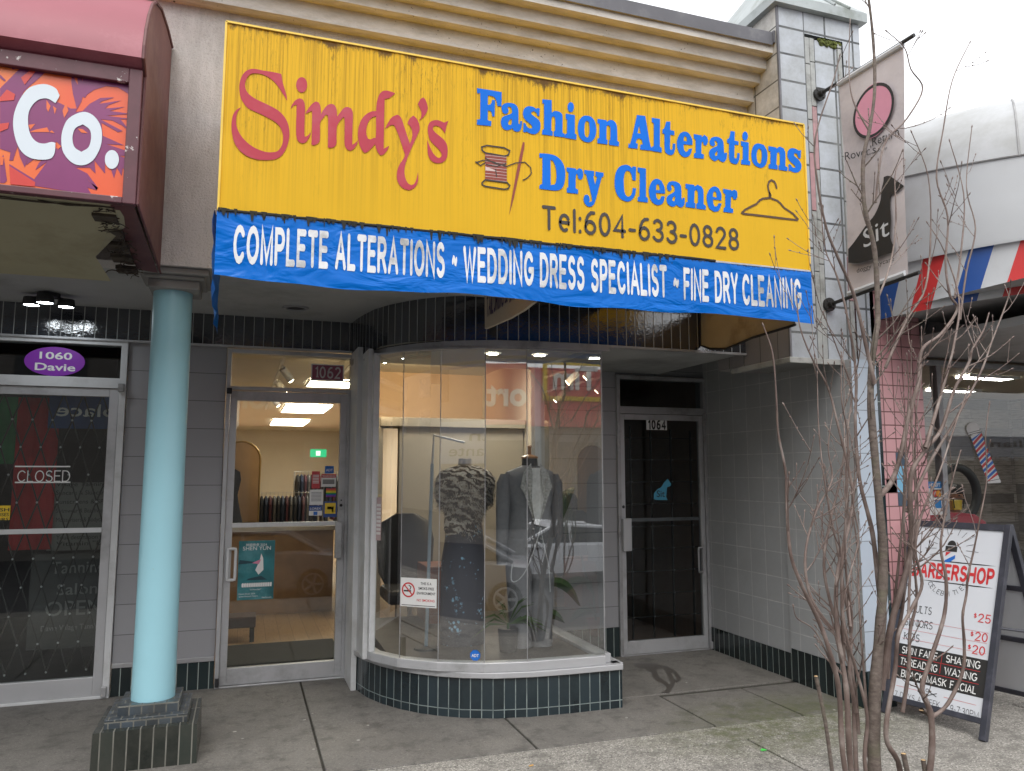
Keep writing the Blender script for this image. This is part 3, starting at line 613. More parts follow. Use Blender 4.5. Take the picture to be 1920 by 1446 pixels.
# ------------------------------------------------------------------ the yellow and blue shop awning
YA = 3.85
AF = front(YA)
def vinyl(name, col, dirt, stripe=True, topz=None, rough=.42, drip=None, fade=None, fold=0, peaks=None):
    m, nt, b = new_mat(name); v = coords(nt)
    c = ramp(nt, [(.3, tuple(x*.93 for x in col)), (.7, col)], tnoise(nt, v, 1.5, 4)).outputs[0]
    sp = N(nt, 'ShaderNodeSeparateXYZ'); L(nt, v, sp.inputs[0])
    if stripe:   # rain streaks, strongest below the top edge
        st = ramp(nt, [(.47, 0.0), (.58, 1.0)], tnoise(nt, coords(nt, scale=(60, 1, .5)), 1.6, 8, .78))
        mr = N(nt, 'ShaderNodeMapRange'); mr.inputs[1].default_value = 2.9; mr.inputs[2].default_value = 3.85; mr.inputs[3].default_value = .10; mr.inputs[4].default_value = .80; L(nt, sp.outputs[2], mr.inputs[0])
        xr = N(nt, 'ShaderNodeMapRange'); xr.inputs[1].default_value = 2.0; xr.inputs[2].default_value = 2.6; xr.inputs[3].default_value = 1; xr.inputs[4].default_value = .25; L(nt, sp.outputs[0], xr.inputs[0])
        m1 = N(nt, 'ShaderNodeMath', operation='MULTIPLY'); L(nt, st.outputs[0], m1.inputs[0]); L(nt, mr.outputs[0], m1.inputs[1])
        m2 = N(nt, 'ShaderNodeMath', operation='MULTIPLY'); L(nt, m1.outputs[0], m2.inputs[0]); L(nt, xr.outputs[0], m2.inputs[1])
        c = mixc(nt, c, dirt, m2.outputs[0])
        sk_ = ramp(nt, [(.55, 0.0), (.60, 1.0)], tnoise(nt, coords(nt, scale=(90, 1, 14)), 1.2, 6, .8)); pk = ramp(nt, [(.5, 0.0), (.62, .8)], tnoise(nt, coords(nt, scale=(2.6, 1, .5)), 1.7, 4))
        m3 = N(nt, 'ShaderNodeMath', operation='MULTIPLY'); L(nt, sk_.outputs[0], m3.inputs[0]); L(nt, pk.outputs[0], m3.inputs[1])
        m4 = N(nt, 'ShaderNodeMath', operation='MULTIPLY'); L(nt, m3.outputs[0], m4.inputs[0]); L(nt, mr.outputs[0], m4.inputs[1]); c = mixc(nt, c, (.05, .04, .012), m4.outputs[0])
    if topz is not None:   # grime patches hanging from the top seam
        ed = N(nt, 'ShaderNodeMapRange'); ed.inputs[1].default_value = topz-drip; ed.inputs[2].default_value = topz; ed.inputs[3].default_value = -.28; ed.inputs[4].default_value = .36; L(nt, sp.outputs[2], ed.inputs[0])
        a = N(nt, 'ShaderNodeMath', operation='ADD'); L(nt, ed.outputs[0], a.inputs[0]); L(nt, tnoise(nt, coords(nt, scale=(16, 1, 5)), 2.6, 10, .85), a.inputs[1])
        bl = N(nt, 'ShaderNodeMath', operation='MULTIPLY_ADD'); bl.inputs[1].default_value = .5; L(nt, tnoise(nt, coords(nt, scale=(1, 1, 0)), 1.9, 3), bl.inputs[0]); L(nt, a.outputs[0], bl.inputs[2])
        src = bl.outputs[0]
        if peaks:    # a few grimy runs below the top edge
            acc = None
            for cx_, w_ in zip(peaks[::2], peaks[1::2]):
                px_ = aty(cx_*1000, 150, 3.85).x; q = N(nt, 'ShaderNodeMath', operation='SUBTRACT'); L(nt, sp.outputs[0], q.inputs[0]); q.inputs[1].default_value = px_
                ab_ = N(nt, 'ShaderNodeMath', operation='ABSOLUTE'); L(nt, q.outputs[0], ab_.inputs[0]); mr2 = N(nt, 'ShaderNodeMapRange'); mr2.inputs[1].default_value = 0; mr2.inputs[2].default_value = w_*.9; mr2.inputs[3].default_value = .15; mr2.inputs[4].default_value = 0; L(nt, ab_.outputs[0], mr2.inputs[0])
                if acc is None: acc = mr2.outputs[0]
                else: mx = N(nt, 'ShaderNodeMath', operation='MAXIMUM'); L(nt, acc, mx.inputs[0]); L(nt, mr2.outputs[0], mx.inputs[1]); acc = mx.outputs[0]
            ad = N(nt, 'ShaderNodeMath', operation='ADD'); L(nt, acc, ad.inputs[0]); L(nt, src, ad.inputs[1]); src = ad.outputs[0]
        th_ = 1.0 if fade is None else fade
        th_ = min(th_, 1.08)
        sc2 = N(nt, 'ShaderNodeMath', operation='SUBTRACT'); L(nt, src, sc2.inputs[0]); sc2.inputs[1].default_value = th_
        c = mixc(nt, c, (.022, .022, .016), ramp(nt, [(.02, 0.0), (.14, .93)], sc2.outputs[0]).outputs[0])
    L(nt, c, b.inputs['Base Color']); b.inputs['Roughness'].default_value = rough; b.inputs['Specular IOR Level'].default_value = .22
    if fold: bump(nt, b, tnoise(nt, coords(nt, scale=(1, 1, 2.5)), 3.2, 3, .5, .8), fold, .03)
    else: bump(nt, b, tnoise(nt, coords(nt, scale=(1, 1, .3)), 1.6, 2), .25, .012)
    return m
M['yellow'] = vinyl('yellow_awning_vinyl', (.86, .515, .02), (.33, .185, .010), True, 3.81, .5, .16, 1.0, peaks=(.63, .13, .775, .05, .905, .05, 1.02, .12, 1.165, .04, .72, .05))
M['blue'] = vinyl('blue_valance_vinyl', (.0, .155, .62), (.01, .03, .1), False, 2.846, .32, .055, .98, fold=.9)
translucent(M['yellow'], (.95, .55, .03), .25); translucent(M['blue'], (.0, .10, .5), .15)
sgn = thing('awning_sign', (1.57, 4.4, 2.52), 'wide yellow shop awning with red and blue lettering over a blue skirt', 'awning')
xl, xr_ = -.163, 3.312; zt, zm, zb = 3.812, 2.852, 2.522
b = MB()
nx, nz = 60, 16
pts = []
for j in range(nz+1):
    for i in range(nx+1):
        x = xl+(xr_-xl)*i/nx; z = zm+.006+(zt-zm-.006)*j/nz
        e = min(i, nx-i, 8)/8*min(j, nz-j, 4)/4
        pts.append((x, YA+.002+.002*(1-e)*math.sin(i*1.3+j), z))
b.add(pts, [(j*(nx+1)+i, j*(nx+1)+i+1, (j+1)*(nx+1)+i+1, (j+1)*(nx+1)+i) for j in range(nz) for i in range(nx)])
yf = b.build('front_panel', M['yellow'], sgn, True)
b = MB(); b.prism([(YA, zm), (YA, zt), (YA+.06, zt+.004), (4.8, zt-.12), (4.8, zm+.2), (YA+.05, zm)], 'x', xl-.002, xl+.004); b.quad((xl, YA, zt), (xr_, YA, zt), (xr_, 4.8, zt-.12), (xl, 4.8, zt-.12)); b.build('top_panel', M['yellow'], sgn)
b = MB()
for F0, x0, x1, z0, z1 in ((AF, xl-.004, xl+.006, zm, zt), (AF, xr_-.006, xr_+.004, zm, zt), (AF, xl, xr_, zt-.004, zt+.006)): b.slab(F0, x0, x1, z0, z1, -.004, .006)
b.build('edge_piping', matte('yellow_piping', (.75, .5, .06), .5, .1), sgn)
b = MB(); random.seed(3)
for i in range(150):
    x = xl+(xr_-xl)*random.random(); fx = (x-xl)/(xr_-xl); 
    if fx > .74: continue
    l = .012+.035*random.random()**2; w = .004+.012*random.random(); z = zm+.010
    b.add([AF.p(x-w, z, .0062+.00005*i), AF.p(x+w, z, .0062+.00005*i), AF.p(x+w*.3, z-l-.012, .0075+.00005*i), AF.p(x-w*.2, z-l-.012, .0075+.00005*i)], [(0, 1, 2, 3)])
b.tube([AF.p(xl+(xr_-xl)*k/40, zm+.001+.002*random.uniform(-1, 1), .004) for k in range(33)], [.0065+.003*random.random() for _ in range(33)], 6)
b.build('grimy_seam', matte('black_grime', (.02, .02, .016), .9, .3, 30), sgn)
b = MB(); b.slab(AF, xl+2.6, xr_, zm-.008, zm+.004, -.004, .004); b.build('seam_rail', M['alu'], sgn)
# valance with soft creases
def skirt_y(x, z):
    fz = min(1, max(0, (z-zb)/(zm-zb-.006)))
    n = noise.noise(Vector((x*2.6, z*3, 1)))*.012+noise.noise(Vector((x*7+z*6, z*4, 5)))*.004
    return YA-.006-n*(1-fz)-.002*math.sin(x*9)
b = MB(); nx, nz = 120, 10; pts = []
for j in range(nz+1):
    for i in range(nx+1):
        fx = i/nx; fz = j/nz; x = xl-.004+(xr_-xl+.008)*fx; z = zb+(zm-zb-.006)*fz
        z2 = z - (1-fz)*(.009*math.sin(x*4.1)+.012*noise.noise(Vector((x*3.3, 2, 7))))
        pts.append((x, skirt_y(x, z), z2))
b.add(pts, [(j*(nx+1)+i, j*(nx+1)+i+1, (j+1)*(nx+1)+i+1, (j+1)*(nx+1)+i) for j in range(nz) for i in range(nx)])
val = b.build('blue_skirt', M['blue'], sgn, True)
b = MB(); pts = []
for i in range(9):
    for j in range(7):
        y = YA-.004+.75*i/8; z = zb-.05*math.sin(min(1, i/3)*math.pi/2)+(zm-zb)*j/6-.10*(i/8)*(1-j/6)
        pts.append((xl-.012+.012*math.sin(i*1.9+j), y, z))
b.add(pts, [(i*7+j, i*7+j+1, (i+1)*7+j+1, (i+1)*7+j) for i in range(8) for j in range(6)]); b.build('skirt_return', M['blue'], sgn, True)
b = MB(); b.add([(3.2, 3.87, 2.51), (3.2, 4.0, 2.515), (3.2, 4.3, 2.50), (3.2, 4.6, 2.47), (3.2, 4.8, 2.50), (3.2, 4.92, 2.545), (3.2, 4.92, 2.80), (3.2, 3.87, 2.80)], [tuple(range(8))])
b.build('side_panel', matte('tan_backing_cloth', (.42, .335, .20), .8, .12, 3, .15, 20, dirt=(.2, .14, .07), dirts=2.4), sgn)
b = MB(); b.tube([(3.2, 3.87, 2.507), (3.2, 4.3, 2.497), (3.2, 4.6, 2.467), (3.2, 4.8, 2.497), (3.2, 4.92, 2.54), (3.2, 4.915, 2.80)], .009, 6); b.build('side_hem', M['blackv'], sgn)
b = MB(); b.tube([(xl+.02, YA+.03, zb+.03), (xr_-.02, YA+.03, zb+.03)], .015, 8); b.tube([(xl+.02, YA+.03, zm), (xr_-.02, YA+.03, zm)], .015, 8)
for x in (xl+.1, .9, 1.75, 2.6, xr_-.1): b.tube([(x, YA+.03, zm), (x, 4.8, zm+.1)], .012, 6); b.tube([(x, YA+.03, zt-.05), (x, 4.8, zt-.3)], .012, 6)
b.build('support_frame', M['alud'], sgn)
b = MB(); random.seed(5)
for i in range(420):
    x = .98+1.5*random.random() if i % 3 else .4+.7*random.random(); y = 4.25+.5*random.random(); z = 2.795-.06*random.random()
    a = random.random()*6.28; l = .02+.03*random.random()
    b.add([(x, y, z), (x+l*math.cos(a), y+l*math.sin(a), z-.012), (x+l*.4*math.cos(a)+.006, y+l*.4*math.sin(a), z-.02)], [(0, 1, 2)])
b.box(.35, 2.45, 4.3, 4.78, 2.78, 2.815); b.build('debris', matte('dry_debris', (.06, .05, .035), .9, .4, 20), sgn)

# lettering traced on the sign plane
AL = front(YA, -.0050)
def T(ox, oy, s, pts): return [( (lambda p: (p.x, p.z))(aty(ox+x/s, oy+y/s, YA)) ) for x, y in pts]
def ell(cx, cy, rx, ry, n=14): return [(cx+rx*math.cos(2*math.pi*k/n), cy+ry*math.sin(2*math.pi*k/n)) for k in range(n)]
A3 = (420, 110, 6.5727); A4 = (620, 150, 6.571); A5 = (880, 150, 6.4); A6 = (1160, 200, 16/3); A7 = (1000, 270, 8.0); A8 = (1200, 300, 6.0)
def P(s): return [tuple(map(float, t.split(','))) for t in s.split()]
def glyph(mb, A, outl, holes=(), c=.0065, F=None):
    outline(mb, AL, [T(*A, P(o) if isinstance(o, str) else o) for o in [outl, *holes]], c)
red = MB()
glyph(red, A3, '215,600 165,625 125,670 100,740 92,850 105,960 140,1060 200,1140 280,1200 370,1235 450,1250 560,1252 640,1238 700,1205 745,1150 785,1060 806,950 800,850 775,770 730,700 660,635 560,580 460,532 370,487 300,430 265,370 260,310 275,255 310,205 355,185 420,185 480,200 540,228 600,270 660,335 710,410 750,475 777,522 772,470 755,400 725,300 705,190 640,175 560,160 480,148 420,135 360,127 310,135 260,165 215,230 192,310 190,390 205,480 245,555 300,615 370,650 460,690 540,730 620,775 680,830 715,900 728,970 720,1050 690,1110 650,1145 590,1155 510,1150 420,1120 330,1070 250,1000 190,920 155,830 150,740 165,670 190,630')
glyph(red, A3, ell(957, 325, 68, 95))
glyph(red, A3, '820,625 840,570 880,515 930,490 970,505 992,550 998,620 996,690 993,800 990,920 995,965 1030,950 1075,905 1050,970 1010,1030 965,1047 920,1025 893,970 888,850 892,650 895,570 860,580')
glyph(red, A3, '1001,686 1030,630 1080,565 1130,530 1165,540 1185,580 1192,640 1195,690 1220,640 1270,580 1320,560 1360,575 1385,620 1392,690 1394,715 1434,663 1474,613 1519,598 1564,613 1584,653 1589,713 1584,863 1579,1063 1614,1043 1654,1003 1634,1063 1599,1113 1559,1138 1514,1118 1489,1073 1484,1013 1486,763 1474,723 1444,748 1404,808 1389,853 1386,963 1384,1053 1340,1098 1280,1098 1282,900 1283,740 1275,700 1255,692 1225,730 1185,790 1183,900 1180,1000 1160,1045 1105,1070 1077,1060 1083,900 1085,720 1085,645 1050,660', c=.0068)
glyph(red, A4, '560,385 500,390 430,430 380,490 348,570 335,660 345,760 375,850 415,900 450,890 500,845 548,790 555,830 580,890 610,932 650,920 695,870 720,812 690,830 652,850 655,700 660,400 665,235 715,228 755,200 795,165 740,145 690,133 640,140 600,180 575,250 562,330', ['558,448 510,465 465,520 440,600 440,670 460,725 490,733 530,715 556,690'])
glyph(red, A4, '668,605 700,540 750,465 815,430 850,445 880,500 920,620 975,790 1000,720 1005,650 990,590 945,535 975,475 1020,440 1060,480 1088,540 1095,610 1060,700 1000,830 950,950 920,1040 908,1130 920,1210 950,1270 990,1298 1030,1280 1060,1210 1075,1135 1078,1200 1070,1270 1030,1330 965,1358 900,1340 845,1290 815,1210 820,1120 850,1040 912,938 890,850 850,720 810,620 780,560 740,560 700,585')
glyph(red, A4, '1088,505 1115,450 1115,390 1073,298 1105,240 1140,215 1170,250 1195,330 1190,380 1165,430 1130,470')
glyph(red, A4, '1450,505 1430,560 1405,660 1380,620 1340,580 1290,565 1265,580 1260,610 1285,645 1340,690 1400,745 1435,810 1440,900 1425,970 1380,1015 1310,1028 1245,1000 1205,940 1192,850 1190,735 1215,810 1260,900 1310,955 1345,962 1365,935 1360,900 1330,855 1280,805 1230,750 1205,690 1195,610 1205,550 1240,510 1310,495 1370,515 1400,525')
M['srose'] = matte('faded_red_lettering', (.40, .02, .045), .6, .08, 3, dirt=(.40, .06, .09), dirts=3)
red.build('red_lettering', M['srose'], yf)
blu = MB()
g5 = lambda o, *h, c=.0066: glyph(blu, A5, o, h, c)
g5('92,100 240,122 388,148 384,320 336,315 325,260 305,215 270,195 222,188 220,300 245,298 265,275 272,240 308,243 302,440 275,438 265,390 245,370 222,368 218,480 235,490 264,495 260,555 90,538 92,475 115,475 130,470 130,175 120,162 92,160')
g5('385,340 400,300 440,280 490,278 540,290 575,325 588,380 588,490 590,530 605,530 608,495 632,495 628,560 605,610 570,622 535,610 515,580 490,595 455,603 415,592 385,550 378,500 392,455 430,430 480,415 508,400 512,370 500,330 470,322 455,335 470,360 462,395 430,412 400,395', '508,465 480,485 463,515 470,540 495,542 508,520')
g5('845,345 838,435 815,432 805,400 775,375 745,385 740,405 765,430 820,470 848,510 852,560 840,610 805,645 765,653 720,640 685,620 672,630 645,625 648,515 672,520 690,560 720,585 750,580 755,560 730,530 680,490 650,450 642,400 655,350 690,322 735,318 775,330 800,350 815,340', c=.0069)
g5('875,232 988,245 988,395 1020,375 1070,380 1105,405 1117,450 1117,620 1125,640 1145,650 1143,690 1010,675 1012,618 1028,610 1030,480 1018,440 1000,440 985,470 983,610 1000,620 998,672 872,655 875,600 895,590 895,300 885,285 875,290')
g5('1155,405 1265,425 1265,645 1285,660 1282,718 1146,695 1148,650 1170,645 1172,480 1155,465', c=.0070)
glyph(blu, A5, ell(1216, 328, 38, 60))
g5('1405,430 1460,445 1505,500 1522,590 1510,680 1470,735 1420,750 1360,730 1315,670 1300,580 1315,495 1355,442', '1412,490 1435,510 1442,580 1440,640 1425,685 1408,692 1388,670 1380,600 1385,530 1395,500')
g5('1537,468 1645,485 1648,505 1690,482 1735,495 1765,540 1772,600 1775,735 1797,745 1792,797 1675,780 1675,725 1690,718 1692,590 1680,550 1660,545 1645,570 1643,715 1658,722 1655,775 1535,760 1537,705 1558,700 1560,540 1550,525 1537,520')
g6 = lambda o, *h, c=.0066: glyph(blu, A6, o, h, c)
g6('182,85 265,95 315,385 335,402 333,442 213,430 215,382 240,378 232,335 205,318 180,330 170,365 190,372 188,422 95,412 97,368 120,355', '203,190 218,270 188,268')
g6('330,112 412,125 410,400 430,418 428,460 333,445 335,402 350,395 350,170 330,155', c=.0070)
g6('475,150 515,150 515,235 556,245 555,288 515,282 512,410 520,435 535,430 540,370 566,372 562,430 545,475 515,485 480,470 460,430 457,275 437,268 437,228 455,215')
g6('737,385 735,330 700,268 655,252 610,275 583,340 583,400 605,465 640,500 680,505 715,480 735,420 700,425 690,445 670,455 652,430 648,378', '648,345 652,305 665,295 680,310 682,350')
g6('750,275 830,290 830,305 855,283 885,305 892,350 875,390 850,385 842,350 828,370 825,470 852,480 850,522 750,512 752,470 770,462 768,330 750,318')
g6('908,350 925,315 970,302 1020,318 1047,360 1052,450 1060,470 1062,462 1082,462 1078,520 1050,558 1015,545 1000,525 960,548 920,520 902,475 915,430 960,405 985,395 985,360 970,340 955,350 965,380 945,400 915,385', '987,440 962,470 965,495 985,490')
g6('1118,245 1160,250 1158,340 1198,350 1196,385 1158,380 1155,500 1165,520 1180,515 1185,465 1210,467 1205,525 1185,570 1155,575 1120,560 1103,510 1103,370 1083,362 1083,330 1105,310')
g6('1220,345 1300,360 1298,540 1315,550 1313,588 1222,575 1224,535 1240,528 1240,400 1222,390')
glyph(blu, A6, ell(1263, 295, 28, 45))
g6('1400,370 1450,385 1480,440 1487,510 1470,580 1430,612 1380,600 1340,560 1325,490 1335,420 1360,380', '1405,418 1425,440 1430,500 1420,560 1405,572 1385,550 1378,490 1385,440')
g6('1495,395 1575,410 1577,422 1610,402 1650,420 1665,470 1665,595 1688,610 1685,645 1598,632 1598,590 1610,585 1610,490 1600,455 1582,465 1575,580 1590,590 1588,630 1497,618 1499,580 1517,572 1517,450 1497,440')
g6('1822,435 1818,520 1798,515 1780,470 1755,468 1750,490 1800,535 1825,580 1820,630 1785,660 1740,655 1715,640 1697,650 1697,577 1715,580 1740,612 1765,610 1760,590 1710,545 1687,500 1690,450 1715,420 1760,420 1800,440', c=.0069)
g7 = lambda o, *h, c=.0066: glyph(blu, A7, o, h, c)
g7('90,140 250,155 350,190 430,270 475,390 475,520 450,630 400,685 330,700 220,690 90,672 92,620 132,600 135,230 120,210 90,205', '255,240 295,260 330,340 345,450 340,560 320,610 260,618')
g7('497,352 632,370 645,395 690,365 730,385 748,450 735,520 705,540 670,515 658,445 635,480 632,665 672,690 668,750 500,730 502,660 525,650 525,430 500,405')
g7('762,390 910,410 908,475 897,490 925,610 955,500 930,480 932,415 1052,435 1048,495 1020,515 945,800 910,900 860,940 810,935 765,885 752,820 770,770 805,760 835,790 845,850 825,875 850,870 878,820 795,480 785,455 762,445')
g7('1540,345 1535,550 1485,545 1470,460 1440,410 1400,400 1370,440 1355,530 1360,680 1380,760 1415,795 1455,780 1480,730 1490,660 1540,668 1525,760 1480,835 1415,865 1330,840 1260,770 1222,660 1220,520 1240,420 1290,345 1370,315 1430,325 1475,360 1490,340')
g7('1562,352 1688,370 1688,790 1718,820 1715,880 1562,860 1565,800 1592,790 1595,440 1562,415')
g8 = lambda o, *h, c=.0066: glyph(blu, A8, o, h, c)
g8('280,380 275,310 240,235 185,212 135,240 103,310 100,380 125,460 170,500 220,508 260,480 280,412 240,408 225,440 205,448 185,425 178,372', '178,340 182,290 200,270 215,290 222,340')
g8('302,300 320,255 370,240 425,255 460,300 465,420 472,450 480,425 502,427 498,500 470,535 440,530 412,505 370,527 320,505 297,455 310,405 370,370 390,350 385,300 360,280 345,290 358,330 335,355 308,340', '392,405 365,430 365,462 385,465 393,440')
g8('510,268 608,282 612,300 645,280 690,300 712,350 715,500 740,518 738,560 632,548 633,492 650,485 650,370 635,335 612,350 608,480 622,490 620,545 512,530 514,480 535,472 535,330 512,318')
g8('915,455 912,380 880,315 835,298 785,325 752,390 750,450 775,540 835,585 885,570 918,490 880,488 865,520 840,525 822,490 820,445', '818,415 822,370 840,352 858,375 862,425')
g8('932,325 1025,340 1028,352 1060,335 1088,350 1095,400 1080,445 1050,445 1038,410 1022,420 1018,540 1048,553 1045,598 937,585 940,540 958,532 958,385 935,370')
M['sblue'] = matte('blue_lettering', (.001, .14, .62), .6, .06, 3, dirt=(.0, .12, .5), dirts=5, spec=.2)
blu.build('blue_lettering', M['sblue'], yf)
tel = MB()
p0 = aty(1015, 432, YA); p1 = aty(1387, 470, YA); q0 = aty(1015, 397, YA)
strokes(tel, AL, 'Tel:604-633-0828', p0.x+.012, p0.z+.014, .122, .0064, x1=p1.x-.012, th=.078, gap=.3)
tel.build('phone_lettering', matte('charcoal_lettering', (.035, .028, .026), .5, .1), yf)
def pl(A, s): return T(*A, P(s))
brn = MB()
hk = pl(A8, '1535,315 1528,280 1510,245 1478,228 1452,245 1438,290 1445,340 1458,380 1452,428 1380,435 1345,455 1310,495 1240,530 1175,565 1148,597 1160,605 1400,632 1765,678 1774,665 1720,605 1620,540 1580,490 1545,460 1490,440 1466,425 1468,395 1458,372')
ribbon(brn, AL, hk, .0065, .0066); brn.build('hanger_emblem', matte('brown_print', (.075, .035, .012), .5, .1), yf)
A9 = (860, 130, 2.8235)
sp = MB(); sw = MB(); sk2 = MB()
place2d(sp, fill2d([pl(A9, '140,445 252,462 255,600 140,590')]), AL, .0064)
place2d(sp, fill2d([pl(A9, '340,385 349,389 346,420 322,540 292,680 266,776 281,680 306,540 331,420')]), AL, .0068)
sp.build('spool_emblem', matte('maroon_print', (.22, .03, .015), .5, .15), yf)
place2d(sw, fill2d([pl(A9, '141,515 205,540 141,536')]), AL, .0070)
for k in range(9):
    z = 455+k*16; ribbon(sw, AL, pl(A9, '140,%d 254,%d' % (z, z+12)), .0012, .0067+.00002*k, rnd=False)
sw.build('thread_highlight', matte('pale_print', (.55, .42, .38), .5, .1), yf)
for k, s in enumerate(('122,412 150,404 240,416 270,432 262,455 240,460 140,443 124,430 122,412', '124,600 140,586 255,600 270,615 262,632 240,636 140,620 124,610 124,600', '90,495 130,482 180,490 250,516 300,497 350,492 380,520 385,550 365,575 340,588', '140,470 190,500 245,510', '145,505 200,515 250,500', '195,530 200,570', '90,490 115,510 140,495')):
    ribbon(sk2, AL, pl(A9, s), .0042 if k < 2 else .003, .0071+.00004*k)
sk2.build('thread_outline', matte('black_print', (.03, .02, .012), .6, .1), yf)
wl_ = MB()
VF = front(YA-.012)
def wv(s, a, bq, h=.178):
    pa = aty(*a, YA-.012); pb = aty(*bq, YA-.012)
    strokes(wl_, VF, s, pa.x+.012, pa.z+.012, h-.02, .012, x1=pb.x-.012, th=.115, gap=.36, slant=(pb.z-pa.z)/(pb.x-pa.x))
wv('COMPLETE', (434, 491), (617, 502)); wv('ALTERATIONS', (626, 503), (836, 520)); wv('~', (845, 517), (860, 518))
wv('WEDDING', (867, 525), (1003, 535)); wv('DRESS', (1011, 536), (1099, 543)); wv('SPECIALIST', (1108, 545), (1253, 557)); wv('~', (1262, 556), (1276, 557)); wv('FINE', (1282, 560), (1333, 564)); wv('DRY', (1341, 565), (1387, 569)); wv('CLEANING', (1392, 570), (1506, 579))
wl_.v = [(x, skirt_y(x, z)-.0016+(y-(YA-.024)), z) for x, y, z in wl_.v]
wl_.build('white_lettering', matte('chalky_white_lettering', (.68, .69, .70), .5, .06, 8, dirt=(.16, .16, .15), dirts=3.2), val)

# hanging flag sign below the soffit
fs = thing('hanging_sign', (1.51, 4.5, 2.8), 'cream board hung edge-on below the soffit, curved lower edge, purple capitals', 'sign')
b = MB(); pr_ = [(4.90, 2.79), (4.89, 2.557), (4.646, 2.545), (4.382, 2.533), (4.142, 2.534), (3.96, 2.546), (3.93, 2.79)]; b.prism(pr_, 'x', 1.50, 1.52); fb = b.build('sign_board', matte('cream_board', (.50, .42, .32), .6, .06, 3), fs)
SF = Frame((1.50, 4.89, 0), (0, -1, 0), (0, 0, 1), (-1, 0, 0))
b = MB(); strokes(b, SF, 'TAILORING', .05, 2.64, .12, .002, x1=.40, th=.10, gap=.34); text(b, SF, '&', .43, 2.64, .12, .003, x1=.48); strokes(b, SF, 'DRY CLEANING', .52, 2.64, .12, .002, x1=.94, th=.10, gap=.34)
b.build('lettering', matte('purple_lettering', (.06, .03, .10), .5, .1), fb)

# ------------------------------------------------------------------ maroon awning of the shop on the left
na = thing('salon_awning', (-1.8, 4.2, 2.75), 'maroon barrel awning on the left with an orange and purple palm sign reading Co.', 'awning')
M['maroon'] = matte('maroon_awning_cloth', (.275, .065, .088), .5, .1, 1.8, .1, 30, dirt=(.42, .15, .18), dirts=.9)
M['maroond'] = matte('dark_maroon_cloth', (.10, .026, .03), .55, .15, 2.5, .1, 30, dirt=(.15, .06, .05), dirts=2)
xe = -.5
PR = [(3.745, 3.415), (3.66, 3.46), (3.665, 3.52), (3.70, 3.62), (3.765, 3.73), (3.86, 3.84), (3.98, 3.925), (4.2, 4.02), (4.5, 4.09), (4.79, 4.13)]
b = MB(); n = len(PR); xs_ = [-8, -4.2, -2.6, xe]
v = [(x, y, z) for x in xs_ for y, z in PR]; b.add(v, [(i*n+k, (i+1)*n+k, (i+1)*n+k+1, i*n+k+1) for i in range(len(xs_)-1) for k in range(n-1)]); b.build('canopy', M['maroon'], na, True, ang=60)
b = MB(); b.add([(xe, y, z) for y, z in [(3.72, 2.80)]+[(3.745, 3.415)]+PR[1:]+[(4.79, 2.745)]], [tuple(range(len(PR)+2))]); b.build('end_panel', matte('end_panel_cloth', (.165, .062, .06), .6, .12, 3, .1, 40, dirt=(.26, .14, .12), dirts=1.5), na)
b = MB(); b.tube([(xe+.003, y, z) for y, z in PR], .008, 6); b.tube([(xe+.003, 3.745, 3.415), (xe+.003, 3.72, 2.80), (xe+.003, 4.79, 2.745)], .006, 6); b.build('welt', M['maroond'], na)
NF = front(3.735)
b = MB(); b.frame_ring(NF, -8, xe-.002, 2.79, 3.425, .055, -.01, .03, wb=.03, wt=.07); b.build('sign_frame', matte('chipped_maroon_frame', (.095, .028, .038), .5, .2, 12, dirt=(.5, .46, .44), dirts=16, dth=(.64, .66)), na, bevel=.004)
b = MB(); b.quad((-8, 3.733, 2.8), (xe-.03, 3.733, 2.8), (xe-.03, 3.733, 3.37), (-8, 3.733, 3.37))
def palm_bg():
    m, nt, bb = new_mat('orange_sign_face'); v = coords(nt); sp = N(nt, 'ShaderNodeSeparateXYZ'); L(nt, v, sp.inputs[0])
    mr = N(nt, 'ShaderNodeMapRange'); mr.inputs[1].default_value = -1.6; mr.inputs[2].default_value = -.8; L(nt, sp.outputs[0], mr.inputs[0])
    r = ramp(nt, [(0, (.80, .30, .045)), (1, (.70, .105, .035))], mr.outputs[0]); L(nt, r.outputs[0], bb.inputs['Base Color']); bb.inputs['Roughness'].default_value = .3; return m
fp = b.build('sign_face', palm_bg(), na)
def TN(pts, A=(0, 0, 2.583)): return [((lambda p: (p.x, p.z))(aty(A[0]+x/A[2], A[1]+y/A[2], 3.733))) for x, y in P(pts)]
b = MB()
A45 = (0, 80, 4.517)
def TQ(s): return TN(s, A45)
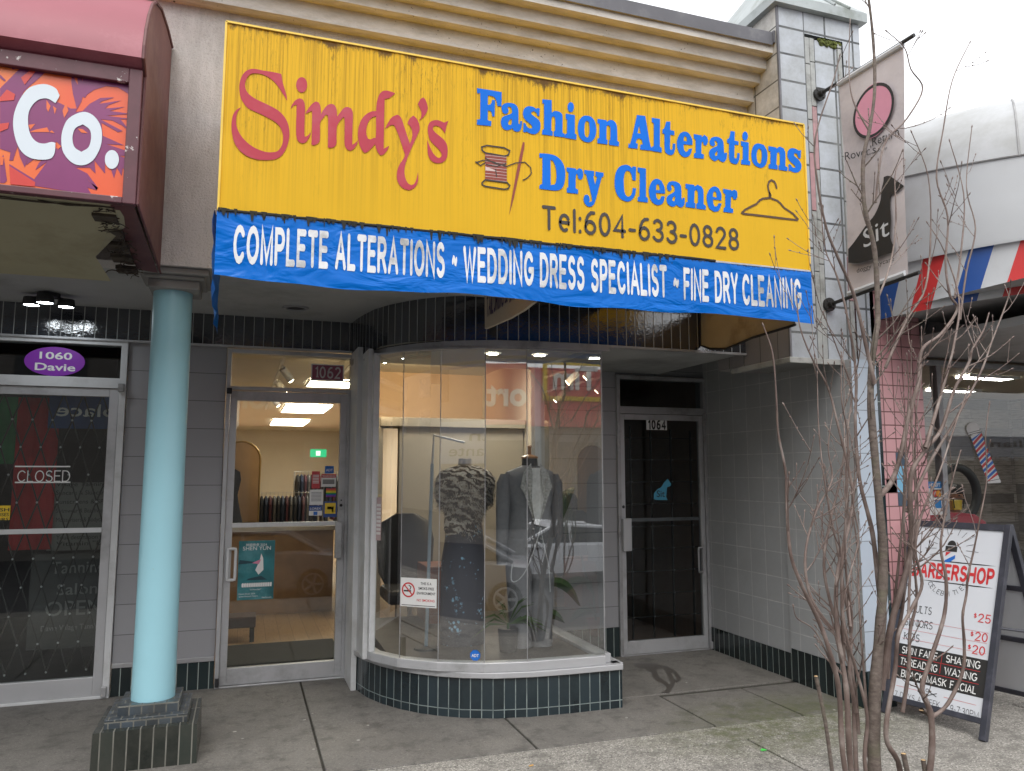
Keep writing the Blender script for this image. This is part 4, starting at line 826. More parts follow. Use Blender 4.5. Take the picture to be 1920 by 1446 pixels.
palms = ['0,390 160,230 300,125 470,165 400,240 300,330 250,370 200,420 140,560 120,640 0,660',
 '120,600 240,560 300,480 360,440 520,520 600,560 650,560 620,440 605,340 610,250 640,330 660,360 655,270 680,220 700,330 720,210 740,300 800,230 850,250 1000,270 1110,320 1130,400 1150,440 1110,420 1105,490 1080,430 1000,380 900,370 800,400 740,440 720,470 700,460 690,500 640,590 700,580 760,520 850,470 970,465 860,500 840,520 1030,490 920,530 890,560 1060,545 930,580 1110,605 900,620 1130,650 1020,650 1120,770 1030,700 950,660 850,650 1040,750 1000,760 860,680 870,790 1050,870 900,860 1140,940 1130,960 1010,960 1130,1005 1130,1100 1090,1200 1060,1255 1085,1150 1040,1060 1030,1130 990,1060 965,1150 940,1070 890,1010 890,1110 840,1050 800,1000 810,1110 760,1060 640,1060 740,1110 830,1230 760,1180 730,1140 820,1250 740,1230 790,1310 760,1290 300,1215 290,1160 400,1010 300,1080 330,1020 470,900 520,880 480,840 440,880 300,980 220,1040 240,960 210,1060 170,970 150,880 110,1000 80,1000 90,930 0,900 0,660',
 '0,1000 30,950 60,1170 40,1190 0,1190', '80,1030 300,1165 300,1215 270,1170 80,1060', '0,120 60,130 150,220 110,230 60,170 0,160', '0,270 50,320 40,330 0,300']
for k, s in enumerate(palms): place2d(b, fill2d([TQ(s)]), NF, .0035+.00012*k)
b.build('palm_print', matte('purple_print', (.20, .028, .125), .35, .08, 6), fp)
b = MB()
for k, s in enumerate(['240,700 300,690 260,740', '300,740 400,720 420,760 250,760', '395,490 430,540 410,590 395,560', '450,540 480,560 465,610', '500,500 560,560 600,600 560,560', '530,580 560,510 580,580 545,640', '420,760 440,745 465,770', '660,730 700,735 745,770 690,765', '0,960 35,975 25,1040 5,1040', '480,850 520,880 490,910']): place2d(b, fill2d([TQ(s)]), NF, .0048+.00006*k)
b.build('orange_print', matte('orange_print', (.70, .13, .035), .35, .06), fp)
b = MB()
for k, s in enumerate(['80,1045 300,1185 295,1222 90,1202', '180,300 290,210 340,160 370,170 210,360', '0,470 60,400 130,440 120,490 0,500', '0,690 80,680 70,730 0,760']): place2d(b, fill2d([TQ(s)]), NF, .0056+.00008*k)
b.build('red_print', matte('red_print', (.55, .045, .035), .35, .1), fp)
b = MB()
outline(b, NF, [TN('285,455 270,430 230,412 190,412 140,430 100,480 72,545 65,610 78,680 105,735 150,768 210,776 250,768 266,740 270,695 250,690 215,698 180,690 152,660 138,610 140,550 160,510 190,485 230,480 270,502 288,470')], .007)
outline(b, NF, [TN('400,545 450,560 485,605 495,660 485,720 450,780 400,803 350,790 310,745 298,690 305,630 335,575'), TN('402,605 435,630 442,670 430,715 395,738 362,715 352,670 365,625')], .007)
place2d(b, fill2d([TN(' '.join('%d,%d' % (543+34*math.cos(2*math.pi*k/20), 775+46*math.sin(2*math.pi*k/20)) for k in range(20)))]), NF, .007)
b.build('white_lettering', matte('white_sign_lettering', (.60, .66, .71), .35, .02), fp)
b = MB(); q = [(-8, 3.75, 2.795), (-.56, 3.75, 2.795), (-.58, 4.0, 2.77), (-.76, 4.35, 2.70), (-.74, 4.72, 2.66), (-8, 4.74, 2.66)]
b.add(q, [(0, 1, 2, 3, 4, 5)]); b.build('underside_cloth', matte('beige_underside', (.36, .33, .22), .75, .08, 2, .1, 10, dirt=(.24, .21, .13), dirts=1.5), na)
b = MB(); b.quad((xe-.01, 3.73, 2.79), (xe-.01, 4.78, 2.742), (xe-.11, 4.7, 2.735), (xe-.11, 3.75, 2.79)); b.build('hem', M['maroond'], na)
b = MB(); random.seed(9)
for i in range(60):
    y = 3.78+.85*random.random(); x = -.585-.08*random.random()**1.5; q = [(x, y, 2.785-.11*(y-3.75))]
    for k in range(4): q.append((q[-1][0]+random.uniform(-.03, .02), q[-1][1]+random.uniform(-.02, .03), q[-1][2]+random.uniform(-.010, .008)))
    b.tube(q, random.uniform(.0015, .0035), 5)
for i in range(5):
    q = [(-1.8+.3*i, 3.78, 2.79)]
    for k in range(7): q.append((min(-.6, q[-1][0]+.11), 3.77+random.uniform(0, .02), 2.788+random.uniform(-.010, .004)))
    b.tube(q, .0028, 5)
for k in range(5): b.box(-.70, -.60, 3.85+.18*k, 3.97+.18*k, 2.765-.016*k, 2.785-.016*k)
b.build('dead_creeper', matte('dry_creeper', (.055, .042, .03), .9, .3, 20), na)

# LED downlights under the soffit
led = thing('ceiling_light', (-1.31, 5.95, ZS), 'cluster of three bright LED spots under the left soffit', 'ceiling light')
b = MB(); b.lathe([(.07, 0), (.07, -.025), (.06, -.03), (.001, -.03)], (-1.31, 5.95, ZS), 28, False); [b.tube([(-1.31, 5.95, ZS-.02), (x, y, ZS-.035)], .01, 6) for x, y in ((-1.415, 5.97), (-1.31, 5.86), (-1.205, 5.97))]; b.build('mounting_plate', M['black'], led, True)
for x, y in ((-1.415, 5.97), (-1.31, 5.86), (-1.205, 5.97)):
    b = MB(); b.lathe([(.002, -.03), (.05, -.032), (.055, -.075), (.05, -.087)], (x, y, ZS), 20, False); h = b.build('lamp_housing', M['black'], led, True)
    b = MB(); b.lathe([(.047, -.083), (.001, -.083)], (x, y, ZS), 20, False); b.build('lamp', emit('led_white', (.88, .95, 1), 22), h)
def hit(F, u, v):
    d = ray(u, v); t = (F.o-_C).dot(F.n)/d.dot(F.n); q = _C+d*t-F.o; return q.dot(F.x), q.dot(F.y)
# ------------------------------------------------------------------ tiled tower between the shops
tw = thing('tiled_tower', (4.0, 4.6, 0), 'pale grey tiled tower pier with a pyramid metal cap between the two shops', 'tower')
TX0, TX1, TY = 3.6, 4.365, 4.42
b = MB(); b.wall([(TX0, TY), (3.845, TY)], 2.40, 5.03); b.wall([(4.20, TY), (TX1, TY), (TX1, 5.4)], 2.40, 5.03, u0=.64); b.wall([(3.845, TY), (4.20, TY)], 4.862, 5.03, u0=.3)
b.wall([(3.95, TY+.018), (4.19, TY+.018)], 2.40, 4.84, u0=.31); b.build('front_tiling', M['ttile'], tw)
b = MB(); b.wall([(3.6, 5.2), (3.6, TY)], 2.66, 5.03); b.build('side_tiling', M['tside'], tw)
b = MB(); b.wall([(3.6, 5.1), (3.6, TY)], 2.40, 2.66); b.box(3.606, 4.35, 4.45, 5.3, 2.41, 2.63); b.build('lower_side_tiling', M['tlow'], tw)
b = MB(); b.quad((3.6, 4.42, 2.396), (4.36, 4.42, 2.396), (4.36, 5.14, 2.396), (3.6, 5.14, 2.396)); b.build('underside_tiling', M['ltile'], tw)
b = MB(); b.box(3.592, 4.37, 4.405, 4.42, 2.362, 2.402); b.box(3.585, 3.602, 4.405, 5.1, 2.362, 2.402); b.build('bottom_trim', matte('dirty_white_trim', (.36, .36, .34), .6, .15, 6, dirt=(.15, .15, .13), dirts=5), tw, bevel=.004)
b = MB(); b.box(3.597, 3.612, 4.412, 4.43, 2.40, 5.03); b.build('corner_bead', M['flash'], tw)
b = MB(); b.box(3.845, 4.20, TY+.03, TY+.06, 2.40, 4.862); b.build('channel_back', matte('stained_channel', (.07, .068, .058), .9, .4, 9, dirt=(.03, .03, .025), dirts=6), tw)
random.seed(21)
cols_ = {'grey_strip': [], 'slate_strip': [], 'pink_strip': []}
for x0, x1 in ((3.848, 3.89), (3.893, 3.935), (4.155, 4.192)):
    z = 2.405
    while z < 4.84:
        l = random.uniform(.2, .5); k = random.choice(('grey_strip', 'grey_strip', 'slate_strip', 'grey_strip', 'pink_strip') if z < 3.9 else ('grey_strip',)); cols_[k].append((x0, x1, z, min(4.84, z+l-.006))); z += l
for k, c in (('grey_strip', (.33, .34, .33)), ('slate_strip', (.07, .085, .10)), ('pink_strip', (.40, .23, .24))):
    b = MB()
    for x0, x1, z0, z1 in cols_[k]: b.box(x0, x1, TY+.004, TY+.03, z0, z1)
    b.build(k, matte(k, c, .6, .15, 14, .15, 60, dirt=(.14, .14, .12), dirts=5), tw, bevel=.003)
b = MB()
ez = 5.035
b.add([(3.555, 4.375, ez), (4.41, 4.375, ez), (4.41, 5.5, ez), (3.555, 5.5, ez), (3.555, 4.375, ez+.075), (4.41, 4.375, ez+.075), (4.41, 5.5, ez+.075), (3.555, 5.5, ez+.075), (3.98, 4.95, 5.75)], [(0, 1, 5, 4), (1, 2, 6, 5), (2, 3, 7, 6), (3, 0, 4, 7), (0, 3, 2, 1), (4, 5, 8), (5, 6, 8), (6, 7, 8), (7, 4, 8)])
for x in (3.72, 3.85, 4.1, 4.24): b.tube([(x, 4.372, ez+.08), (3.98+(x-3.98)*.15, 4.86, 5.655)], .012, 6)
b.build('metal_cap', matte('weathered_roof_metal', (.34, .37, .37), .5, .15, 4, .08, 30, metal=.2, dirt=(.18, .2, .17), dirts=3.5), tw)
b = MB(); random.seed(4)
for i in range(160):
    x = 3.99+.2*random.random()**.8; z = 4.865-.035*random.random()-.02*(random.random() < .4); r = .008+.011*random.random()
    b.ball((x, TY+.012+.02*random.random(), z), r, 6, 4, (1, .8, .8))
b.build('moss', matte('green_moss', (.085, .10, .02), .95, .5, 30), tw)
b = MB(); b.wall([(4.055, 4.338), (4.275, 4.338)], .25, 2.40, u0=.09); b.build('pier_tiling', tiles('pale_blue_pier_tile', (.40, .46, .53), (.2, .22, .24), .31, .305, .003, .35, .04, bs=.4, uo=(.05, .1)), tw)
b = MB(); b.box(4.275, 4.30, 4.335, 4.9, .25, 2.395); b.box(4.06, 4.30, 4.333, 4.40, 0, .25); b.build('dark_trim', M['gtile'], tw)
# ------------------------------------------------------------------ barber shop to the right
bs = thing('barber_shop', (5.6, 5.0, 0), 'barber shop front with a pink tiled pillar and a large window', 'shop')
b = MB(); b.box(4.33, 4.79, 4.42, 4.95, 0, 2.95); pk = b.build('tiled_pillar', tiles('pink_square_tile', (.56, .30, .315), (.15, .075, .07), .098, .098, .0042, .35, .05, bs=.4, uo=(.0, .02)), bs)
for name, c, pts in (('blue_accent_tile', (.18, .42, .6), ((1685, 893), (1678, 905), (1690, 917))), ('slate_accent_tile', (.05, .08, .12), ((1696, 872), (1679, 920), (1697, 940)))):
    b = MB()
    for u, v in pts: q = aty(u, v, 4.42); x = 4.395+math.floor((q.x-4.395)/.098)*.098; z = -.02+math.floor((q.z+.02)/.098)*.098; b.box(x+.003, x+.095, 4.417, 4.422, z+.003, z+.095)
    b.build(name, matte(name, c, .35, .1), pk)
WY = 4.9; WF = front(WY)
b = MB(); b.slab(WF, 4.79, 8.5, 0, .62, -.1, 0); b.build('stall_riser', M['atile'], bs)
b = MB(); b.slab(WF, 5.45, 5.505, .62, 2.52, -.05, .02); b.slab(WF, 4.79, 4.83, .62, 2.52, -.05, .02); b.slab(WF, 4.83, 8.5, .62, .67, -.05, .02); b.slab(WF, 4.83, 8.5, 2.485, 2.53, -.05, .025); b.build('window_frame', M['alud'], bs, bevel=.003)
b = MB(); b.slab(WF, 4.83, 5.45, .67, 2.485, -.012, -.006); b.slab(WF, 5.505, 8.5, .67, 2.485, -.012, -.006); b.build('window_glass', M['bglass'], bs)
b = MB(); b.box(4.79, 9, 2.9, 4.97, 2.56, 2.62); b.quad((4.395, 4.5, 2.76), (9, 4.5, 2.76), (9, 2.5, 2.76), (4.395, 2.5, 2.76)); b.build('entry_soffit', M['soffit'], bs)
b = MB(); b.box(4.365, 12, 4.55, 5.0, 2.95, 4.0); b.box(4.40, 12, 5.0, 9, 2.60, 4.0); b.build('upper_wall', M['stucco'], bs)
def planks():
    m, nt, bb = new_mat('grey_wood_planks'); t = N(nt, 'ShaderNodeTexCoord'); br = N(nt, 'ShaderNodeTexBrick'); br.offset = .41; L(nt, t.outputs['UV'], br.inputs['Vector'])
    br.inputs['Scale'].default_value = 1; br.inputs['Brick Width'].default_value = 1.1; br.inputs['Row Height'].default_value = .12; br.inputs['Mortar Size'].default_value = .002
    br.inputs['Color1'].default_value = (.52, .49, .45, 1); br.inputs['Color2'].default_value = (.17, .155, .145, 1); br.inputs['Mortar'].default_value = (.05, .045, .04, 1)
    out = mixc(nt, br.outputs['Color'], (.10, .085, .07), ramp(nt, [(.45, 0.0), (.7, .7)], tnoise(nt, coords(nt, 'UV', (2.5, 22, 1)), 2.5, 7)).outputs[0]); L(nt, out, bb.inputs['Base Color']); bb.inputs['Roughness'].default_value = .7; return m
b = MB(); b.quad((4.5, 7.4, 0), (9.5, 7.4, 0), (9.5, 7.4, 2.6), (4.5, 7.4, 2.6)); b.quad((9.5, 4.9, 0), (9.5, 7.4, 0), (9.5, 7.4, 2.6), (9.5, 4.9, 2.6)); b.quad((4.5, 5.0, 0), (4.5, 7.4, 0), (4.5, 7.4, 2.6), (4.5, 5, 2.6)); b.build('plank_wall', planks(), bs)
b = MB(); b.box(4.5, 9.5, 4.98, 7.4, 2.54, 2.56)
b.build('slatted_ceiling', tiles('cream_slats', (.50, .45, .34), (.2, .17, .12), 3, .07, .004, .6, .06, bs=.3), bs)
b = MB(); b.quad((4.4, 4.9, .006), (9.5, 4.9, .006), (9.5, 7.4, .006), (4.4, 7.4, .006)); b.build('shop_floor', M['wood'], bs)
for x, y in ((6.2, 6.9), (7.6, 6.6), (6.9, 5.6)):
    o = thing('ceiling_light', (x, y, 2.53), 'slim lit ceiling panel inside the barber shop', 'ceiling light', 'barber shop ceiling lights')
    b = MB(); b.box(x-.3, x+.3, y-.08, y+.08, 2.515, 2.535); b.build('diffuser', emit('barber_panel', (1, .95, .85), 10), o); b = MB(); b.box(x-.32, x+.32, y-.1, y-.08, 2.51, 2.538); b.box(x-.32, x+.32, y+.08, y+.1, 2.51, 2.538); b.build('rim', M['white'], o)
# white dome awning with barber stripes
da = thing('dome_awning', (5.9, 3.6, 2.72), 'white domed awning with a red, white and blue striped skirt', 'awning')
cx, cy = 5.9, 4.42
def el(a, rx, ry): return (cx-rx*math.cos(a), cy-ry*math.sin(a))
NA = 60
def lean(z, y): return z-(cy-y)*(.03+.10*min(1, max(0, (z-3.07)/.65)))
def sheet(mb, prof, name, m, smooth=True):
    n = len(prof); v = []
    for i in range(NA+1):
        a = math.pi*i/NA
        for rx, ry, z in prof: x, y = el(a, rx, ry); v.append((x, y, lean(z, y)))
    mb.add(v, [(i*n+k, (i+1)*n+k, (i+1)*n+k+1, i*n+k+1) for i in range(NA) for k in range(n-1)])
    return mb
pr2 = [(1.55, 1.98, 3.09), (1.58, 2.02, 3.07), (1.585, 2.03, 3.10), (1.585, 2.03, 3.42), (1.585, 2.03, 3.72)]
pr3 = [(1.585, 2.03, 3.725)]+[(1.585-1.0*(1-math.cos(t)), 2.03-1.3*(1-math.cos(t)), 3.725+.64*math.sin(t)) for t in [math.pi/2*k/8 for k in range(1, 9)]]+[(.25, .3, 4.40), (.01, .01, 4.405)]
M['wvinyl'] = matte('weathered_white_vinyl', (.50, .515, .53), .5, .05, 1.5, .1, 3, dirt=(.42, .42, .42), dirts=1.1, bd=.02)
b = MB(); sheet(b, pr2, '', 0); drum = b.build('drum', M['wvinyl'], da, True); b = MB(); sheet(b, pr3, '', 0); b.build('dome', matte('grimy_dimmed_vinyl', (.43, .44, .45), .55, .06, 1.5, .1, 3, dirt=(.30, .30, .285), dirts=1.6, dth=(.42, .7), bd=.02), da, True)  # dome colour: grime, plus a base darkened to offset strong sky light
b = MB()
for k, a in enumerate((.55, 1.15, 1.75, 2.4)): b.tube([(*el(a, r1+.003, r2+.003), lean(z, el(a, r1, r2)[1])) for r1, r2, z in pr3], .006, 5)
b.tube([(*el(math.pi*i/NA, 1.59, 2.035), lean(3.722, el(math.pi*i/NA, 1.59, 2.035)[1])) for i in range(NA+1)], .007, 5); b.build('welded_seam', matte('grey_seam', (.30, .30, .30), .6, .2, 8), da)
b = MB(); b.tube([(*el(math.pi*i/NA, 1.56, 1.99), 3.085+.004*math.sin(i*2.1)) for i in range(NA+1)], .014, 6); b.build('lower_rail', M['alud'], da)
mats = {'w': M['wvinyl'], 'r': matte('red_stripe_vinyl', (.56, .035, .035), .42, .06, 2), 'b': matte('blue_stripe_vinyl', (.015, .075, .30), .42, .06, 2)}
seq = 'bwrw'*10; st = {k: MB() for k in 'wrb'}; tot = 40; sub = 5
def sk_(a, t): return (*el(min(math.pi, max(0, a)), 1.555-.02*t, 1.985-.025*t), 3.07-.36*t)
for i, c in enumerate(seq):
    for j in range(sub):
        a0 = math.pi*(i+j/sub)/tot; a1 = math.pi*(i+(j+1)/sub)/tot; sh = .07
        for t0, t1 in ((0, .5), (.5, 1)): st[c].quad(sk_(a0+sh*(1-t1), t1), sk_(a1+sh*(1-t1), t1), sk_(a1+sh*(1-t0), t0), sk_(a0+sh*(1-t0), t0))
for k, nm in (('w', 'white_stripe'), ('r', 'red_stripe'), ('b', 'blue_stripe')): st[k].build(nm, mats[k], da)
# ------------------------------------------------------------------ banner on two poles
bn = thing('street_banner', (3.953, 4.42, 3.6), 'tall grey fabric banner on two black poles, pink disc and black sitting dog emblem', 'banner')
b = MB(); ny, nz = 14, 24; v = []
for j in range(nz+1):
    for i in range(ny+1):
        fy = i/ny; fz = j/nz; w = .58-.07*(1-fz); x = 3.953+.018*math.sin(fy*4+fz*3)*math.sin(math.pi*fz)
        v.append((x, 4.215-w*fy, 2.845+.03*fy*(fz-.5)+1.535*fz))
b.add(v, [(j*(ny+1)+i, j*(ny+1)+i+1, (j+1)*(ny+1)+i+1, (j+1)*(ny+1)+i) for j in range(nz) for i in range(ny)])
bfab = b.build('banner_cloth', matte('greyed_banner_cloth', (.50, .455, .455), .8, .08, 4, .25, 7, dirt=(.36, .32, .33), dirts=2.2, bd=.02), bn, True)
for z0, z1, y1 in ((4.396, 4.378, 3.55), (2.80, 2.842, 3.62)):
    b = MB(); b.tube([(3.953, 4.42, z0), (3.953, y1, z1)], .0135, 10); b.build('pole', M['blackv'], bn, True)
    b = MB(); F4 = Frame((3.953, 4.42, z0), (1, 0, 0), (0, 0, 1), (0, -1, 0)); b.tube([F4.p(0, 0, 0), F4.p(0, 0, .018)], .05, 18); b.tube([F4.p(0, 0, .018), F4.p(0, 0, .05)], .024, 12)
    for k in range(4): b.ball(F4.p(.036*math.cos(.8+1.57*k), .036*math.sin(.8+1.57*k), .02), .006, 6, 4)
    b.build('bracket', M['blackv'], bn)
for q0, q1 in (((3.948, 4.21, 4.375), (3.948, 3.64, 4.362)), ((3.948, 4.21, 2.835), (3.948, 3.72, 2.86))): b = MB(); b.tube([q0, q1], .021, 8); b.build('pole_sleeve', M['wvinyl'], bn, True)
BF = Frame((3.928, 4.21, 0), (0, -1, 0), (0, 0, 1), (-1, 0, 0))
c0 = hit(BF, 1637, 208)
b = MB(); b.disc(BF, c0[0], c0[1], .165, .001, 32, .185); b.build('pink_disc', matte('pink_print', (.58, .25, .33), .7, .06), bfab)
b = MB(); b.ring(BF, c0[0], c0[1], .160, .180, .0016, 40); 
A_ = lambda s: [hit(BF, 1400+x/2.333, y/2.333) for x, y in P(s)]
place2d(b, fill2d([crom(A_('600,775 625,770 670,800 690,815 660,840 630,855 628,900 632,960 630,1040 648,1085 640,1105 590,1120 500,1150 445,1150 445,1090 470,1060 520,990 560,940 585,880 590,830 598,800'))]), BF, .0016)
def tx(F, mb, s, a, bb, h, c, bold=0, fn=text, **k):
    p, q = hit(F, *a), hit(F, *bb); return fn(mb, F, s, p[0], p[1], h, c, x1=q[0], slant=(q[1]-p[1])/(q[0]-p[0]), **k)
tx(BF, b, "Rover's", (1585, 301), (1643, 287), .062, .0018); tx(BF, b, 'Return', (1636, 275), (1686, 254), .065, .0019); tx(BF, b, 'doggy daycare', (1607, 512), (1677, 489), .034, .002); tx(BF, b, 'powered by', (1618, 296), (1664, 279), .02, .002)
b.build('black_print', M['blackv'], bfab)
b = MB(); tx(BF, b, 'Sit', (1620, 466), (1668, 440), .135, .0024, bold=.012); b.build('white_print', M['wvinyl'], bfab)
# ------------------------------------------------------------------ sandwich board
AX = Vector((.206, -.978, 0)); th = .355; nin = Vector((.978, .206, 0))
AO = Vector((4.106, 4.256, 0)); HW, HL = .65, 1.34
UP = nin*math.sin(th)+Vector((0, 0, math.cos(th)))
FA_ = Frame(AO, AX, UP)
ab = thing('sandwich_board', AO+AX*.32+nin*.45, 'folding black framed white pavement sign for a barbershop with red prices', 'sign board')
M['sframe'] = matte('dark_blue_grey_frame', (.035, .037, .05), .4, .15, 8, dirt=(.07, .07, .09), dirts=8)
b = MB()
for x0 in (-.012, HW-.028): b.slab(FA_, x0, x0+.04, 0, HL, -.02, .018)
b.slab(FA_, .028, HW-.028, HL-.045, HL-.003, -.018, .016); b.slab(FA_, .028, HW-.028, .09, .125, -.018, .016); b.build('front_frame', M['sframe'], ab, bevel=.003)
b = MB(); b.slab(FA_, .028, HW-.028, .125, HL-.045, -.008, .004); fpan = b.build('front_panel', matte('white_sign_panel', (.60, .62, .66), .4, .03, 2), ab)
top = AO+UP*HL; UP2 = nin*-math.sin(th)+Vector((0, 0, math.cos(th)))
FB = Frame(AO+nin*(2*math.sin(th)*HL), AX*-1, UP2); FB.o = FB.o+AX*HW
b = MB()
for x0 in (-.012, HW-.028): b.slab(FB, x0, x0+.04, 0, HL, -.018, .02)
for z in (.09, .5, .88, HL-.04): b.slab(FB, .028, HW-.028, z, z+.035, -.016, .018)
b.build('back_frame', M['sframe'], ab, bevel=.003)
b = MB(); b.slab(FB, .028, HW-.028, .125, HL-.045, -.006, .006); b.build('back_panel', matte('white_back_panel', (.55, .57, .6), .5, .05, 2), ab)
b = MB(); p = FA_.p(HW-.01, .68, -.02); q = FB.p(.01, .60, -.02); b.tube([p, q], .009, 8); b.build('brace', M['sframe'], ab)
b = MB(); t_ = hit(FA_, 1858, 1240); z0 = hit(FA_, 1851, 1312)[1]; b.poly(FA_, [(.030, z0), (HW-.030, z0), (HW-.030, t_[1]), (.030, t_[1])], .0052)
sc_ = MB()
k1 = hit(FA_, 1773, 1024); k2 = hit(FA_, 1796, 1036); cxx = (k1[0]+k2[0])/2; 
b.poly(FA_, [(cxx-.04, k2[1]), (cxx+.04, k2[1]), (cxx+.04, k2[1]+.038), (cxx-.04, k2[1]+.038)], .0052); b.poly(FA_, [(cxx+.03*math.cos(math.pi*k/10), k2[1]+.043+.035*math.sin(math.pi*k/10)) for k in range(11)], .0052)
for k in range(13):
    a = math.pi*(-.12+1.24*k/12); r0, r1 = .10, .15+.03*(k % 2)
    if abs(a-math.pi/2) < .2: continue
    ribbon(b, FA_, [(cxx+r0*math.cos(a), k2[1]+.02+r0*math.sin(a)), (cxx+r1*math.cos(a), k2[1]+.02+r1*math.sin(a))], .0014, .0053+.0001*k, rnd=False)
ba = hit(FA_, 1843, 1060); bb_ = hit(FA_, 1840, 1101)
for zz in (ba[1], bb_[1]): b.poly(FA_, [(.10, zz-.001), (.22, zz-.004), (.50, zz-.004), (.60, zz), (.50, zz+.003), (.22, zz+.003)], .0053)
txt = [(FA_, 'ADULTS', .055, hit(FA_, 1746, 1153)[1], .046, .225), (FA_, 'SENIORS', .055, hit(FA_, 1744, 1180)[1], .046, .245), (FA_, 'KIDS', .065, hit(FA_, 1711, 1202)[1], .046, .17)]
for F_, s, x, z, h, x1 in txt: strokes(b, F_, s, x, z, h, .0054, x1=x1, th=.055, gap=.24, serif=True)
pz = hit(FA_, 1840, 1350)[1]
strokes(b, FA_, '7 DAYS A WEEK', .06, pz+.004, .036, .0054, x1=.36, th=.045, gap=.26); strokes(b, FA_, '9-7:30PM', .43, pz+.002, .038, .0054, x1=.60, th=.045, gap=.26)
ce = 'CELEBRITIES'
for k, ch in enumerate(ce):
    a = R(-150+120*k/(len(ce)-1)); r = .145; ox = cxx+.0+r*math.cos(a); oz = bb_[1]+.055+r*math.sin(a)-.0; dr = Vector((math.cos(a+math.pi/2), math.sin(a+math.pi/2)))
    G2 = Frame(FA_.p(ox, oz, 0), FA_.x*dr.x+FA_.y*dr.y, FA_.x*-dr.y+FA_.y*dr.x); strokes(b, G2, ch, 0, 0, .03, .0054, th=.05)
scz = hit(FA_, 1748, 1302); 
for sgn_ in (1, -1): ribbon(b, FA_, [(scz[0]-.02, scz[1]+.012*sgn_), (scz[0]+.03, scz[1]-.010*sgn_)], .0025, .0056+.0002*sgn_); b.ring(FA_, scz[0]-.032, scz[1]+.016*sgn_, .008, .011, .0058+.0002*sgn_, 14)
b.build('black_print', M['blackv'], fpan)
b = MB(); pb = hit(FA_, 1868, 1097); strokes(b, FA_, 'BARBERSHOP', .058, bb_[1]+.028, ba[1]-bb_[1]-.056, .0055, x1=.588, th=.125, gap=.34)
for s, (u, v) in (('25', (1858, 1171)), ('20', (1852, 1206)), ('20', (1847, 1231))):
    x, z = hit(FA_, u, v); strokes(b, FA_, s, x-.075, z+.004, .05, .0055, x1=x-.004, th=.065, serif=False); strokes(b, FA_, '$', x-.105, z+.026, .026, .0055, x1=x-.09, th=.08)
for z in [t_[1]+d for d in (.038, .10, .165)]: ribbon(b, FA_, [(.05, z), (HW-.05, z)], .0009, .0053, rnd=False)
sb = (t_[1]-z0)/3
for i in (1, 2): ribbon(b, FA_, [(.05, z0+sb*i), (HW-.07, z0+sb*i)], .0013, .0058, rnd=False)
ribbon(b, FA_, [(.335, z0+sb+.012), (.335, t_[1]-.01)], .0013, .0059, rnd=False)
for x0, x1 in ((.06, .25), (.38, .58)): ribbon(b, FA_, [(x0, scz[1]), (x1, scz[1])], .001, .0053, rnd=False)
b.build('red_print', M['redv'], fpan)
b = MB()
for s, x, r, x1 in (('SKIN FADE', .065, 2, .305), ('SHAVING', .365, 2, .575), ('THREADING', .065, 1, .315), ('WAXING', .365, 1, .565), ('BLACK MASK FACIAL', .085, 0, .57)): strokes(b, FA_, s, x, z0+sb*r+.016, sb-.034, .0062, x1=x1, th=.075, gap=.24, serif=True)
b.build('white_print', M['white'], fpan)
b = MB(); x, z = cxx, k2[1]
b.poly(FA_, [(x-.033, z-.075), (x-.0, z-.075), (x+.033, z-.045), (x+.033, z-.02), (x-.033, z-.062)], .0057); b.build('blue_print', M['bluev'], fpan); 
b = MB(); b.poly(FA_, [(x-.033, z-.004), (x-.033, z-.035), (x-.0, z-.004)], .0058); b.build('red_stripe_print', M['redv'], fpan)

# ------------------------------------------------------------------ the young street tree
tr = thing('street_tree', (2.62, 2.74, 0), 'bare young multi-stemmed street tree with reddish budded twigs', 'tree')
def bark():
    m, nt, bb = new_mat('grey_brown_bark'); v = coords(nt, scale=(1, 1, 2.2)); r = ramp(nt, [(.3, (.07, .052, .043)), (.55, (.135, .107, .09)), (.75, (.21, .175, .15))], tnoise(nt, v, 26, 6, .7))
    g = ramp(nt, [(.5, 0.0), (.7, .5)], tnoise(nt, v, 7, 4)); o = mixc(nt, r.outputs[0], (.12, .12, .07), g.outputs[0]); L(nt, o, bb.inputs['Base Color']); bb.inputs['Roughness'].default_value = .85; bump(nt, bb, tnoise(nt, v, 60, 5), .5, .004); return m
def twigm():
    m, nt, bb = new_mat('red_brown_twig'); v = coords(nt); r = ramp(nt, [(.3, (.09, .06, .05)), (.52, (.165, .12, .102)), (.7, (.27, .225, .20))], tnoise(nt, v, 9, 4)); L(nt, r.outputs[0], bb.inputs['Base Color']); bb.inputs['Roughness'].default_value = .6; bump(nt, bb, tnoise(nt, v, 90, 4), .3, .003); return m
M['bark'] = bark(); M['twig'] = twigm()
PD = [2.80]
def tp(u, v, dy=0):   # the stems stand in an upright sheet through the tree
    return aty(u, v, 2.80+dy)
def spline(pts, seg=5):
    P_ = [Vector(p) for p in pts]; out = []
    for i in range(len(P_)-1):
        p0 = P_[max(i-1, 0)]; p1 = P_[i]; p2 = P_[i+1]; p3 = P_[min(i+2, len(P_)-1)]
        for k in range(seg):
            t = k/seg; out.append(.5*((2*p1)+(p2-p0)*t+(2*p0-5*p1+4*p2-p3)*t*t+(3*p1-p0-3*p2+p3)*t**3))
    out.append(P_[-1]); return out
def bud(mb, p, d, l=.014, r=.0032):
    d = d.normalized(); mb.tube([p, p+d*l*.4, p+d*l*.8, p+d*l], [r*.6, r, r*.6, r*.1], 5)
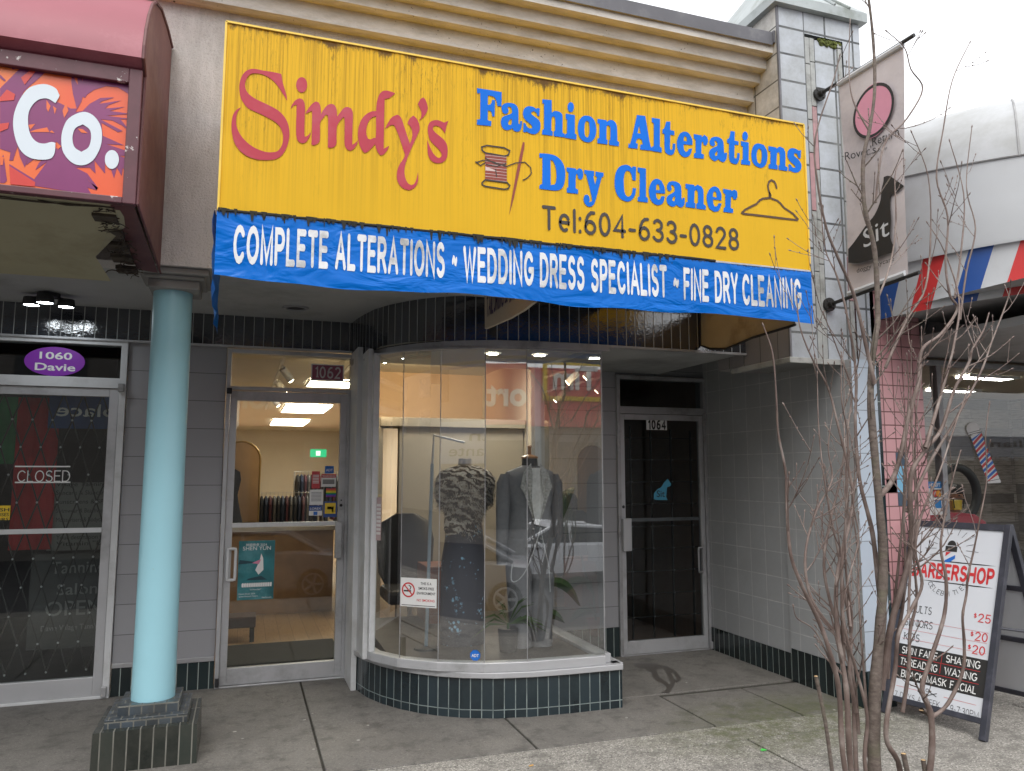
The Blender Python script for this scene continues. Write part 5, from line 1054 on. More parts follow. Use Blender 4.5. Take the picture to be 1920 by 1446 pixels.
def twig(mb, p, d, l, r, lev):
    n = max(3, int(l/.05)); pts = [p]; dd = d.normalized()
    for i in range(n):
        dd = (dd+Vector((random.uniform(-.10, .10), random.uniform(-.10, .10), .09+random.uniform(-.05, .08)))).normalized()
        pts.append(pts[-1]+dd*l/n)
    mb.tube(pts, [max(.0014, r*(1-.55*i/n)) for i in range(n+1)], 5)
    bud(mb, pts[-1], dd, .018, .0036)
    for i in range(1, n):
        s = dd.cross(Vector((random.uniform(-1, 1), random.uniform(-1, 1), .2))).normalized()
        if random.random() < .6: bud(mb, pts[i], (pts[i]-pts[i-1]).normalized()+s*.8, .012, .0028)
        if lev and random.random() < .42: twig(mb, pts[i], (pts[i+1]-pts[i]).normalized()+s*.75, l*random.uniform(.35, .65), r*.62, lev-1)
def stem(name, px, r0, r1, dy0=0, dy1=0, m=None, tw_=.5, lev=1, base=None, start=.15, ex=.8):
    n = len(px); pts = [tp(u, v, dy0+(dy1-dy0)*i/(n-1)+random.uniform(-.012, .012)) for i, (u, v) in enumerate(px)]
    if base is not None: pts = [base]+pts
    q = spline(pts); k = len(q)
    rad = [(r0+(r1-r0)*(i/(k-1))**ex)*random.uniform(.93, 1.09) for i in range(k)]
    mb = MB(); mb.tube(q, rad, 9)
    if r1 < .004: bud(mb, q[-1], q[-1]-q[-2], .02, .004)
    for i in range(int(k*start)+1, k-1):
        if random.random() < tw_*.62:
            t = (q[i+1]-q[i]).normalized(); s = t.cross(Vector((random.uniform(-1, 1), random.uniform(-1, 1), random.uniform(-.3, .3)))).normalized()
            twig(mb, q[i], t*.9+s*.8, random.uniform(.10, .34), min(.0046, rad[i]*.55), lev)
    return mb.build(name, m or M['twig'], tr, True, ang=80)
random.seed(31)
B0 = Vector((2.64, 2.76, -.01))
def bo(dx, dy): return B0+Vector((dx, dy, 0))
stem('trunk', [(1640, 1446), (1641, 1293), (1652, 1160), (1656, 1050), (1650, 960), (1640, 850), (1633, 760), (1634, 690), (1642, 630), (1646, 590), (1640, 471), (1621, 386), (1619, 300), (1631, 240), (1640, 171), (1638, 86), (1629, 0), (1618, -60)], .037, .0055, 0, .12, M['bark'], .34, 1, bo(-.02, .02), .35, .42)
ST = [([(1585, 1446), (1573, 1293), (1554, 1217), (1537, 1169), (1503, 1097), (1482, 1036), (1475, 940), (1473, 884), (1459, 811), (1456, 750), (1449, 665), (1432, 613)], .013, .0022, -.10, -.2, .12, (-.1, -.02)),
 ([(1596, 1446), (1587, 1293), (1571, 1190), (1568, 1104), (1578, 1036), (1592, 984), (1598, 915), (1570, 793), (1552, 726), (1522, 671), (1500, 613), (1494, 560)], .014, .0022, -.05, .1, .5, (-.08, .03)),
 ([(1606, 1446), (1600, 1293), (1590, 1220), (1560, 1140), (1545, 1060), (1556, 980), (1575, 900), (1590, 800), (1596, 730), (1572, 660), (1545, 590)], .012, .0024, .05, .2, .5, (-.06, .06)),
 ([(1743, 1446), (1746, 1345), (1729, 1293), (1743, 1242), (1770, 1156), (1774, 1087), (1764, 1029), (1770, 977), (1786, 900), (1800, 850)], .016, .002, -.12, -.2, .2, (.1, -.02)),
 ([(1747, 1345), (1777, 1320), (1805, 1259), (1808, 1207), (1805, 1156), (1812, 1115), (1815, 1080), (1825, 1036), (1836, 980), (1850, 900), (1848, 820), (1855, 760)], .009, .002, -.12, -.25, .2, None),
 ([(1688, 1446), (1661, 1379), (1678, 1259), (1685, 1190), (1709, 1142), (1729, 1094), (1716, 1030), (1730, 960), (1760, 890), (1790, 800), (1815, 730)], .013, .003, -.06, -.1, .2, (.03, -.03)),
 ([(1623, 1446), (1626, 1344), (1606, 1259), (1592, 1211), (1580, 1150), (1590, 1090), (1610, 1010), (1600, 940), (1612, 860)], .010, .002, -.07, -.12, .3, (-.03, -.04)),
 ([(1652, 1293), (1671, 1173), (1692, 1097), (1709, 1019), (1707, 899), (1732, 848), (1765, 805), (1789, 732), (1817, 680), (1823, 656), (1844, 620), (1853, 592)], .017, .003, .02, -.1, .4, None),
 ([(1650, 930), (1674, 899), (1692, 839), (1704, 778), (1722, 717), (1729, 656), (1765, 626), (1795, 580), (1781, 553), (1773, 493), (1777, 407), (1756, 334), (1769, 240), (1786, 150), (1818, 81)], .013, .0022, .03, .1, .2, None),
 ([(1640, 720), (1622, 640), (1601, 553), (1570, 480), (1550, 429), (1533, 343), (1529, 257), (1563, 150), (1574, 107)], .010, .0022, .02, -.1, .25, None),
 ([(1650, 1120), (1636, 1000), (1612, 900), (1604, 800), (1605, 700), (1590, 600), (1570, 520), (1548, 470), (1540, 400)], .012, .0024, .08, .2, .45, None),
 ([(1790, 560), (1803, 463), (1807, 364), (1781, 266)], .006, .002, .1, .2, .3, None),
 ([(1800, 600), (1812, 510), (1829, 429), (1812, 350), (1822, 240)], .006, .002, .1, .2, .3, None),
 ([(1642, 380), (1657, 274), (1700, 223), (1730, 167), (1708, 130), (1696, 90), (1664, 60)], .006, .002, .1, .05, .1, None),
 ([(1632, 250), (1600, 190), (1592, 130), (1594, 40)], .005, .002, .1, .2, .1, None),
 ([(1660, 690), (1700, 600), (1735, 540), (1745, 440), (1740, 330), (1710, 250)], .008, .002, .1, .15, .35, None),
 ([(1638, 580), (1668, 500), (1680, 420), (1678, 330), (1690, 300)], .006, .002, .1, .2, .4, None),
 ([(1735, 840), (1770, 720), (1790, 640), (1798, 560), (1770, 470), (1740, 420)], .009, .002, -.05, .15, .3, None),
 ([(1700, 960), (1742, 870), (1790, 790), (1838, 700), (1860, 640), (1890, 560), (1895, 530)], .009, .002, 0, -.1, .12, None),
 ([(1560, 1180), (1520, 1120), (1510, 1040), (1530, 960), (1560, 900), (1553, 840), (1562, 770)], .008, .0022, 0, .1, .4, None),
 ([(1573, 1290), (1550, 1225), (1525, 1180), (1495, 1160), (1488, 1140)], .004, .0018, -.1, -.15, .1, None)]
for px, r0, r1, d0, d1, tw_, bs_ in ST: stem('branch', px, r0, r1, d0, d1, None, tw_, 1, bo(*bs_) if bs_ else None, .12)
EX = []
random.seed(77)
for u0 in (1580, 1592, 1602, 1612, 1625, 1668, 1680, 1690, 1702):
    u, v, l = u0+random.uniform(-4, 4), random.uniform(1150, 1420), []
    du = (u0-1650)*.10
    while v > 560+random.uniform(0, 260) and len(l) < 12:
        l.append((u, v)); v -= random.uniform(60, 95); u += du*random.uniform(.3, 1.2)+random.uniform(-10, 10)
    EX.append(l)
for l in EX:
    if len(l) > 3: stem('branch', l, random.uniform(.006, .0095), .002, random.uniform(-.12, .12), random.uniform(-.25, .25), None, .3, 1, None, .1)
for u0, v0, u1, v1, r in ((1705, 1500, 1694, 1413, .011), (1735, 1500, 1731, 1425, .010), (1742, 1340, 1728, 1332, .012), (1560, 1446, 1530, 1268, .008)): b = MB(); b.tube(spline([tp(u0, v0, -.1), tp((u0+u1)/2+3, (v0+v1)/2, -.1), tp(u1, v1, -.1)], 3), r, 9, False); b.build('pruned_stub', M['bark'], tr, True, ang=80)
b = MB()
for u1, v1, r in ((1694, 1413, .011), (1731, 1425, .010), (1728, 1332, .012), (1530, 1268, .008)):
    q = tp(u1, v1, -.1); b.lathe([(r*.98, .0), (.0005, .003)], (q.x, q.y, q.z), 9, False)
b.build('cut_face', matte('pale_cut_wood', (.50, .34, .18), .8, .15, 40), tr)
# ------------------------------------------------------------------ things fixed to the glass and doors
def plate(name, F, c0, c1, m, label, cat, t=.002, group=None, bev=0):
    o = thing(name, F.p((c0[0]+c1[0])/2, (c0[1]+c1[1])/2, 0), label, cat, group)
    b = MB(); b.slab(F, min(c0[0], c1[0]), max(c0[0], c1[0]), min(c0[1], c1[1]), max(c0[1], c1[1]), 0, t); return o, b.build('sheet', m, o)
DG = front(6.35, .006)     # just proud of the 1062 glass plane
DG = Frame((0, 6.357-.004-.006, 0), (1, 0, 0), (0, 0, 1))
H2 = lambda u, v: hit(DG, u, v)
M['teal'] = matte('teal_poster', (.02, .15, .17), .4, .5, 5, dirt=(.10, .30, .33), dirts=4)
po, ps = plate('poster', DG, H2(444, 1126), H2(516, 1013), M['teal'], 'small teal show poster taped inside the glass door', 'poster')
a0, a1 = H2(444, 1126), H2(516, 1013); px, pz = a0; pw, ph = a1[0]-a0[0], a1[1]-a0[1]
b = MB(); text(b, DG, 'SHEN YUN', px+.03, pz+ph*.84, .030, .003, x1=px+pw-.03); text(b, DG, '\u795e\u97fb\u665a\u6703 2024', px+.05, pz+ph*.91, .018, .003, x1=px+pw-.06); text(b, DG, '"A Must-See!"', px+.09, pz+ph*.16, .012, .003, x1=px+pw-.09); text(b, DG, 'March 20-25, 2024', px+.012, pz+ph*.09, .012, .003, x1=px+.13); text(b, DG, 'Queen Elizabeth Theatre', px+.012, pz+ph*.05, .011, .003, x1=px+.15); text(b, DG, 'ShenYun.com', px+.18, pz+ph*.02, .011, .003, x1=px+pw-.015)
for k in range(13): b.poly(DG, [(px+.03+.017*k, pz+ph*.22), (px+.044+.017*k, pz+ph*.21), (px+.046+.017*k, pz+ph*.275), (px+.038+.017*k, pz+ph*.29), (px+.030+.017*k, pz+ph*.27)], .0031)
b.poly(DG, [(px+.125, pz+ph*.50), (px+.15, pz+ph*.42), (px+.185, pz+ph*.50), (px+.18, pz+ph*.70), (px+.165, pz+ph*.78), (px+.155, pz+ph*.66)], .0032)
b.build('white_print', M['white'], ps)
b = MB(); b.poly(DG, [(px+.10, pz+ph*.62), (px+.15, pz+ph*.60), (px+.165, pz+ph*.68), (px+.14, pz+ph*.66)], .0034); b.build('pink_print', matte('pink_poster_print', (.6, .22, .34), .5), ps)
b = MB(); b.poly(DG, [(px+.06, pz+ph*.33), (px+pw-.05, pz+ph*.33), (px+pw-.07, pz+ph*.36), (px+.17, pz+ph*.40), (px+.08, pz+ph*.36)], .0029); b.poly(DG, [(px+.0, pz+ph*.605), (px+.12, pz+ph*.62), (px+.12, pz+ph*.64), (px+.01, pz+ph*.68)], .0029); b.build('dark_print', matte('dark_teal_print', (.012, .05, .07), .4), ps)
def small(label, c0, c1, m, lines=(), name='sticker'):
    o, s = plate(name, DG, H2(*c0), H2(*c1), m, label, 'sticker')
    for i, (t, mm, fx0, fx1, fz, h) in enumerate(lines):
        x0, z0 = H2(*c0); x1, z1 = H2(*c1); b = MB()
        if t == '#':
            for k in range(int(h)): b.slab(DG, x0+(x1-x0)*fx0, x0+(x1-x0)*fx1, z0+(z1-z0)*(fz-.09*k), z0+(z1-z0)*(fz-.09*k)+.006, .0021, .0026)
        elif t == 'box': b.slab(DG, x0+(x1-x0)*fx0, x0+(x1-x0)*fx1, z0+(z1-z0)*fz, z0+(z1-z0)*(fz+h), .0021, .0024)
        else: text(b, DG, t, x0+(x1-x0)*fx0, z0+(z1-z0)*fz, h, .0029+.0001*i, x1=x0+(x1-x0)*fx1, bold=.012)
        b.build('print', mm, s)
M['redst'] = matte('red_sticker', (.52, .045, .055), .4); M['navyst'] = matte('navy_sticker', (.015, .06, .24), .4); M['adt'] = matte('alarm_blue', (.01, .13, .5), .4); M['yelst'] = matte('yellow_sticker', (.75, .52, .03), .4)
small('red card sticker with small white print on the shop door glass', (584, 916), (600, 884), M['redst'], [('#', M['white'], .12, .88, .75, 6)])
small('white warning sticker with a red header on the shop door glass', (602, 913), (630, 889), M['white'], [('box', M['redst'], 0, 1, .72, .28), ('WARNING', M['white'], .06, .94, .78, .014), ('#', M['blackv'], .1, .9, .5, 4)])
small('white paper notice of printed lines on the shop door glass', (580, 947), (606, 918), M['white'], [('#', M['alud'], .12, .88, .78, 7)])
small('blue and white camera sticker low on the shop door glass', (579, 967), (604, 948), M['white'], [('box', M['navyst'], 0, 1, .48, .52), ('LOREX', M['white'], .08, .92, .6, .017), ('box', M['adt'], .35, .65, .05, .35)])
small('yellow camera sticker with a dark blue border on the shop door glass', (606, 970), (632, 940), M['navyst'], [('box', M['yelst'], .1, .9, .22, .68), ('box', M['blackv'], .28, .76, .5, .16), ('box', M['blackv'], .62, .74, .3, .3)])
small('blue octagonal alarm sticker on the shop door glass', (609, 888), (626, 874), M['adt'], [('ADT', M['white'], .12, .88, .3, .02)])
o, s = plate('sticker', DG, H2(611, 932), H2(630, 916), M['redst'], 'rainbow flag sticker on the shop door glass', 'sticker')
x0, z0 = H2(611, 932); x1, z1 = H2(630, 916)
for k, c in enumerate(((.7, .25, .02), (.7, .6, .03), (.03, .3, .06), (.02, .08, .4), (.2, .02, .25))):
    b = MB(); b.slab(DG, x0, x1, z1-(z1-z0)*(k+2)/6, z1-(z1-z0)*(k+1)/6, .0021, .0026); b.build('stripe', matte('rainbow_stripe', c, .5), s)
NP = Frame((0, 6.35-.004, 0), (1, 0, 0), (0, 0, 1)); n0, n1 = hit(NP, 583, 713), hit(NP, 645, 685)
M['mauve'] = matte('mauve_plate', (.30, .085, .13), .5, .06)
o, s = plate('number_plate', NP, n0, n1, M['white'], 'mauve number plate reading 1062 over the shop door', 'number plate')
b = MB(); b.slab(NP, n0[0]+.008, n1[0]-.008, n0[1]+.008, n1[1]-.008, .002, .003); b.build('backing', M['mauve'], s)
b = MB(); strokes(b, NP, '1062', n0[0]+.035, n0[1]+.025, n1[1]-n0[1]-.05, .004, x1=n1[0]-.03, th=.085, gap=.32, serif=True); b.build('numerals', matte('pale_numerals', (.62, .58, .58), .5), s)
D4F = Frame((0, 6.257, 0), (1, 0, 0), (0, 0, 1)); n0, n1 = hit(D4F, 1212, 806), hit(D4F, 1250, 787)
o, s = plate('number_plate', D4F, n0, n1, M['white'], 'white number plate reading 1064 on the dark door', 'number plate')
b = MB(); strokes(b, D4F, '1064', n0[0]+.025, n0[1]+.012, n1[1]-n0[1]-.024, .003, x1=n1[0]-.018, th=.13, gap=.42); b.build('numerals', M['blackv'], s)
o = thing('sticker', D4F.p(3.6, 1.5), 'light blue sitting dog decal on the grille door', 'sticker'); b = MB()
q = [hit(D4F, 1100+x/2.191, 640+y/2.191) for x, y in P('332,565 346,585 344,595 330,600 326,640 332,652 285,652 275,648 276,625 290,608 305,600 318,580')]
place2d(b, fill2d([q]), D4F, .002); s = b.build('silhouette', matte('sky_blue_vinyl', (.07, .33, .5), .5), o)
b = MB(); text(b, D4F, 'Sit', hit(D4F, 1231, 930)[0], hit(D4F, 1231, 932)[1], .062, .003, bold=.01); b.build('print', M['blackv'], s)
# pane stickers on the bay
def paneframe(i):
    a, c = GN[i], GN[i+1]; d = Vector((c[0]-a[0], c[1]-a[1], 0)); F = Frame((a[0], a[1], 0), d, (0, 0, 1)); F.o = F.o+F.n*.003; return F
P1 = paneframe(1); n0, n1 = hit(P1, 749, 1136), hit(P1, 819, 1090)
wdt = (Vector(GN[2])-Vector(GN[1])).length; n1 = (min(n1[0], wdt-.004), n1[1]); n0 = (max(n0[0], .004), n0[1]); n1 = (n1[0], n0[1]+.19)
o, s = plate('sign', P1, n0, n1, M['white'], 'small white no smoking sign with a red ring stuck inside the bay glass', 'sign')
w_, h_ = n1[0]-n0[0], n1[1]-n0[1]
b = MB(); cxx_, czz_ = n0[0]+w_*.22, n0[1]+h_*.58; b.ring(P1, cxx_, czz_, .040, .05, .0028, 30); b.poly(P1, [(cxx_-.032, czz_+.028), (cxx_-.026, czz_+.034), (cxx_+.032, czz_-.028), (cxx_+.026, czz_-.034)], .0034); text(b, P1, 'NO SMOKING', n0[0]+w_*.46, n0[1]+h_*.20, .017, .0028, x1=n0[0]+w_*.95, bold=.012); b.build('red_print', M['redv'], s)
b = MB()
for k, t in enumerate(('THIS IS A', 'SMOKE-FREE', 'ENVIRONMENT')): text(b, P1, t, n0[0]+w_*(.56, .50, .46)[k], n0[1]+h_*(.78-.17*k), .018, .0028, x1=n0[0]+w_*(.86, .93, .97)[k], bold=.012)
b.slab(P1, cxx_-.035, cxx_+.02, czz_-.012, czz_-.002, .0024, .003); ribbon(b, P1, [(cxx_+.012, czz_+.003), (cxx_+.02, czz_+.02), (cxx_+.005, czz_+.03)], .003, .003); b.slab(P1, n0[0]+.01, n1[0]-.01, n0[1]+.008, n0[1]+.012, .0024, .003); b.build('black_print', M['blackv'], s)
P2 = paneframe(2); n0 = hit(P2, 891, 1229); o = thing('sticker', P2.p(*n0), 'blue octagonal alarm sticker at the foot of the bay glass', 'sticker')
b = MB(); b.poly(P2, [(n0[0]+.036*math.cos(R(22.5+45*k)), n0[1]+.036*math.sin(R(22.5+45*k))) for k in range(8)], .002); s = b.build('octagon', M['adt'], o)
b = MB(); text(b, P2, 'ADT', n0[0]-.024, n0[1]-.010, .02, .003, x1=n0[0]+.024, bold=.02); b.build('print', M['white'], s)
P0 = paneframe(0); o, s = plate('sticker', P0, (.012, 1.12), (.06, 1.42), matte('pale_pink_card', (.45, .33, .33), .6), 'narrow pinkish hours card on the left end pane of the bay', 'sticker')
b = MB(); [b.slab(P0, .016+.011*i, .024+.011*i, 1.16+.028*k, 1.178+.028*k, .0021, .0028) for k in range(8) for i in range(4)]; b.build('print', M['white'], s)
# left door 1060
D0F = Frame((0, 6.35-.002, 0), (1, 0, 0), (0, 0, 1)); D0G = Frame((0, 6.348, 0), (1, 0, 0), (0, 0, 1))
c = hit(D0F, 103, 678); o = thing('number_plate', D0F.p(*c), 'purple oval sign reading 1060 Davie', 'number plate')
b = MB(); b.disc(D0F, c[0], c[1], .195, .002, 40, .107); s = b.build('oval', matte('purple_oval', (.22, .03, .38), .4, .05), o)
b = MB(); text(b, D0F, '1060', c[0]-.10, c[1]+.018, .052, .003, x1=c[0]+.11, bold=.02); text(b, D0F, 'Davie', c[0]-.125, c[1]-.066, .054, .003, x1=c[0]+.135, bold=.02); b.build('lettering', M['white'], s)
H0 = lambda u, v: hit(D0G, u, v)
o = thing('sign', D0G.p(*H0(80, 890)), 'white vinyl CLOSED lettering between two bars on the salon door', 'sign'); b = MB(); q0, q1 = H0(33, 903), H0(130, 905)
strokes(b, D0G, 'CLOSED', q0[0], q0[1], .075, .003, x1=q1[0], th=.045, gap=.22)
for u0, u1, v in ((28, 132, 875), (28, 132, 905)): b.slab(D0G, H0(u0, v)[0], H0(u1, v)[0], H0(u0, v+1)[1], H0(u0, v-1.5)[1], .001, .002)
b.build('lettering', M['white'], o)
q0, q1 = H0(-30, 976), H0(20, 948); o, s = plate('sticker', D0G, q0, q1, M['yelst'], 'yellow sticker at the left edge with black capitals', 'sticker'); b = MB()
for k, t in enumerate(('CASH', 'PREMISES', 'HOURS')): text(b, D0G, t, q0[0]+.02, q1[1]-.04-.034*k, .024, .003, x1=q1[0]-.006, bold=.015)
b.build('print', M['blackv'], s)
# folding security gate and hangings behind the salon door
o = thing('folding_gate', (-1.45, 6.46, .1), 'black lattice security gate behind the salon door glass', 'security gate'); b = MB(); st_ = MB(); GF = Frame((0, 6.47, 0), (1, 0, 0), (0, 0, 1))
for i in range(-2, 9):
    x = -1.92+.128*i
    for k in range(5):
        z = .18+.40*k
        for sg in (1, -1): b.tube([GF.p(x, z, .004*sg), GF.p(x+.064*2*sg*.5, z+.20, .004*sg), GF.p(x, z+.40, .004*sg)][:2]+[GF.p(x+.064*sg, z+.2, .004*sg), GF.p(x, z+.4, .004*sg)][1:], .0055, 5)
        st_.ball(GF.p(x, z, .012), .008, 6, 4); st_.ball(GF.p(x+.064, z+.2, .012), .008, 6, 4)
b.build('lattice', M['blackv'], o); st_.build('rivet', M['alu'], o, True)
def hang(name, u0, v0, u1, v1, y, m, label, cat, wav=.01):
    p, q = aty(u0, v0, y), aty(u1, v1, y); o = thing(name, (p.x, y, p.z), label, cat); b = MB(); n = 12; v = []
    for i in range(n+1):
        for j in (0, 1): v.append((p.x+(q.x-p.x)*i/n, y+wav*math.sin(i*1.7), p.z if j == 0 else q.z))
    b.add(v, [(2*i, 2*i+2, 2*i+3, 2*i+1) for i in range(n)]); return o, b.build('cloth', m, o, True)
M['redc'] = matte('dark_red_cloth', (.33, .02, .025), .8, .2, 6)
hang('hanging_cloth', 35, 745, 95, 1030, 6.62, M['redc'], 'dark red cloth hung behind the folding gate', 'cloth')
hang('hanging_cloth', 93, 742, 216, 805, 6.6, matte('blue_cloth', (.03, .07, .2), .7, .2, 5), 'blue cloth banner with white reversed letters behind the gate', 'cloth')
BK = Frame((0, 6.585, 0), (1, 0, 0), (0, 0, 1)); b = MB(); p, q = hit(BK, 105, 780), hit(BK, 216, 786); strokes_b = MB()
text(strokes_b, Frame((p[0]+q[0], 6.585, 0), (-1, 0, 0), (0, 0, 1), (0, -1, 0)), 'place', -(0)+0, p[1]+.01, .10, .0, x1=(q[0]-p[0])) if False else None
F_ = Frame((q[0], 6.58, 0), (-1, 0, 0), (0, 0, 1), (0, -1, 0)); text(b, F_, 'place', 0, p[1], .10, .001, x1=q[0]-p[0], bold=.01); b.build('lettering', M['white'], bpy.data.objects['hanging_cloth.001'])
hang('hanging_cloth', -60, 742, 38, 870, 6.64, matte('green_cloth', (.03, .16, .06), .8, .4, 3), 'green and yellow cloth at the left edge behind the gate', 'cloth')
o, s = hang('menu_board', 95, 905, 205, 1030, 6.66, matte('grey_paper_board', (.17, .17, .16), .7, .1), 'grey paper list of salon services behind the gate', 'board', 0)
BK2 = Frame((0, 6.655, 0), (1, 0, 0), (0, 0, 1)); b = MB()
for t, v in (('Village Tanning', 912), ('Suncare & Skincare', 928), ('Sunscreens & SPF', 945), ('Swimwear & Beachwear', 962), ('Moisturisers & Bodycare', 979), ('Your destination for', 1012), ('Vitamin "D"', 1024)):
    p, q = hit(BK2, 105, v), hit(BK2, 200, v+2); text(b, BK2, t, p[0], p[1], .034, .001, x1=q[0])
b.build('lettering', M['blackv'], s)
o, s = hang('window_sign', 60, 1040, 205, 1210, 6.64, matte('dark_window_sign', (.05, .05, .05), .6, .2), 'dark board lettered in grey Tanning Salon OPEN behind the gate', 'sign', 0)
BK3 = Frame((0, 6.632, 0), (1, 0, 0), (0, 0, 1)); b = MB()
for t, u, v, u1, h in (('Tanning', 95, 1076, 196, .09), ('Salon', 106, 1116, 182, .085), ('OPEN', 84, 1156, 190, .11), ('Davie Village Tanning', 76, 1184, 190, .04)):
    p, q = hit(BK3, u, v), hit(BK3, u1, v); text(b, BK3, t, p[0], p[1], h, .001, x1=q[0], bold=.01)
b.build('lettering', matte('grey_lettering', (.19, .19, .185), .6), s)

# ------------------------------------------------------------------ inside the tailor's shop
M['lamp'] = emit('warm_panel', (1, .90, .74), 15)
for i, (x0, x1, y0, y1, t) in enumerate(((.86, 1.5, 11.3, 12.1, 'nearest bright ceiling panel, seen through the pane above the door'), (.73, 1.62, 15.6, 17.6, 'bright ceiling panel in the middle, near the top of the door glass'), (.65, 1.55, 20.2, 22.6, 'farthest bright ceiling panel, below the other one in the door glass'), (2.0, 2.9, 7.2, 7.9, 'bright ceiling panel over the window display'))):
    o = thing('ceiling_light', ((x0+x1)/2, (y0+y1)/2, 2.92), t, 'ceiling light', 'lit ceiling panels in the shop')
    b = MB(); b.box(x0, x1, y0, y1, 2.90, 2.915); b.build('diffuser', M['lamp'], o)
    b = MB(); F = Frame((0, 0, 2.90), (1, 0, 0), (0, 1, 0), (0, 0, -1)); b.frame_ring(F, x0-.03, x1+.03, y0-.03, y1+.03, .03, -.02, .006); b.build('frame', M['white'], o)
o = thing('track_light', (1.7, 7.0, 2.9), 'white ceiling track with angled spot lamps above the bay window', 'track light'); b = MB(); b.box(1.10, 1.14, 6.5, 9.6, 2.80, 2.83); b.box(.35, .385, 8.4, 16, 2.82, 2.85); b.build('rail', M['white'], o)
for x, y in ((1.12, 6.75), (1.12, 7.1), (1.12, 7.7), (1.12, 8.2), (.37, 9), (.37, 10.4), (.37, 12.5)):
    b = MB(); b.tube([(x, y, 2.80), (x, y, 2.74)], .01, 8); b.tube([(x, y-.01, 2.76), (x+.10, y+.06, 2.64)], .042, 12); h = b.build('spot', M['white'], o, True)
    b = MB(); b.tube([(x+.101, y+.0605, 2.639), (x+.104, y+.063, 2.636)], .034, 12); b.build('lamp', emit('spot_warm', (1, .85, .6), 30), h)
for x, y, t in ((1.78, 5.6, 'left one of the two small round lights at the top of the bay glass'), (2.15, 5.55, 'right one of the two small round lights at the top of the bay glass')):
    o = thing('ceiling_light', (x, y, 2.5), t, 'ceiling light'); b = MB(); b.lathe([(.045, -.004), (.001, -.006)], (x, y, 2.508), 20, False); b.build('lamp', emit('puck', (1, .95, .85), 70), o); b = MB(); b.lathe([(.06, 0), (.058, -.008), (.045, -.008)], (x, y, 2.509), 20, False); b.build('rim', M['white'], o)
ld = bpy.data.lights.new('spot_glow', 'SPOT'); ld.energy = 120; ld.color = (1, .72, .40); ld.spot_size = R(95); ld.spot_blend = .8; ld.shadow_soft_size = .08
lo = bpy.data.objects.new('spot_glow', ld); COL.objects.link(lo); lo.location = (1.22, 8.0, 2.60); lo.rotation_euler = (Vector((1.9, 10.6, 2.4))-lo.location).to_track_quat('-Z', 'Y').to_euler()
b = MB(); b.quad((1.44, 10.2, 2.2), (3.1, 10.2, 2.2), (3.1, 10.2, 2.93), (1.44, 10.2, 2.93)); b.build('upper_wall', matte('tan_upper_wall', (.50, .36, .24), .8, .05, 2), bld)
o = thing('counter', (.6, 9.6, 0), 'tan wood shop counter with a pale top behind the glass door', 'counter'); b = MB(); b.box(-.62, 1.02, 9.3, 9.9, .01, .93); b.build('body', matte('tan_counter_wood', (.30, .19, .11), .45, .15, 6), o); b = MB(); b.box(-.68, 1.08, 9.25, 9.95, .93, .98); b.build('top', matte('pale_counter_top', (.45, .40, .33), .35), o, bevel=.006)
o = thing('stool', (-.02, 8.0, 0), 'dark stepped stool low behind the door glass', 'stool'); b = MB(); b.box(-.14, .16, 7.86, 8.14, .14, .24); b.build('seat', matte('dark_brown_wood', (.05, .02, .015), .4), o, bevel=.01); b = MB(); [b.box(x, x+.04, y, y+.04, .006, .14) for x in (-.13, .11) for y in (7.87, 8.09)]; b.build('leg', M['dark'], o)
b = MB(); b.box(-.14, .86, 6.93, 7.72, .008, .022); tag(b.build('doormat', matte('charcoal_mat', (.035, .035, .033), .95, .3, 40, .5, 120), bevel=.005), 'charcoal doormat on the wood floor inside the shop door', 'doormat')
def arch(x, y, w, h, z0, label):
    o = thing('arched_mirror', (x, y, z0), label, 'mirror'); q = [(x-w/2, z0), (x+w/2, z0), (x+w/2, z0+h-w/2)]+[(x+w/2*math.cos(math.pi*k/12), z0+h-w/2+w/2*math.sin(math.pi*k/12)) for k in range(1, 12)]+[(x-w/2, z0+h-w/2)]
    b = MB(); b.prism(q, 'y', y, y+.02); b.build('glass', matte('warm_mirror', (.52, .33, .17), .3, .1), o); b = MB(); b.tube([(a, y-.004, c) for a, c in q]+[(q[0][0], y-.004, q[0][1])], .012, 6); b.build('frame', matte('brass', (.5, .33, .12), .35, .1, metal=.6), o)
arch(-.03, 10.3, .45, 1.0, .98, 'arched mirror beside the gown seen through the door'); arch(1.53, 9.6, .17, 1.95, .1, 'tall narrow arched mirror at the left of the bay window')
def rack(x, y, w, label, cols, zt=1.45):
    o = thing('clothes_rack', (x, y, 0), label, 'clothes rack'); b = MB(); b.tube([(x-w/2, y, .02), (x-w/2, y, zt), (x+w/2, y, zt), (x+w/2, y, .02)], .012, 8)
    for s in (-1, 1): b.tube([(x+s*w/2, y-.22, .02), (x+s*w/2, y+.22, .02)], .012, 8)
    b.build('rail', M['alu'], o)
    n = int(w/.055)
    for i in range(n):
        xx = x-w/2+.05+i*(w-.1)/max(1, n-1); l = random.uniform(.6, .95)
        d0_ = random.uniform(.03, .042)
        g = thing('garment', (xx, y, zt), 'garment hanging on the %s' % label.replace('garment rack', 'rack'), 'garment', 'garments on the shop racks'); b = MB()
        b.loft([[(xx+d*math.cos(2*math.pi*k/10), y+e*math.sin(2*math.pi*k/10), z) for k in range(10)] for d, e, z in ((.01, .03, zt-.04), (d0_*.8, .16, zt-.075), (d0_, .22, zt-.15), (d0_*.9, .18, zt-.35), (d0_*1.15, .2, zt-l))]); b.build('cloth', cols[i % len(cols)], g, True)
        b = MB(); b.tube([(xx, y, zt-.04), (xx, y, zt+.012), (xx, y+.02, zt+.018)], .003, 5); b.build('hook', M['alud'], g)
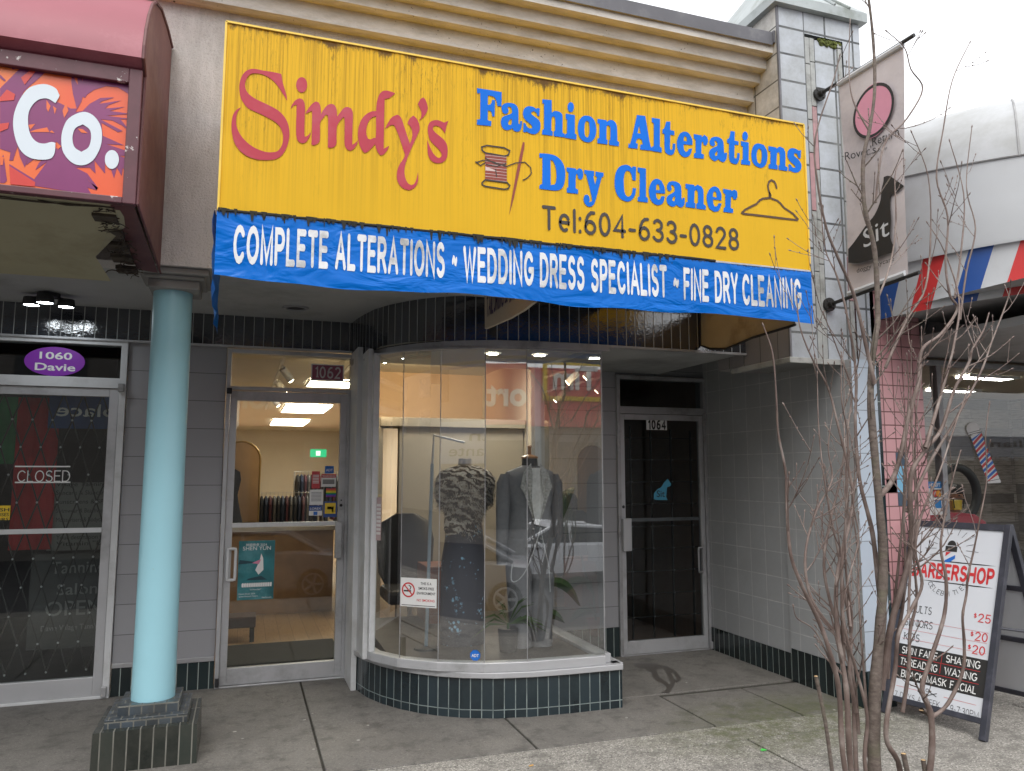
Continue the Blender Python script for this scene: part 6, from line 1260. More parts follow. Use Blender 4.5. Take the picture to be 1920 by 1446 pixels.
CL = [matte('dark_garment', (.02, .02, .025), .8, .3, 9), matte('navy_garment', (.02, .03, .07), .8, .3, 9), matte('wine_garment', (.07, .015, .025), .8, .3, 9), matte('grey_garment', (.09, .09, .1), .8, .3, 9)]
rack(.48, 10.9, 1.0, 'left garment rack behind the counter', CL, 1.32); rack(1.15, 12.5, .8, 'right garment rack farther back', CL, 1.6)
o = thing('exit_sign', (.95, 21, 2.0), 'small green lit exit sign far inside the shop', 'sign'); q = aty(597, 850, 20); b = MB(); b.box(q.x-.2, q.x+.2, 20, 20.04, q.z-.1, q.z+.1); s = b.build('box', emit('exit_green', (.01, .32, .14), .8), o); b = MB(); b.slab(front(20), q.x-.06, q.x+.05, q.z-.06, q.z+.06, .002, .004); b.build('running_figure', emit('exit_white', (.6, .8, .7), .8), s)
# dress form with the black gown by the mirror
def bodyform(x, y, z0, rings): return [[(x+cx_+a*math.cos(2*math.pi*k/24), y+cy_+bb2*math.sin(2*math.pi*k/24), z0+z) for k in range(24)] for a, bb2, z, cx_, cy_ in rings]
o = thing('dress_form', (-.13, 10.1, 0), 'dress form in a black gown behind the door glass', 'dress form'); b = MB(); b.loft(bodyform(-.15, 10.1, 0, [(.16, .12, .98, 0, 0), (.12, .1, 1.15, 0, 0), (.09, .08, 1.32, 0, 0), (.125, .1, 1.5, 0, 0), (.11, .08, 1.6, 0, 0), (.03, .03, 1.65, 0, 0)])); b.build('gown', CL[0], o, True); b = MB(); b.tube([(-.15, 10.1, 1.64), (-.15, 10.1, 1.74)], .03, 10); b.ball((-.15, 10.1, 1.76), .04); b.build('neck', M['beige'], o, True)
# fur vest form
def fur():
    m, nt, bb = new_mat('striped_fur'); v = coords(nt, scale=(1, 1, 1.6)); w = N(nt, 'ShaderNodeTexWave', wave_type='BANDS', bands_direction='DIAGONAL'); w.inputs['Scale'].default_value = 5.5; w.inputs['Distortion'].default_value = 9; w.inputs['Detail'].default_value = 4; w.inputs['Detail Scale'].default_value = 2.2; L(nt, v, w.inputs['Vector'])
    r = ramp(nt, [(.1, (.04, .03, .022)), (.32, (.22, .16, .115)), (.55, (.55, .46, .36)), (.85, (.88, .83, .74))], w.outputs['Fac']); o = mixc(nt, r.outputs[0], (.03, .022, .018), ramp(nt, [(.4, .4), (.6, 0.0)], tnoise(nt, v, 60, 4)).outputs[0]); L(nt, o, bb.inputs['Base Color']); bb.inputs['Roughness'].default_value = .95; bump(nt, bb, tnoise(nt, v, 90, 5), 1.0, .02); return m
M['fur'] = fur()
FX, FY = 1.60, 5.72
fv = thing('dress_form', (FX, FY, .335), 'dress form in a striped fur vest over a dark blue flowered skirt', 'dress form')
b = MB(); b.tube([(FX, FY, 1.5), (FX, FY, 1.70)], [.06, .05], 14); b.tube([(FX, FY, .34), (FX, FY, 1.0)], .014, 8); b.build('form_neck', matte('cream_linen_form', (.45, .38, .30), .8), fv, True)
rv = [(.09, .10, .78, -.05, 0), (.115, .125, .84, -.045, 0), (.125, .13, .92, -.03, 0), (.15, .135, .98, -.01, 0), (.215, .14, 1.03, 0, 0), (.235, .15, 1.12, 0, 0), (.228, .15, 1.20, 0, 0), (.195, .12, 1.265, 0, 0), (.11, .09, 1.30, 0, 0), (.06, .06, 1.31, 0, 0)]
rg = bodyform(FX, FY, .335, rv)
for i, r in enumerate(rg):
    for k, p in enumerate(r): n_ = noise.noise(Vector(p)*14)*.018+noise.noise(Vector(p)*40)*.008; r[k] = (FX+(p[0]-FX)*(1+n_*4), FY+(p[1]-FY)*(1+n_*4), p[2]+n_)
b = MB(); b.loft(rg); random.seed(17)
for i in range(5200):
    t = random.random()*(len(rv)-3); k = int(t); f = t-k; a = random.random()*6.283
    if .78 < (a/6.283) < .2: continue
    ra, rb, rz = (rv[k][0]*(1-f)+rv[k+1][0]*f, rv[k][1]*(1-f)+rv[k+1][1]*f, rv[k][2]*(1-f)+rv[k+1][2]*f)
    p = Vector((FX+ra*math.cos(a), FY+rb*math.sin(a), .335+rz)); d = Vector((math.cos(a), math.sin(a), -1.1+random.uniform(-.5, .3))).normalized(); l = random.uniform(.022, .065); s = Vector((-math.sin(a), math.cos(a), 0))*random.uniform(.002, .0045)
    b.add([p-s, p+s, p+d*l], [(0, 1, 2)])
b.build('fur_vest', M['fur'], fv, True)
def floral():
    m, nt, bb = new_mat('dark_blue_floral'); v = coords(nt); vo = N(nt, 'ShaderNodeTexVoronoi'); vo.inputs['Scale'].default_value = 36; L(nt, v, vo.inputs['Vector']); a = ramp(nt, [(.25, 1.0), (.5, 0.0)], vo.outputs['Distance']); c = ramp(nt, [(.56, 0.0), (.62, 1.0)], tnoise(nt, v, 7, 4, .7)); mu = N(nt, 'ShaderNodeMath', operation='MULTIPLY'); L(nt, a.outputs[0], mu.inputs[0]); L(nt, c.outputs[0], mu.inputs[1])
    o = mixc(nt, (.022, .025, .042), (.25, .50, .70), mu.outputs[0]); L(nt, o, bb.inputs['Base Color']); bb.inputs['Roughness'].default_value = .6; return m
b = MB(); b.loft(bodyform(FX, FY, .335, [(.17, .15, .0, -.01, 0), (.17, .15, .3, -.01, 0), (.165, .145, .6, -.01, 0), (.14, .13, .82, 0, 0), (.12, .11, .9, 0, 0)])); b.build('skirt', floral(), fv, True)
b = MB()
for i in range(40):
    a = R(200+140*i/39); p = Vector((FX+.13*math.cos(a), FY+.125*math.sin(a), 1.585-.10*random.random())); b.ball(p, .014+.008*random.random(), 6, 4, (1, .6, 1))
b.build('lace_collar', M['blackv'], fv)
# suit form
SX, SY = 2.02, 5.42
su = thing('dress_form', (SX, SY, .335), 'dress form in an open dark grey suit jacket with patterned lapels and trousers', 'dress form')
M['suit'] = matte('charcoal_suit_cloth', (.17, .17, .18), .75, .12, 30, .2, 200); M['lapel'] = matte('brocade_lapel', (.36, .36, .34), .6, .5, 60)
b = MB(); b.loft(bodyform(SX, SY, .335, [(.185, .13, .72, 0, 0), (.175, .135, .86, 0, 0), (.155, .12, 1.0, 0, 0), (.18, .135, 1.12, 0, 0), (.205, .12, 1.215, 0, .01), (.185, .09, 1.265, 0, .01), (.09, .075, 1.30, 0, .01), (.06, .055, 1.315, 0, .01)])); jk = b.build('suit_jacket', M['suit'], su, True)
for s in (-1, 1):
    b = MB(); b.loft([[(SX+s*cx_+a*math.cos(2*math.pi*k/14), SY+.01+a*.95*math.sin(2*math.pi*k/14), z) for k in range(14)] for cx_, a, z in ((.178, .05, 1.585), (.20, .058, 1.52), (.208, .055, 1.35), (.212, .05, 1.18), (.215, .046, 1.0), (.213, .044, .93))]); b.build('sleeve', M['suit'], jk, True)
    b = MB(); b.loft([[(SX+s*cx_+a*math.cos(2*math.pi*k/16), SY+a*1.1*math.sin(2*math.pi*k/16), z) for k in range(16)] for cx_, a, z in ((.085, .105, 1.12), (.09, .10, .95), (.085, .088, .7), (.08, .082, .5), (.08, .085, .345))]); b.build('trouser_leg', M['suit'], su, True)
    b = MB(); f_ = SY-.145; b.add([(SX+s*.035, f_+.03, 1.665), (SX+s*.095, f_+.025, 1.60), (SX+s*.125, f_+.012, 1.49), (SX+s*.095, f_+.004, 1.44), (SX+s*.012, f_+.0, 1.20), (SX+s*.018, f_-.004, 1.21), (SX+s*.045, f_-.012, 1.40), (SX+s*.03, f_+.01, 1.58)], [(0, 1, 2, 3, 4, 5, 6, 7)]); b.build('lapel', M['lapel'], jk)
b = MB(); f_ = SY-.153; b.add([(SX-.04, f_+.03, 1.63), (SX+.04, f_+.03, 1.63), (SX+.055, f_+.004, 1.42), (SX+.012, f_+.004, 1.22), (SX-.012, f_+.004, 1.22), (SX-.055, f_+.004, 1.42)], [(0, 1, 2, 3, 4, 5)]); b.build('shirt_front', matte('pale_grey_shirt', (.66, .66, .65), .7, .2, 30), su)
b = MB(); b.tube([(SX, SY+.01, 1.62), (SX, SY+.01, 1.70)], [.062, .058], 16); b.build('form_neck', M['blackv'], su, True); b = MB(); b.lathe([(.062, 0), (.064, .012), (.04, .022), (.014, .03), (.012, .075), (.018, .09), (.001, .105)], (SX, SY+.01, 1.70), 18); b.build('neck_cap', matte('varnished_wood', (.36, .17, .06), .3, .15, 12), su, True)
b = MB()
for z in (1.26, 1.19, 1.12):
    for s in (-1, 1): b.ball((SX+s*.03, SY-.142, z), .009, 8, 5)
b.tube(spline([(SX+.02, SY-.155, 1.20), (SX-.03, SY-.165, 1.05), (SX-.10, SY-.17, .90), (SX-.16, SY-.165, .835), (SX-.20, SY-.15, .84), (SX-.19, SY-.14, .95)]), .0045, 6); b.tube(spline([(SX+.02, SY-.155, 1.20), (SX+.05, SY-.16, 1.05), (SX+.085, SY-.15, .92), (SX+.10, SY-.14, .74)]), .0045, 6); b.build('chain_trim', M['alu'], jk)
# plant, pot, chair, pole
pl_ = thing('potted_plant', (2.15, 5.62, .335), 'leggy potted plant with large dark leaves, right in the bay window', 'plant')
b = MB(); b.lathe([(.05, 0), (.07, .10), (.078, .10), (.078, .125), (.066, .125), (.06, .10), (.001, .10)], (2.13, 5.62, .336), 22); b.build('pot', matte('terracotta', (.32, .10, .05), .75, .1), pl_, True)
M['leaf'] = matte('dark_leaf', (.045, .085, .03), .35, .25, 14)
b = MB(); b.tube(spline([(2.13, 5.62, .43), (2.15, 5.6, .55), (2.17, 5.58, .66), (2.2, 5.58, .76)]), .008, 7); b.tube(spline([(2.14, 5.6, .52), (2.2, 5.55, .58), (2.24, 5.53, .6)]), .006, 6); b.tube(spline([(2.17, 5.6, .66), (2.25, 5.6, .9), (2.27, 5.6, 1.1)]), .008, 6); b.build('stem', matte('plant_stem', (.06, .07, .03), .6), pl_, True)
def leaf(p0, d, l, w, droop, nm='leaf'):
    b = MB(); d = Vector(d).normalized(); s = d.cross(Vector((0, -1, 0))).normalized(); v = []; n = 10
    for i in range(n+1):
        t = i/n; ww = w*math.sin(math.pi*min(1, t*.96+.02))**.8*(1-.25*t); c = Vector(p0)+d*l*t+Vector((0, 0, -droop*t*t)); v += [c-s*ww+Vector((0, .012, 0)), c+Vector((0, -.006, 0)), c+s*ww+Vector((0, .012, 0))]
    b.add(v, [(3*i, 3*i+1, 3*i+4, 3*i+3) for i in range(n)]+[(3*i+1, 3*i+2, 3*i+5, 3*i+4) for i in range(n)]); b.build(nm, M['leaf'], pl_, True)
def leafpx(p0, pm, p1, w, y=5.58):
    A, B, C_ = (aty(*q, y) for q in (p0, pm, p1)); b = MB(); n = 12; v = []
    for i in range(n+1):
        t = i/n; c = A*(1-t)**2+B*2*t*(1-t)+C_*t*t; d = ((B-A)*(1-t)+(C_-B)*t).normalized(); s = Vector((-d.z, 0, d.x)); ww = w*math.sin(math.pi*(t*.95+.03))**.7
        v += [c-s*ww+Vector((0, .02, 0)), c+Vector((0, -.008, 0)), c+s*ww+Vector((0, .02, 0))]
    b.add(v, [(3*i, 3*i+1, 3*i+4, 3*i+3) for i in range(n)]+[(3*i+1, 3*i+2, 3*i+5, 3*i+4) for i in range(n)]); b.build('leaf', M['leaf'], pl_, True)
leafpx((1018, 1098), (1060, 1075), (1088, 1136), .038); leafpx((1012, 1158), (1035, 1140), (1059, 1168), .035); leafpx((1028, 1020), (1035, 960), (1077, 915), .075, 5.7); leafpx((1025, 1110), (1015, 1095), (1040, 1092), .02)
pm = thing('potted_plant', (1.87, 5.35, .335), 'spiky palm fronds low between the two dress forms', 'plant'); b = MB(); random.seed(12)
for i in range(26):
    a = random.uniform(-.2, 3.3); l = random.uniform(.18, .34); p = Vector((1.82, 5.34, .52)); t = p+Vector((l*math.cos(a), random.uniform(-.12, .1), l*.9*math.sin(a)-.05)); m_ = (p+t)/2+Vector((0, 0, .05)); s = Vector((0, 0, .008)); b.add([p, m_-s, t, m_+s], [(0, 1, 2, 3)])
b.build('frond', matte('palm_frond', (.05, .085, .03), .5, .3, 14), pm); b = MB(); b.lathe([(.06, 0), (.075, .16), (.06, .165), (.001, .15)], (1.82, 5.34, .336), 18); b.build('pot', M['blackv'], pm, True); b = MB(); b.tube([(1.82, 5.34, .48), (1.82, 5.34, .53)], .01, 6); b.build('stem', M['leaf'], pm)
o = thing('garment_stand', (1.27, 5.62, .335), 'blue grey upright metal stand with a top bar, left in the bay', 'stand'); b = MB(); b.tube([(1.285, 5.6, .336), (1.315, 5.6, 1.66)], .013, 10); b.build('post', matte('blue_grey_steel', (.22, .28, .33), .4, .1), o, True); b = MB(); b.tube([(1.315, 5.6, 1.66), (1.325, 5.6, 1.87), (1.56, 5.6, 1.82)], .009, 8); b.build('bar', M['alu'], o, True); b = MB(); b.lathe([(.09, 0), (.085, .012), (.02, .02)], (1.285, 5.6, .336), 20); b.build('foot', M['blackv'], o, True)
o = thing('padded_chair', (1.42, 7.0, 0), 'black padded leather chair behind the upright stand', 'chair'); b = MB(); b.box(1.25, 1.75, 6.95, 7.45, .42, .55); b.build('seat', M['blackv'], o, bevel=.04); b = MB(); b.loft([[(1.5+a*math.cos(2*math.pi*k/20), 7.45+.07*math.sin(2*math.pi*k/20)+.05*(z-.6), z) for k in range(20)] for a, z in ((.18, .5), (.26, .65), (.28, .95), (.24, 1.12), (.1, 1.2))]); b.build('backrest', matte('black_leather', (.018, .018, .018), .35, .2), o, True); b = MB(); b.tube([(1.5, 7.2, .08), (1.5, 7.2, .42)], .03, 10)
for k in range(5): a = 1.256*k; b.tube([(1.5, 7.2, .10), (1.5+.28*math.cos(a), 7.2+.28*math.sin(a), .05)], .02, 6)
b.build('pedestal', M['alud'], o)
o = thing('cabinet', (1.65, 6.75, 0), 'reddish wood cabinet beside the black chair', 'cabinet'); b = MB(); b.box(1.50, 1.85, 6.5, 6.92, .01, .80); b.build('carcass', matte('red_brown_wood', (.16, .05, .025), .4, .2, 9), o, bevel=.004); b = MB(); b.box(1.52, 1.83, 6.488, 6.498, .42, .77); b.box(1.52, 1.83, 6.488, 6.498, .05, .40); b.build('drawer_front', matte('red_brown_front', (.19, .06, .03), .4, .2, 9), o, bevel=.003)

# ------------------------------------------------------------------ inside the barber shop
o = thing('reception_desk', (5.6, 5.5, 0), 'rounded red reception desk behind the barber window', 'desk'); b = MB(); q = [(4.85, .0), (6.32, 0), (6.32, 1.06), (6.28, 1.15), (6.16, 1.215), (5.98, 1.235), (4.85, 1.235)]; b.prism([(x, z+.01) for x, z in q], 'y', 5.2, 5.75); b.build('body', matte('red_lacquer', (.50, .05, .07), .3, .06), o, bevel=.01); b = MB(); b.box(4.9, 5.9, 5.3, 5.7, 1.246, 1.26); b.build('top', M['redc'], o)
o = thing('round_mirror', (5.9, 6.2, 1.4), 'thick black ring mirror standing behind the red desk', 'mirror'); RF = Frame((0, 6.1, 0), (1, 0, 0), (0, 0, 1)); rc = hit(RF, 1795, 925); b = MB(); b.tube([RF.p(rc[0]+.27*math.cos(2*math.pi*k/32), rc[1]+.27*math.sin(2*math.pi*k/32)) for k in range(33)], .045, 10); b.build('ring', M['blackv'], o, True); b = MB(); b.box(rc[0]-.03, rc[0]+.03, 6.08, 6.14, .01, rc[1]-.27); b.build('stand', M['blackv'], o)
# the barber, seen through the ring: one continuous skinned body
def person(base, label):
    me = bpy.data.meshes.new('body'); x, y, z = base
    V = [((0, 0, .95), .13), ((0, 0, 1.18), .125), ((0, 0, 1.38), .14), ((0, 0, 1.47), .075), ((-.01, -.02, 1.53), .052), ((-.02, -.05, 1.60), .075), ((-.025, -.06, 1.68), .088), ((-.02, -.05, 1.755), .07),
         ((.20, 0, 1.40), .062), ((.25, -.03, 1.13), .045), ((.17, -.25, 1.02), .035), ((-.20, 0, 1.40), .062), ((-.27, -.06, 1.15), .045), ((-.22, -.28, 1.12), .035),
         ((.09, 0, .88), .10), ((.10, 0, .48), .07), ((.10, .02, .07), .05), ((.10, -.14, .04), .04), ((-.09, 0, .88), .10), ((-.10, 0, .48), .07), ((-.10, .02, .07), .05), ((-.10, -.14, .04), .04)]
    E_ = [(0, 1), (1, 2), (2, 3), (3, 4), (4, 5), (5, 6), (6, 7), (2, 8), (8, 9), (9, 10), (2, 11), (11, 12), (12, 13), (0, 14), (14, 15), (15, 16), (16, 17), (0, 18), (18, 19), (19, 20), (20, 21)]
    for hnd, sx in ((10, 1), (13, -1)):
        c = Vector(V[hnd][0]); 
        for i in range(4):
            V.append((tuple(c+Vector((sx*(.024-.016*i), -.075, -.01)), ), .011)); E_.append((hnd, len(V)-1)); V.append((tuple(c+Vector((sx*(.026-.018*i), -.10-.008*(i in (1, 2)), -.035))), .009)); E_.append((len(V)-2, len(V)-1))
        V.append((tuple(c+Vector((-sx*.035, -.035, -.015))), .012)); E_.append((hnd, len(V)-1)); V.append((tuple(c+Vector((-sx*.045, -.065, -.025))), .010)); E_.append((len(V)-2, len(V)-1))
    me.from_pydata([(x+p[0], y+p[1], z+p[2]) for p, r in V], E_, []); o = bpy.data.objects.new('person', me); COL.objects.link(o); tag(o, label, 'person')
    md = o.modifiers.new('skin', 'SKIN'); sv = me.skin_vertices[0].data
    for i, (p, r) in enumerate(V): sv[i].radius = (r*(1.35 if i in (0, 1, 2) else 1), r); sv[i].use_root = (i == 0)
    ss = o.modifiers.new('sub', 'SUBSURF'); ss.levels = 2; ss.render_levels = 2
    m, nt, bb = new_mat('skin_and_shirt'); v = coords(nt); sp = N(nt, 'ShaderNodeSeparateXYZ'); L(nt, v, sp.inputs[0]); mr = N(nt, 'ShaderNodeMapRange'); mr.inputs[1].default_value = z+1.475; mr.inputs[2].default_value = z+1.485; L(nt, sp.outputs[2], mr.inputs[0]); L(nt, mixc(nt, (.02, .02, .024), (.33, .165, .10), mr.outputs[0]), bb.inputs['Base Color']); bb.inputs['Roughness'].default_value = .6; me.materials.append(m)
    for p in me.polygons: p.use_smooth = True
    hx, hy, hz = x-.025, y-.055, z+1.66
    b = MB(); b.ball((hx, hy+.012, hz+.06), .097, 16, 10, (.95, 1.05, .82)); h = b.build('hair', matte('black_hair', (.012, .009, .008), .5, .3, 30), o, True)
    for c in (h,): c.matrix_parent_inverse = Matrix.Identity(4)
    def bit(nm, fn, m):
        b = MB(); fn(b); q = b.build(nm, m, o, True); q.matrix_parent_inverse = Matrix.Identity(4)
    sk2_ = matte('face_skin', (.34, .17, .105), .55)
    bit('nose', lambda b: b.loft([[(hx+a*math.cos(2*math.pi*k/8), hy-.088-d+a*math.sin(2*math.pi*k/8), hz+zz) for k in range(8)] for a, d, zz in ((.006, 0, .015), (.010, .012, -.015), (.013, .018, -.032), (.006, .006, -.042))]), sk2_)
    bit('eye', lambda b: (b.ball((hx-.03, hy-.080, hz+.008), .009), b.ball((hx+.03, hy-.080, hz+.008), .009)), M['blackv'])
    bit('mouth', lambda b: b.ball((hx, hy-.086, hz-.058), .022, 10, 6, (1, .4, .25)), matte('lips', (.28, .08, .07), .5))
    bit('ear', lambda b: (b.ball((hx-.09, hy, hz-.005), .026, 10, 6, (.4, .8, 1.2)), b.ball((hx+.09, hy, hz-.005), .026, 10, 6, (.4, .8, 1.2))), sk2_)
    return o
pp_ = aty(1793, 930, 6.5); person((pp_.x+.0, 6.55, pp_.z-1.66), 'person with short black hair in a dark top, seen through the black ring mirror')
BG = Frame((0, WY+.002, 0), (1, 0, 0), (0, 0, 1))
o = thing('sign', BG.p(*hit(BG, 1850, 850)), 'striped red, white and blue barber pole decal on the window', 'sign'); A7_ = lambda s: [hit(BG, 1720+x/4.52, 680+y/4.52) for x, y in P(s)]
b = MB(); place2d(b, fill2d([A7_('445,622 540,592 698,990 592,1012')]), BG, .002); place2d(b, fill2d([A7_(' '.join('%d,%d' % (470+55*math.cos(.3*k), 560+55*math.sin(.3*k)) for k in range(21)))]), BG, .0021); place2d(b, fill2d([A7_('425,600 535,570 542,585 430,614')]), BG, .0022); place2d(b, fill2d([A7_('588,1008 700,985 706,1020 600,1026')]), BG, .0023); s = b.build('white_body', M['white'], o)
rb_ = MB(); bb3 = MB(); tl, tr_, br_, bl_ = Vector((445, 622)), Vector((540, 592)), Vector((698, 990)), Vector((592, 1012))
for k in range(6):
    for mbx, off in ((rb_, .08), (bb3, .0)):
        f0 = k/6+off; f1 = f0+.055
        l = lambda f: tl+(bl_-tl)*min(1, max(0, f)); r = lambda f: tr_+(br_-tr_)*min(1, max(0, f)); sl = -.07
        q = [l(f0+.07), r(f0+sl+.0), r(f1+sl), l(f1+.07)]; mbx.poly(BG, [hit(BG, 1720+p.x/4.52, 680+p.y/4.52) for p in q], .0026+.0001*k)
rb_.build('red_stripe', M['redv'], s); bb3.build('blue_stripe', M['bluev'], s); b = MB(); 
for q in ('445,622 592,1012', '540,592 698,990', '425,600 535,570', '430,614 542,585', '588,1008 700,985', '600,1026 706,1020'): ribbon(b, BG, A7_(q), .002, .0034)
b.build('outline', M['blackv'], s)
q0, q1 = hit(BG, 1742, 966), hit(BG, 1776, 903); q1 = (min(q1[0], 5.448), q1[1]); o, s = plate('sign', BG, q0, q1, M['white'], 'white card payment sign with a blue header in the barber window', 'sign'); w_ = q1[0]-q0[0]; h_ = q1[1]-q0[1]
b = MB(); b.slab(BG, q0[0], q1[0], q1[1]-h_*.2, q1[1], .002, .003); b.slab(BG, q0[0]+w_*.45, q0[0]+w_*.92, q0[1]+h_*.2, q0[1]+h_*.45, .002, .003); b.build('blue_print', matte('card_blue', (.02, .2, .5), .5), s)
b = MB(); text(b, BG, 'ACCEPT', q0[0]+w_*.08, q1[1]-h_*.16, .03, .0035, x1=q1[0]-w_*.08, bold=.02); b.build('lettering', M['white'], s)
b = MB(); b.slab(BG, q0[0]+w_*.36, q0[0]+w_*.95, q0[1]+h_*.52, q0[1]+h_*.76, .002, .003); b.build('dark_print', M['blackv'], s); b = MB(); b.disc(BG, q0[0]+w_*.53, q0[1]+h_*.64, h_*.10, .0034, 18); b.build('red_disc', M['redv'], s); b = MB(); b.disc(BG, q0[0]+w_*.76, q0[1]+h_*.64, h_*.10, .0036, 18); b.build('orange_disc', matte('card_orange', (.75, .32, .02), .5), s)
o = thing('paper_bag', (5.7, 5.3, 1.2), 'small yellow bag with dark handles on the red desk', 'bag'); q = aty(1790, 958, 5.3); b = MB(); b.loft([[(q.x+a*math.cos(R(45+90*k)), 5.3+.05*math.sin(R(45+90*k)), z) for k in range(4)] for a, z in ((.07, 1.262), (.085, 1.35))], True); b.build('bag_body', M['yelst'], o, bevel=.006); b = MB(); b.tube([(q.x-.05, 5.255, 1.28), (q.x-.065, 5.25, 1.36), (q.x+.06, 5.25, 1.36), (q.x+.05, 5.255, 1.28)], .005, 6); b.build('handle', M['blackv'], o)
o = thing('shelf_unit', (6.6, 7.2, 0), 'black shelf unit with pale panels against the plank wall', 'shelf'); b = MB()
for x in (5.95, 6.65): b.box(x, x+.06, 6.9, 7.3, .01, 2.1)
for z in (.9, 1.25, 1.6, 2.05): b.box(6.01, 6.65, 6.9, 7.3, z, z+.03)
b.build('carcass', M['blackv'], o, bevel=.004); b = MB(); [b.box(x, x+.1, 7.0, 7.1, 1.28, 1.28+h) for x, h in ((6.05, .2), (6.2, .12), (6.35, .24), (6.5, .16))]; b.build('bottle', matte('pale_bottles', (.5, .48, .42), .4, .3, 8), o, bevel=.01)

# ------------------------------------------------------------------ litter on the pavement
b = MB(); q = atz(1432, 1407, .002); b.add([(q.x-.02, q.y-.01, .003), (q.x+.012, q.y-.014, .006), (q.x+.022, q.y+.004, .003), (q.x+.0, q.y+.016, .008), (q.x-.018, q.y+.008, .003)], [(0, 1, 2, 3, 4)]); tag(b.build('paper_scrap', matte('bright_green_scrap', (.08, .55, .09), .6)), 'bright green scrap on the pavement in front of the tree', 'litter')
b = MB(); q = atz(996, 1436, .004); b.tube([(q.x-.012, q.y, .0045), (q.x+.014, q.y+.006, .0045)], .004, 8); tag(b.build('cigarette_butt', matte('orange_filter', (.62, .36, .12), .8)), 'orange cigarette butt near the lower middle of the pavement', 'litter')
pts_ = [(1160, 1412), (1145, 1405), (1090, 1412), (1175, 1346), (1362, 1417), (455, 1385), (690, 1360), (672, 1388), (440, 1372), (588, 1405), (586, 1338), (571, 1350), (1564, 1331), (1605, 1337), (1287, 1280)]
b0 = None; random.seed(2)
for u, v in pts_:
    q = atz(u, v, .001); 
    if b0 is None:
        b = MB(); b.lathe([(.010, 0), (.009, .0022), (.001, .003)], (0, 0, .0), 9); b0 = b.build('chewing_gum', matte('pale_gum', (.33, .315, .29), .8, .2)); o = b0
    else: o = b0.copy(); COL.objects.link(o)
    o.location = (q.x, q.y, .0006); o.scale = (random.uniform(.6, 1.3), random.uniform(.5, 1), 1); tag(o, 'pale fleck of flattened gum on the pavement', 'litter', 'pale gum flecks on the pavement')
# wet stain by the alcove door
m, nt, bb = new_mat('wet_patch'); v = coords(nt); bb.inputs['Base Color'].default_value = (.085, .077, .068, 1); bb.inputs['Roughness'].default_value = .35
b = MB(); GZ = Frame((0, 0, .0012), (1, 0, 0), (0, 1, 0)); W_ = lambda s: [(lambda p: (p.x, p.y))(atz(1100+x/2.191, 640+y/2.191, .0012)) for x, y in P(s)]
for k, s in enumerate(('190,1325 230,1318 290,1325 310,1345 275,1352 255,1358 240,1345 205,1340', '262,1350 285,1348 300,1380 330,1400 350,1425 340,1445 305,1445 330,1425 310,1405 280,1390', '300,1330 330,1335 365,1355 388,1385 375,1402 352,1395 372,1385 350,1360 315,1345', '320,1345 340,1352 362,1400 350,1432 335,1425 345,1400 330,1370')): place2d(b, fill2d([crom(W_(s))]), GZ, .0003*k)
tag(b.build('water', m), kind='structure')
# ------------------------------------------------------------------ the far side of the street (seen in the glass)
tb = thing('shop_building', (-40, -18, -1.08), 'tall plain grey building across the street, mirrored in the curved panes', 'building')
b = MB(); b.box(-110, -.6, -26, -14.6, -1.08, 9.5); b.build('wall', matte('warm_grey_render', (.24, .22, .20), .85, .1), tb); b = MB()
for i in range(24):
    for z0, z1 in ((4.3, 6.0), (6.9, 8.4)): b.box(-108+4.4*i, -106+4.4*i, -14.6, -14.56, z0, z1)
b.build('window', matte('upper_window', (.05, .055, .06), .2), tb)
xb = thing('shop_row', (6, -16, -1.08), 'low red fronted shop building across the street', 'building')
b = MB(); b.box(-.55, 40, -24, -14.4, -1.08, 3.1); b.build('wall', matte('grey_shop_wall', (.22, .22, .22), .8, .1), xb)
b = MB(); b.box(-.2, 15, -14.4, -14.1, 3.1, 5.05); b.build('sign_band', matte('red_sign_band', (.62, .10, .11), .5, .05), xb)
b = MB()
for i in range(16): b.box(.2+2.1*i, 1.9+2.1*i, -14.4, -14.36, -.2, 2.6)
b.build('window', matte('dark_shop_window', (.04, .045, .05), .2), xb)
RF2 = Frame((0, -14.08, 0), (-1, 0, 0), (0, 0, 1))
b = MB(); b.frame_ring(RF2, -10.55, -8.25, 3.95, 5.3, .15, 0, .03); b.build('yellow_border', M['yelst'], xb)
b = MB(); text(b, RF2, 'Tim', -10.2, 4.35, .8, .02, x1=-8.6, bold=.03); text(b, RF2, 'Horton', -2.6, 3.7, .8, .02, x1=.4, bold=.03); b.build('lettering', M['white'], xb)
b = MB(); b.box(25.8, 33, -14.1, -13.6, 2.05, 3.05); b.box(-13.4, -8.4, -14.5, -13.6, 1.9, 3.45); ib = b.build('restaurant_board', matte('blue_grey_board', (.34, .38, .45), .6, .05), xb)
b = MB(); RF3 = Frame((0, -13.58, 0), (-1, 0, 0), (0, 0, 1)); [(text(b, RF3, 'Italian', a0, z0, h0, .01, x1=a0+2.9*k0), text(b, RF3, 'Ristorante', a0, z0-.55*k0, h0, .01, x1=a0+3.8*k0)) for a0, z0, h0, k0 in ((9.0, 2.72, .42, 1), (-32.0, 2.62, .3, 1.1))]; b.build('board_lettering', M['blackv'], xb)
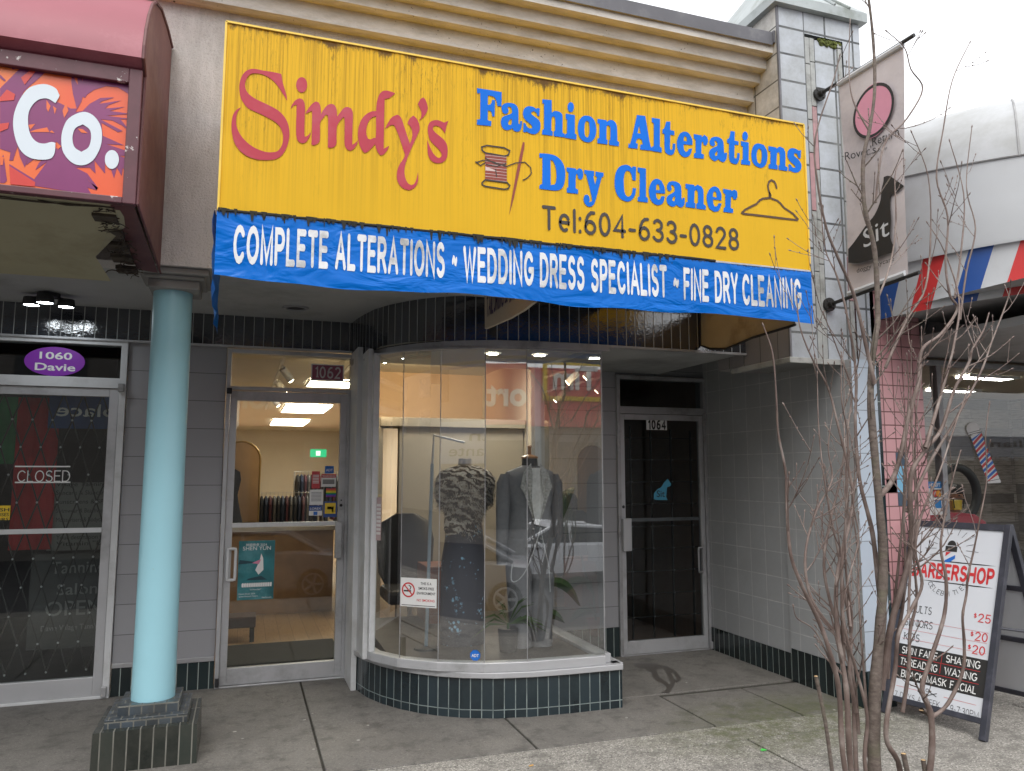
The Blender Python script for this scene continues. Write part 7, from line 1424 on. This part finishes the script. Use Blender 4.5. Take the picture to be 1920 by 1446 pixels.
def car(x, y, z, col, label):
    o = thing('parked_car', (x, y, z), label, 'car'); L_ = 4.55; hw = .9
    lower = [(-L_/2, .35), (-L_/2+.05, .78), (-L_/2+.35, .92), (-L_/2+1.15, 1.0), (1.15, 1.0), (L_/2-.35, .92), (L_/2, .62), (L_/2-.05, .32)]
    cab = [(-1.55, .98), (-.85, 1.36), (-.2, 1.45), (.45, 1.42), (1.35, .98)]
    b = MB(); rings = []
    for s, k in ((-1, .94), (-.86, 1), (.86, 1), (1, .94)): rings.append([(x-px_*(.985 if abs(s) == 1 else 1), y+hw*s, z+(pz_ if abs(s) < 1 else .32+(pz_-.32)*.93)) for px_, pz_ in lower])
    b.loft(rings); b.build('body', matte('car_paint', col, .18, .02, 2, spec=.7), o, True, ang=35)
    b = MB(); b.loft([[(x-px_*(.93 if abs(s) > .7 else 1), y+s, z+pz_) for px_, pz_ in cab] for s in (-.72, .72)]); cb = b.build('glasshouse', matte('car_glass', (.012, .014, .016), .05, spec=.8), o)
    b = MB(); b.loft([[(x-px_, y+s, z+pz_+.008) for px_, pz_ in ((-.98, 1.30), (-.85, 1.365), (-.2, 1.455), (.45, 1.428), (.60, 1.36))] for s in (-.70, .70)])
    for s in (-.725, .725):
        b.tube([(x+1.5, y+s*1.1, z+.99), (x+.85, y+s, z+1.36), (x-.45, y+s, z+1.43), (x-1.32, y+s*1.1, z+.99)], .04, 6); b.tube([(x-.05, y+s*1.06, z+1.0), (x-.08, y+s, z+1.42)], .035, 6)
    b.build('roof', matte('car_paint_roof', col, .18, .02, 2, spec=.7), o)
    for sx in (-1.38, 1.36):
        for sy in (-.80, .80):
            b = MB(); b.tube([(x+sx, y+sy-.1, z+.32), (x+sx, y+sy+.1, z+.32)], .32, 28); w = b.build('wheel', M['black'], o, True); b = MB()
            fy = y+sy+(.105 if sy > 0 else -.105)
            for k in range(5): a = 1.257*k; b.tube([(x+sx, fy, z+.32), (x+sx+.2*math.cos(a), fy, z+.32+.2*math.sin(a))], .028, 6)
            b.tube([(x+sx+.21*math.cos(.314*k), fy, z+.32+.21*math.sin(.314*k)) for k in range(21)], .02, 6); b.build('rim', M['alu'], w, True)
    for sy in (-.68, .68): b = MB(); b.ball((x+L_/2-.06, y+sy, z+.80), .12, 12, 8, (.7, 1.5, .7)); b.build('tail_light', M['redv'], o, True); b = MB(); b.ball((x-L_/2+.12, y+sy, z+.68), .1, 12, 8, (1, 1.5, .7)); b.build('headlight', M['alu'], o, True)
    b = MB(); b.ball((x-.95, y+.98, z+1.0), .1, 10, 7, (.7, 1, .7)); b.build('mirror', matte('car_paint_mirror', col, .2, .02), o, True)
car(6.75, -8.1, -1.064, (.86, .88, .91), 'white saloon car on the street, mirrored in the bay glass')
car(.1, -5.2, -1.064, (.30, .31, .33), 'silver car on the street, mirrored in the shop door glass')
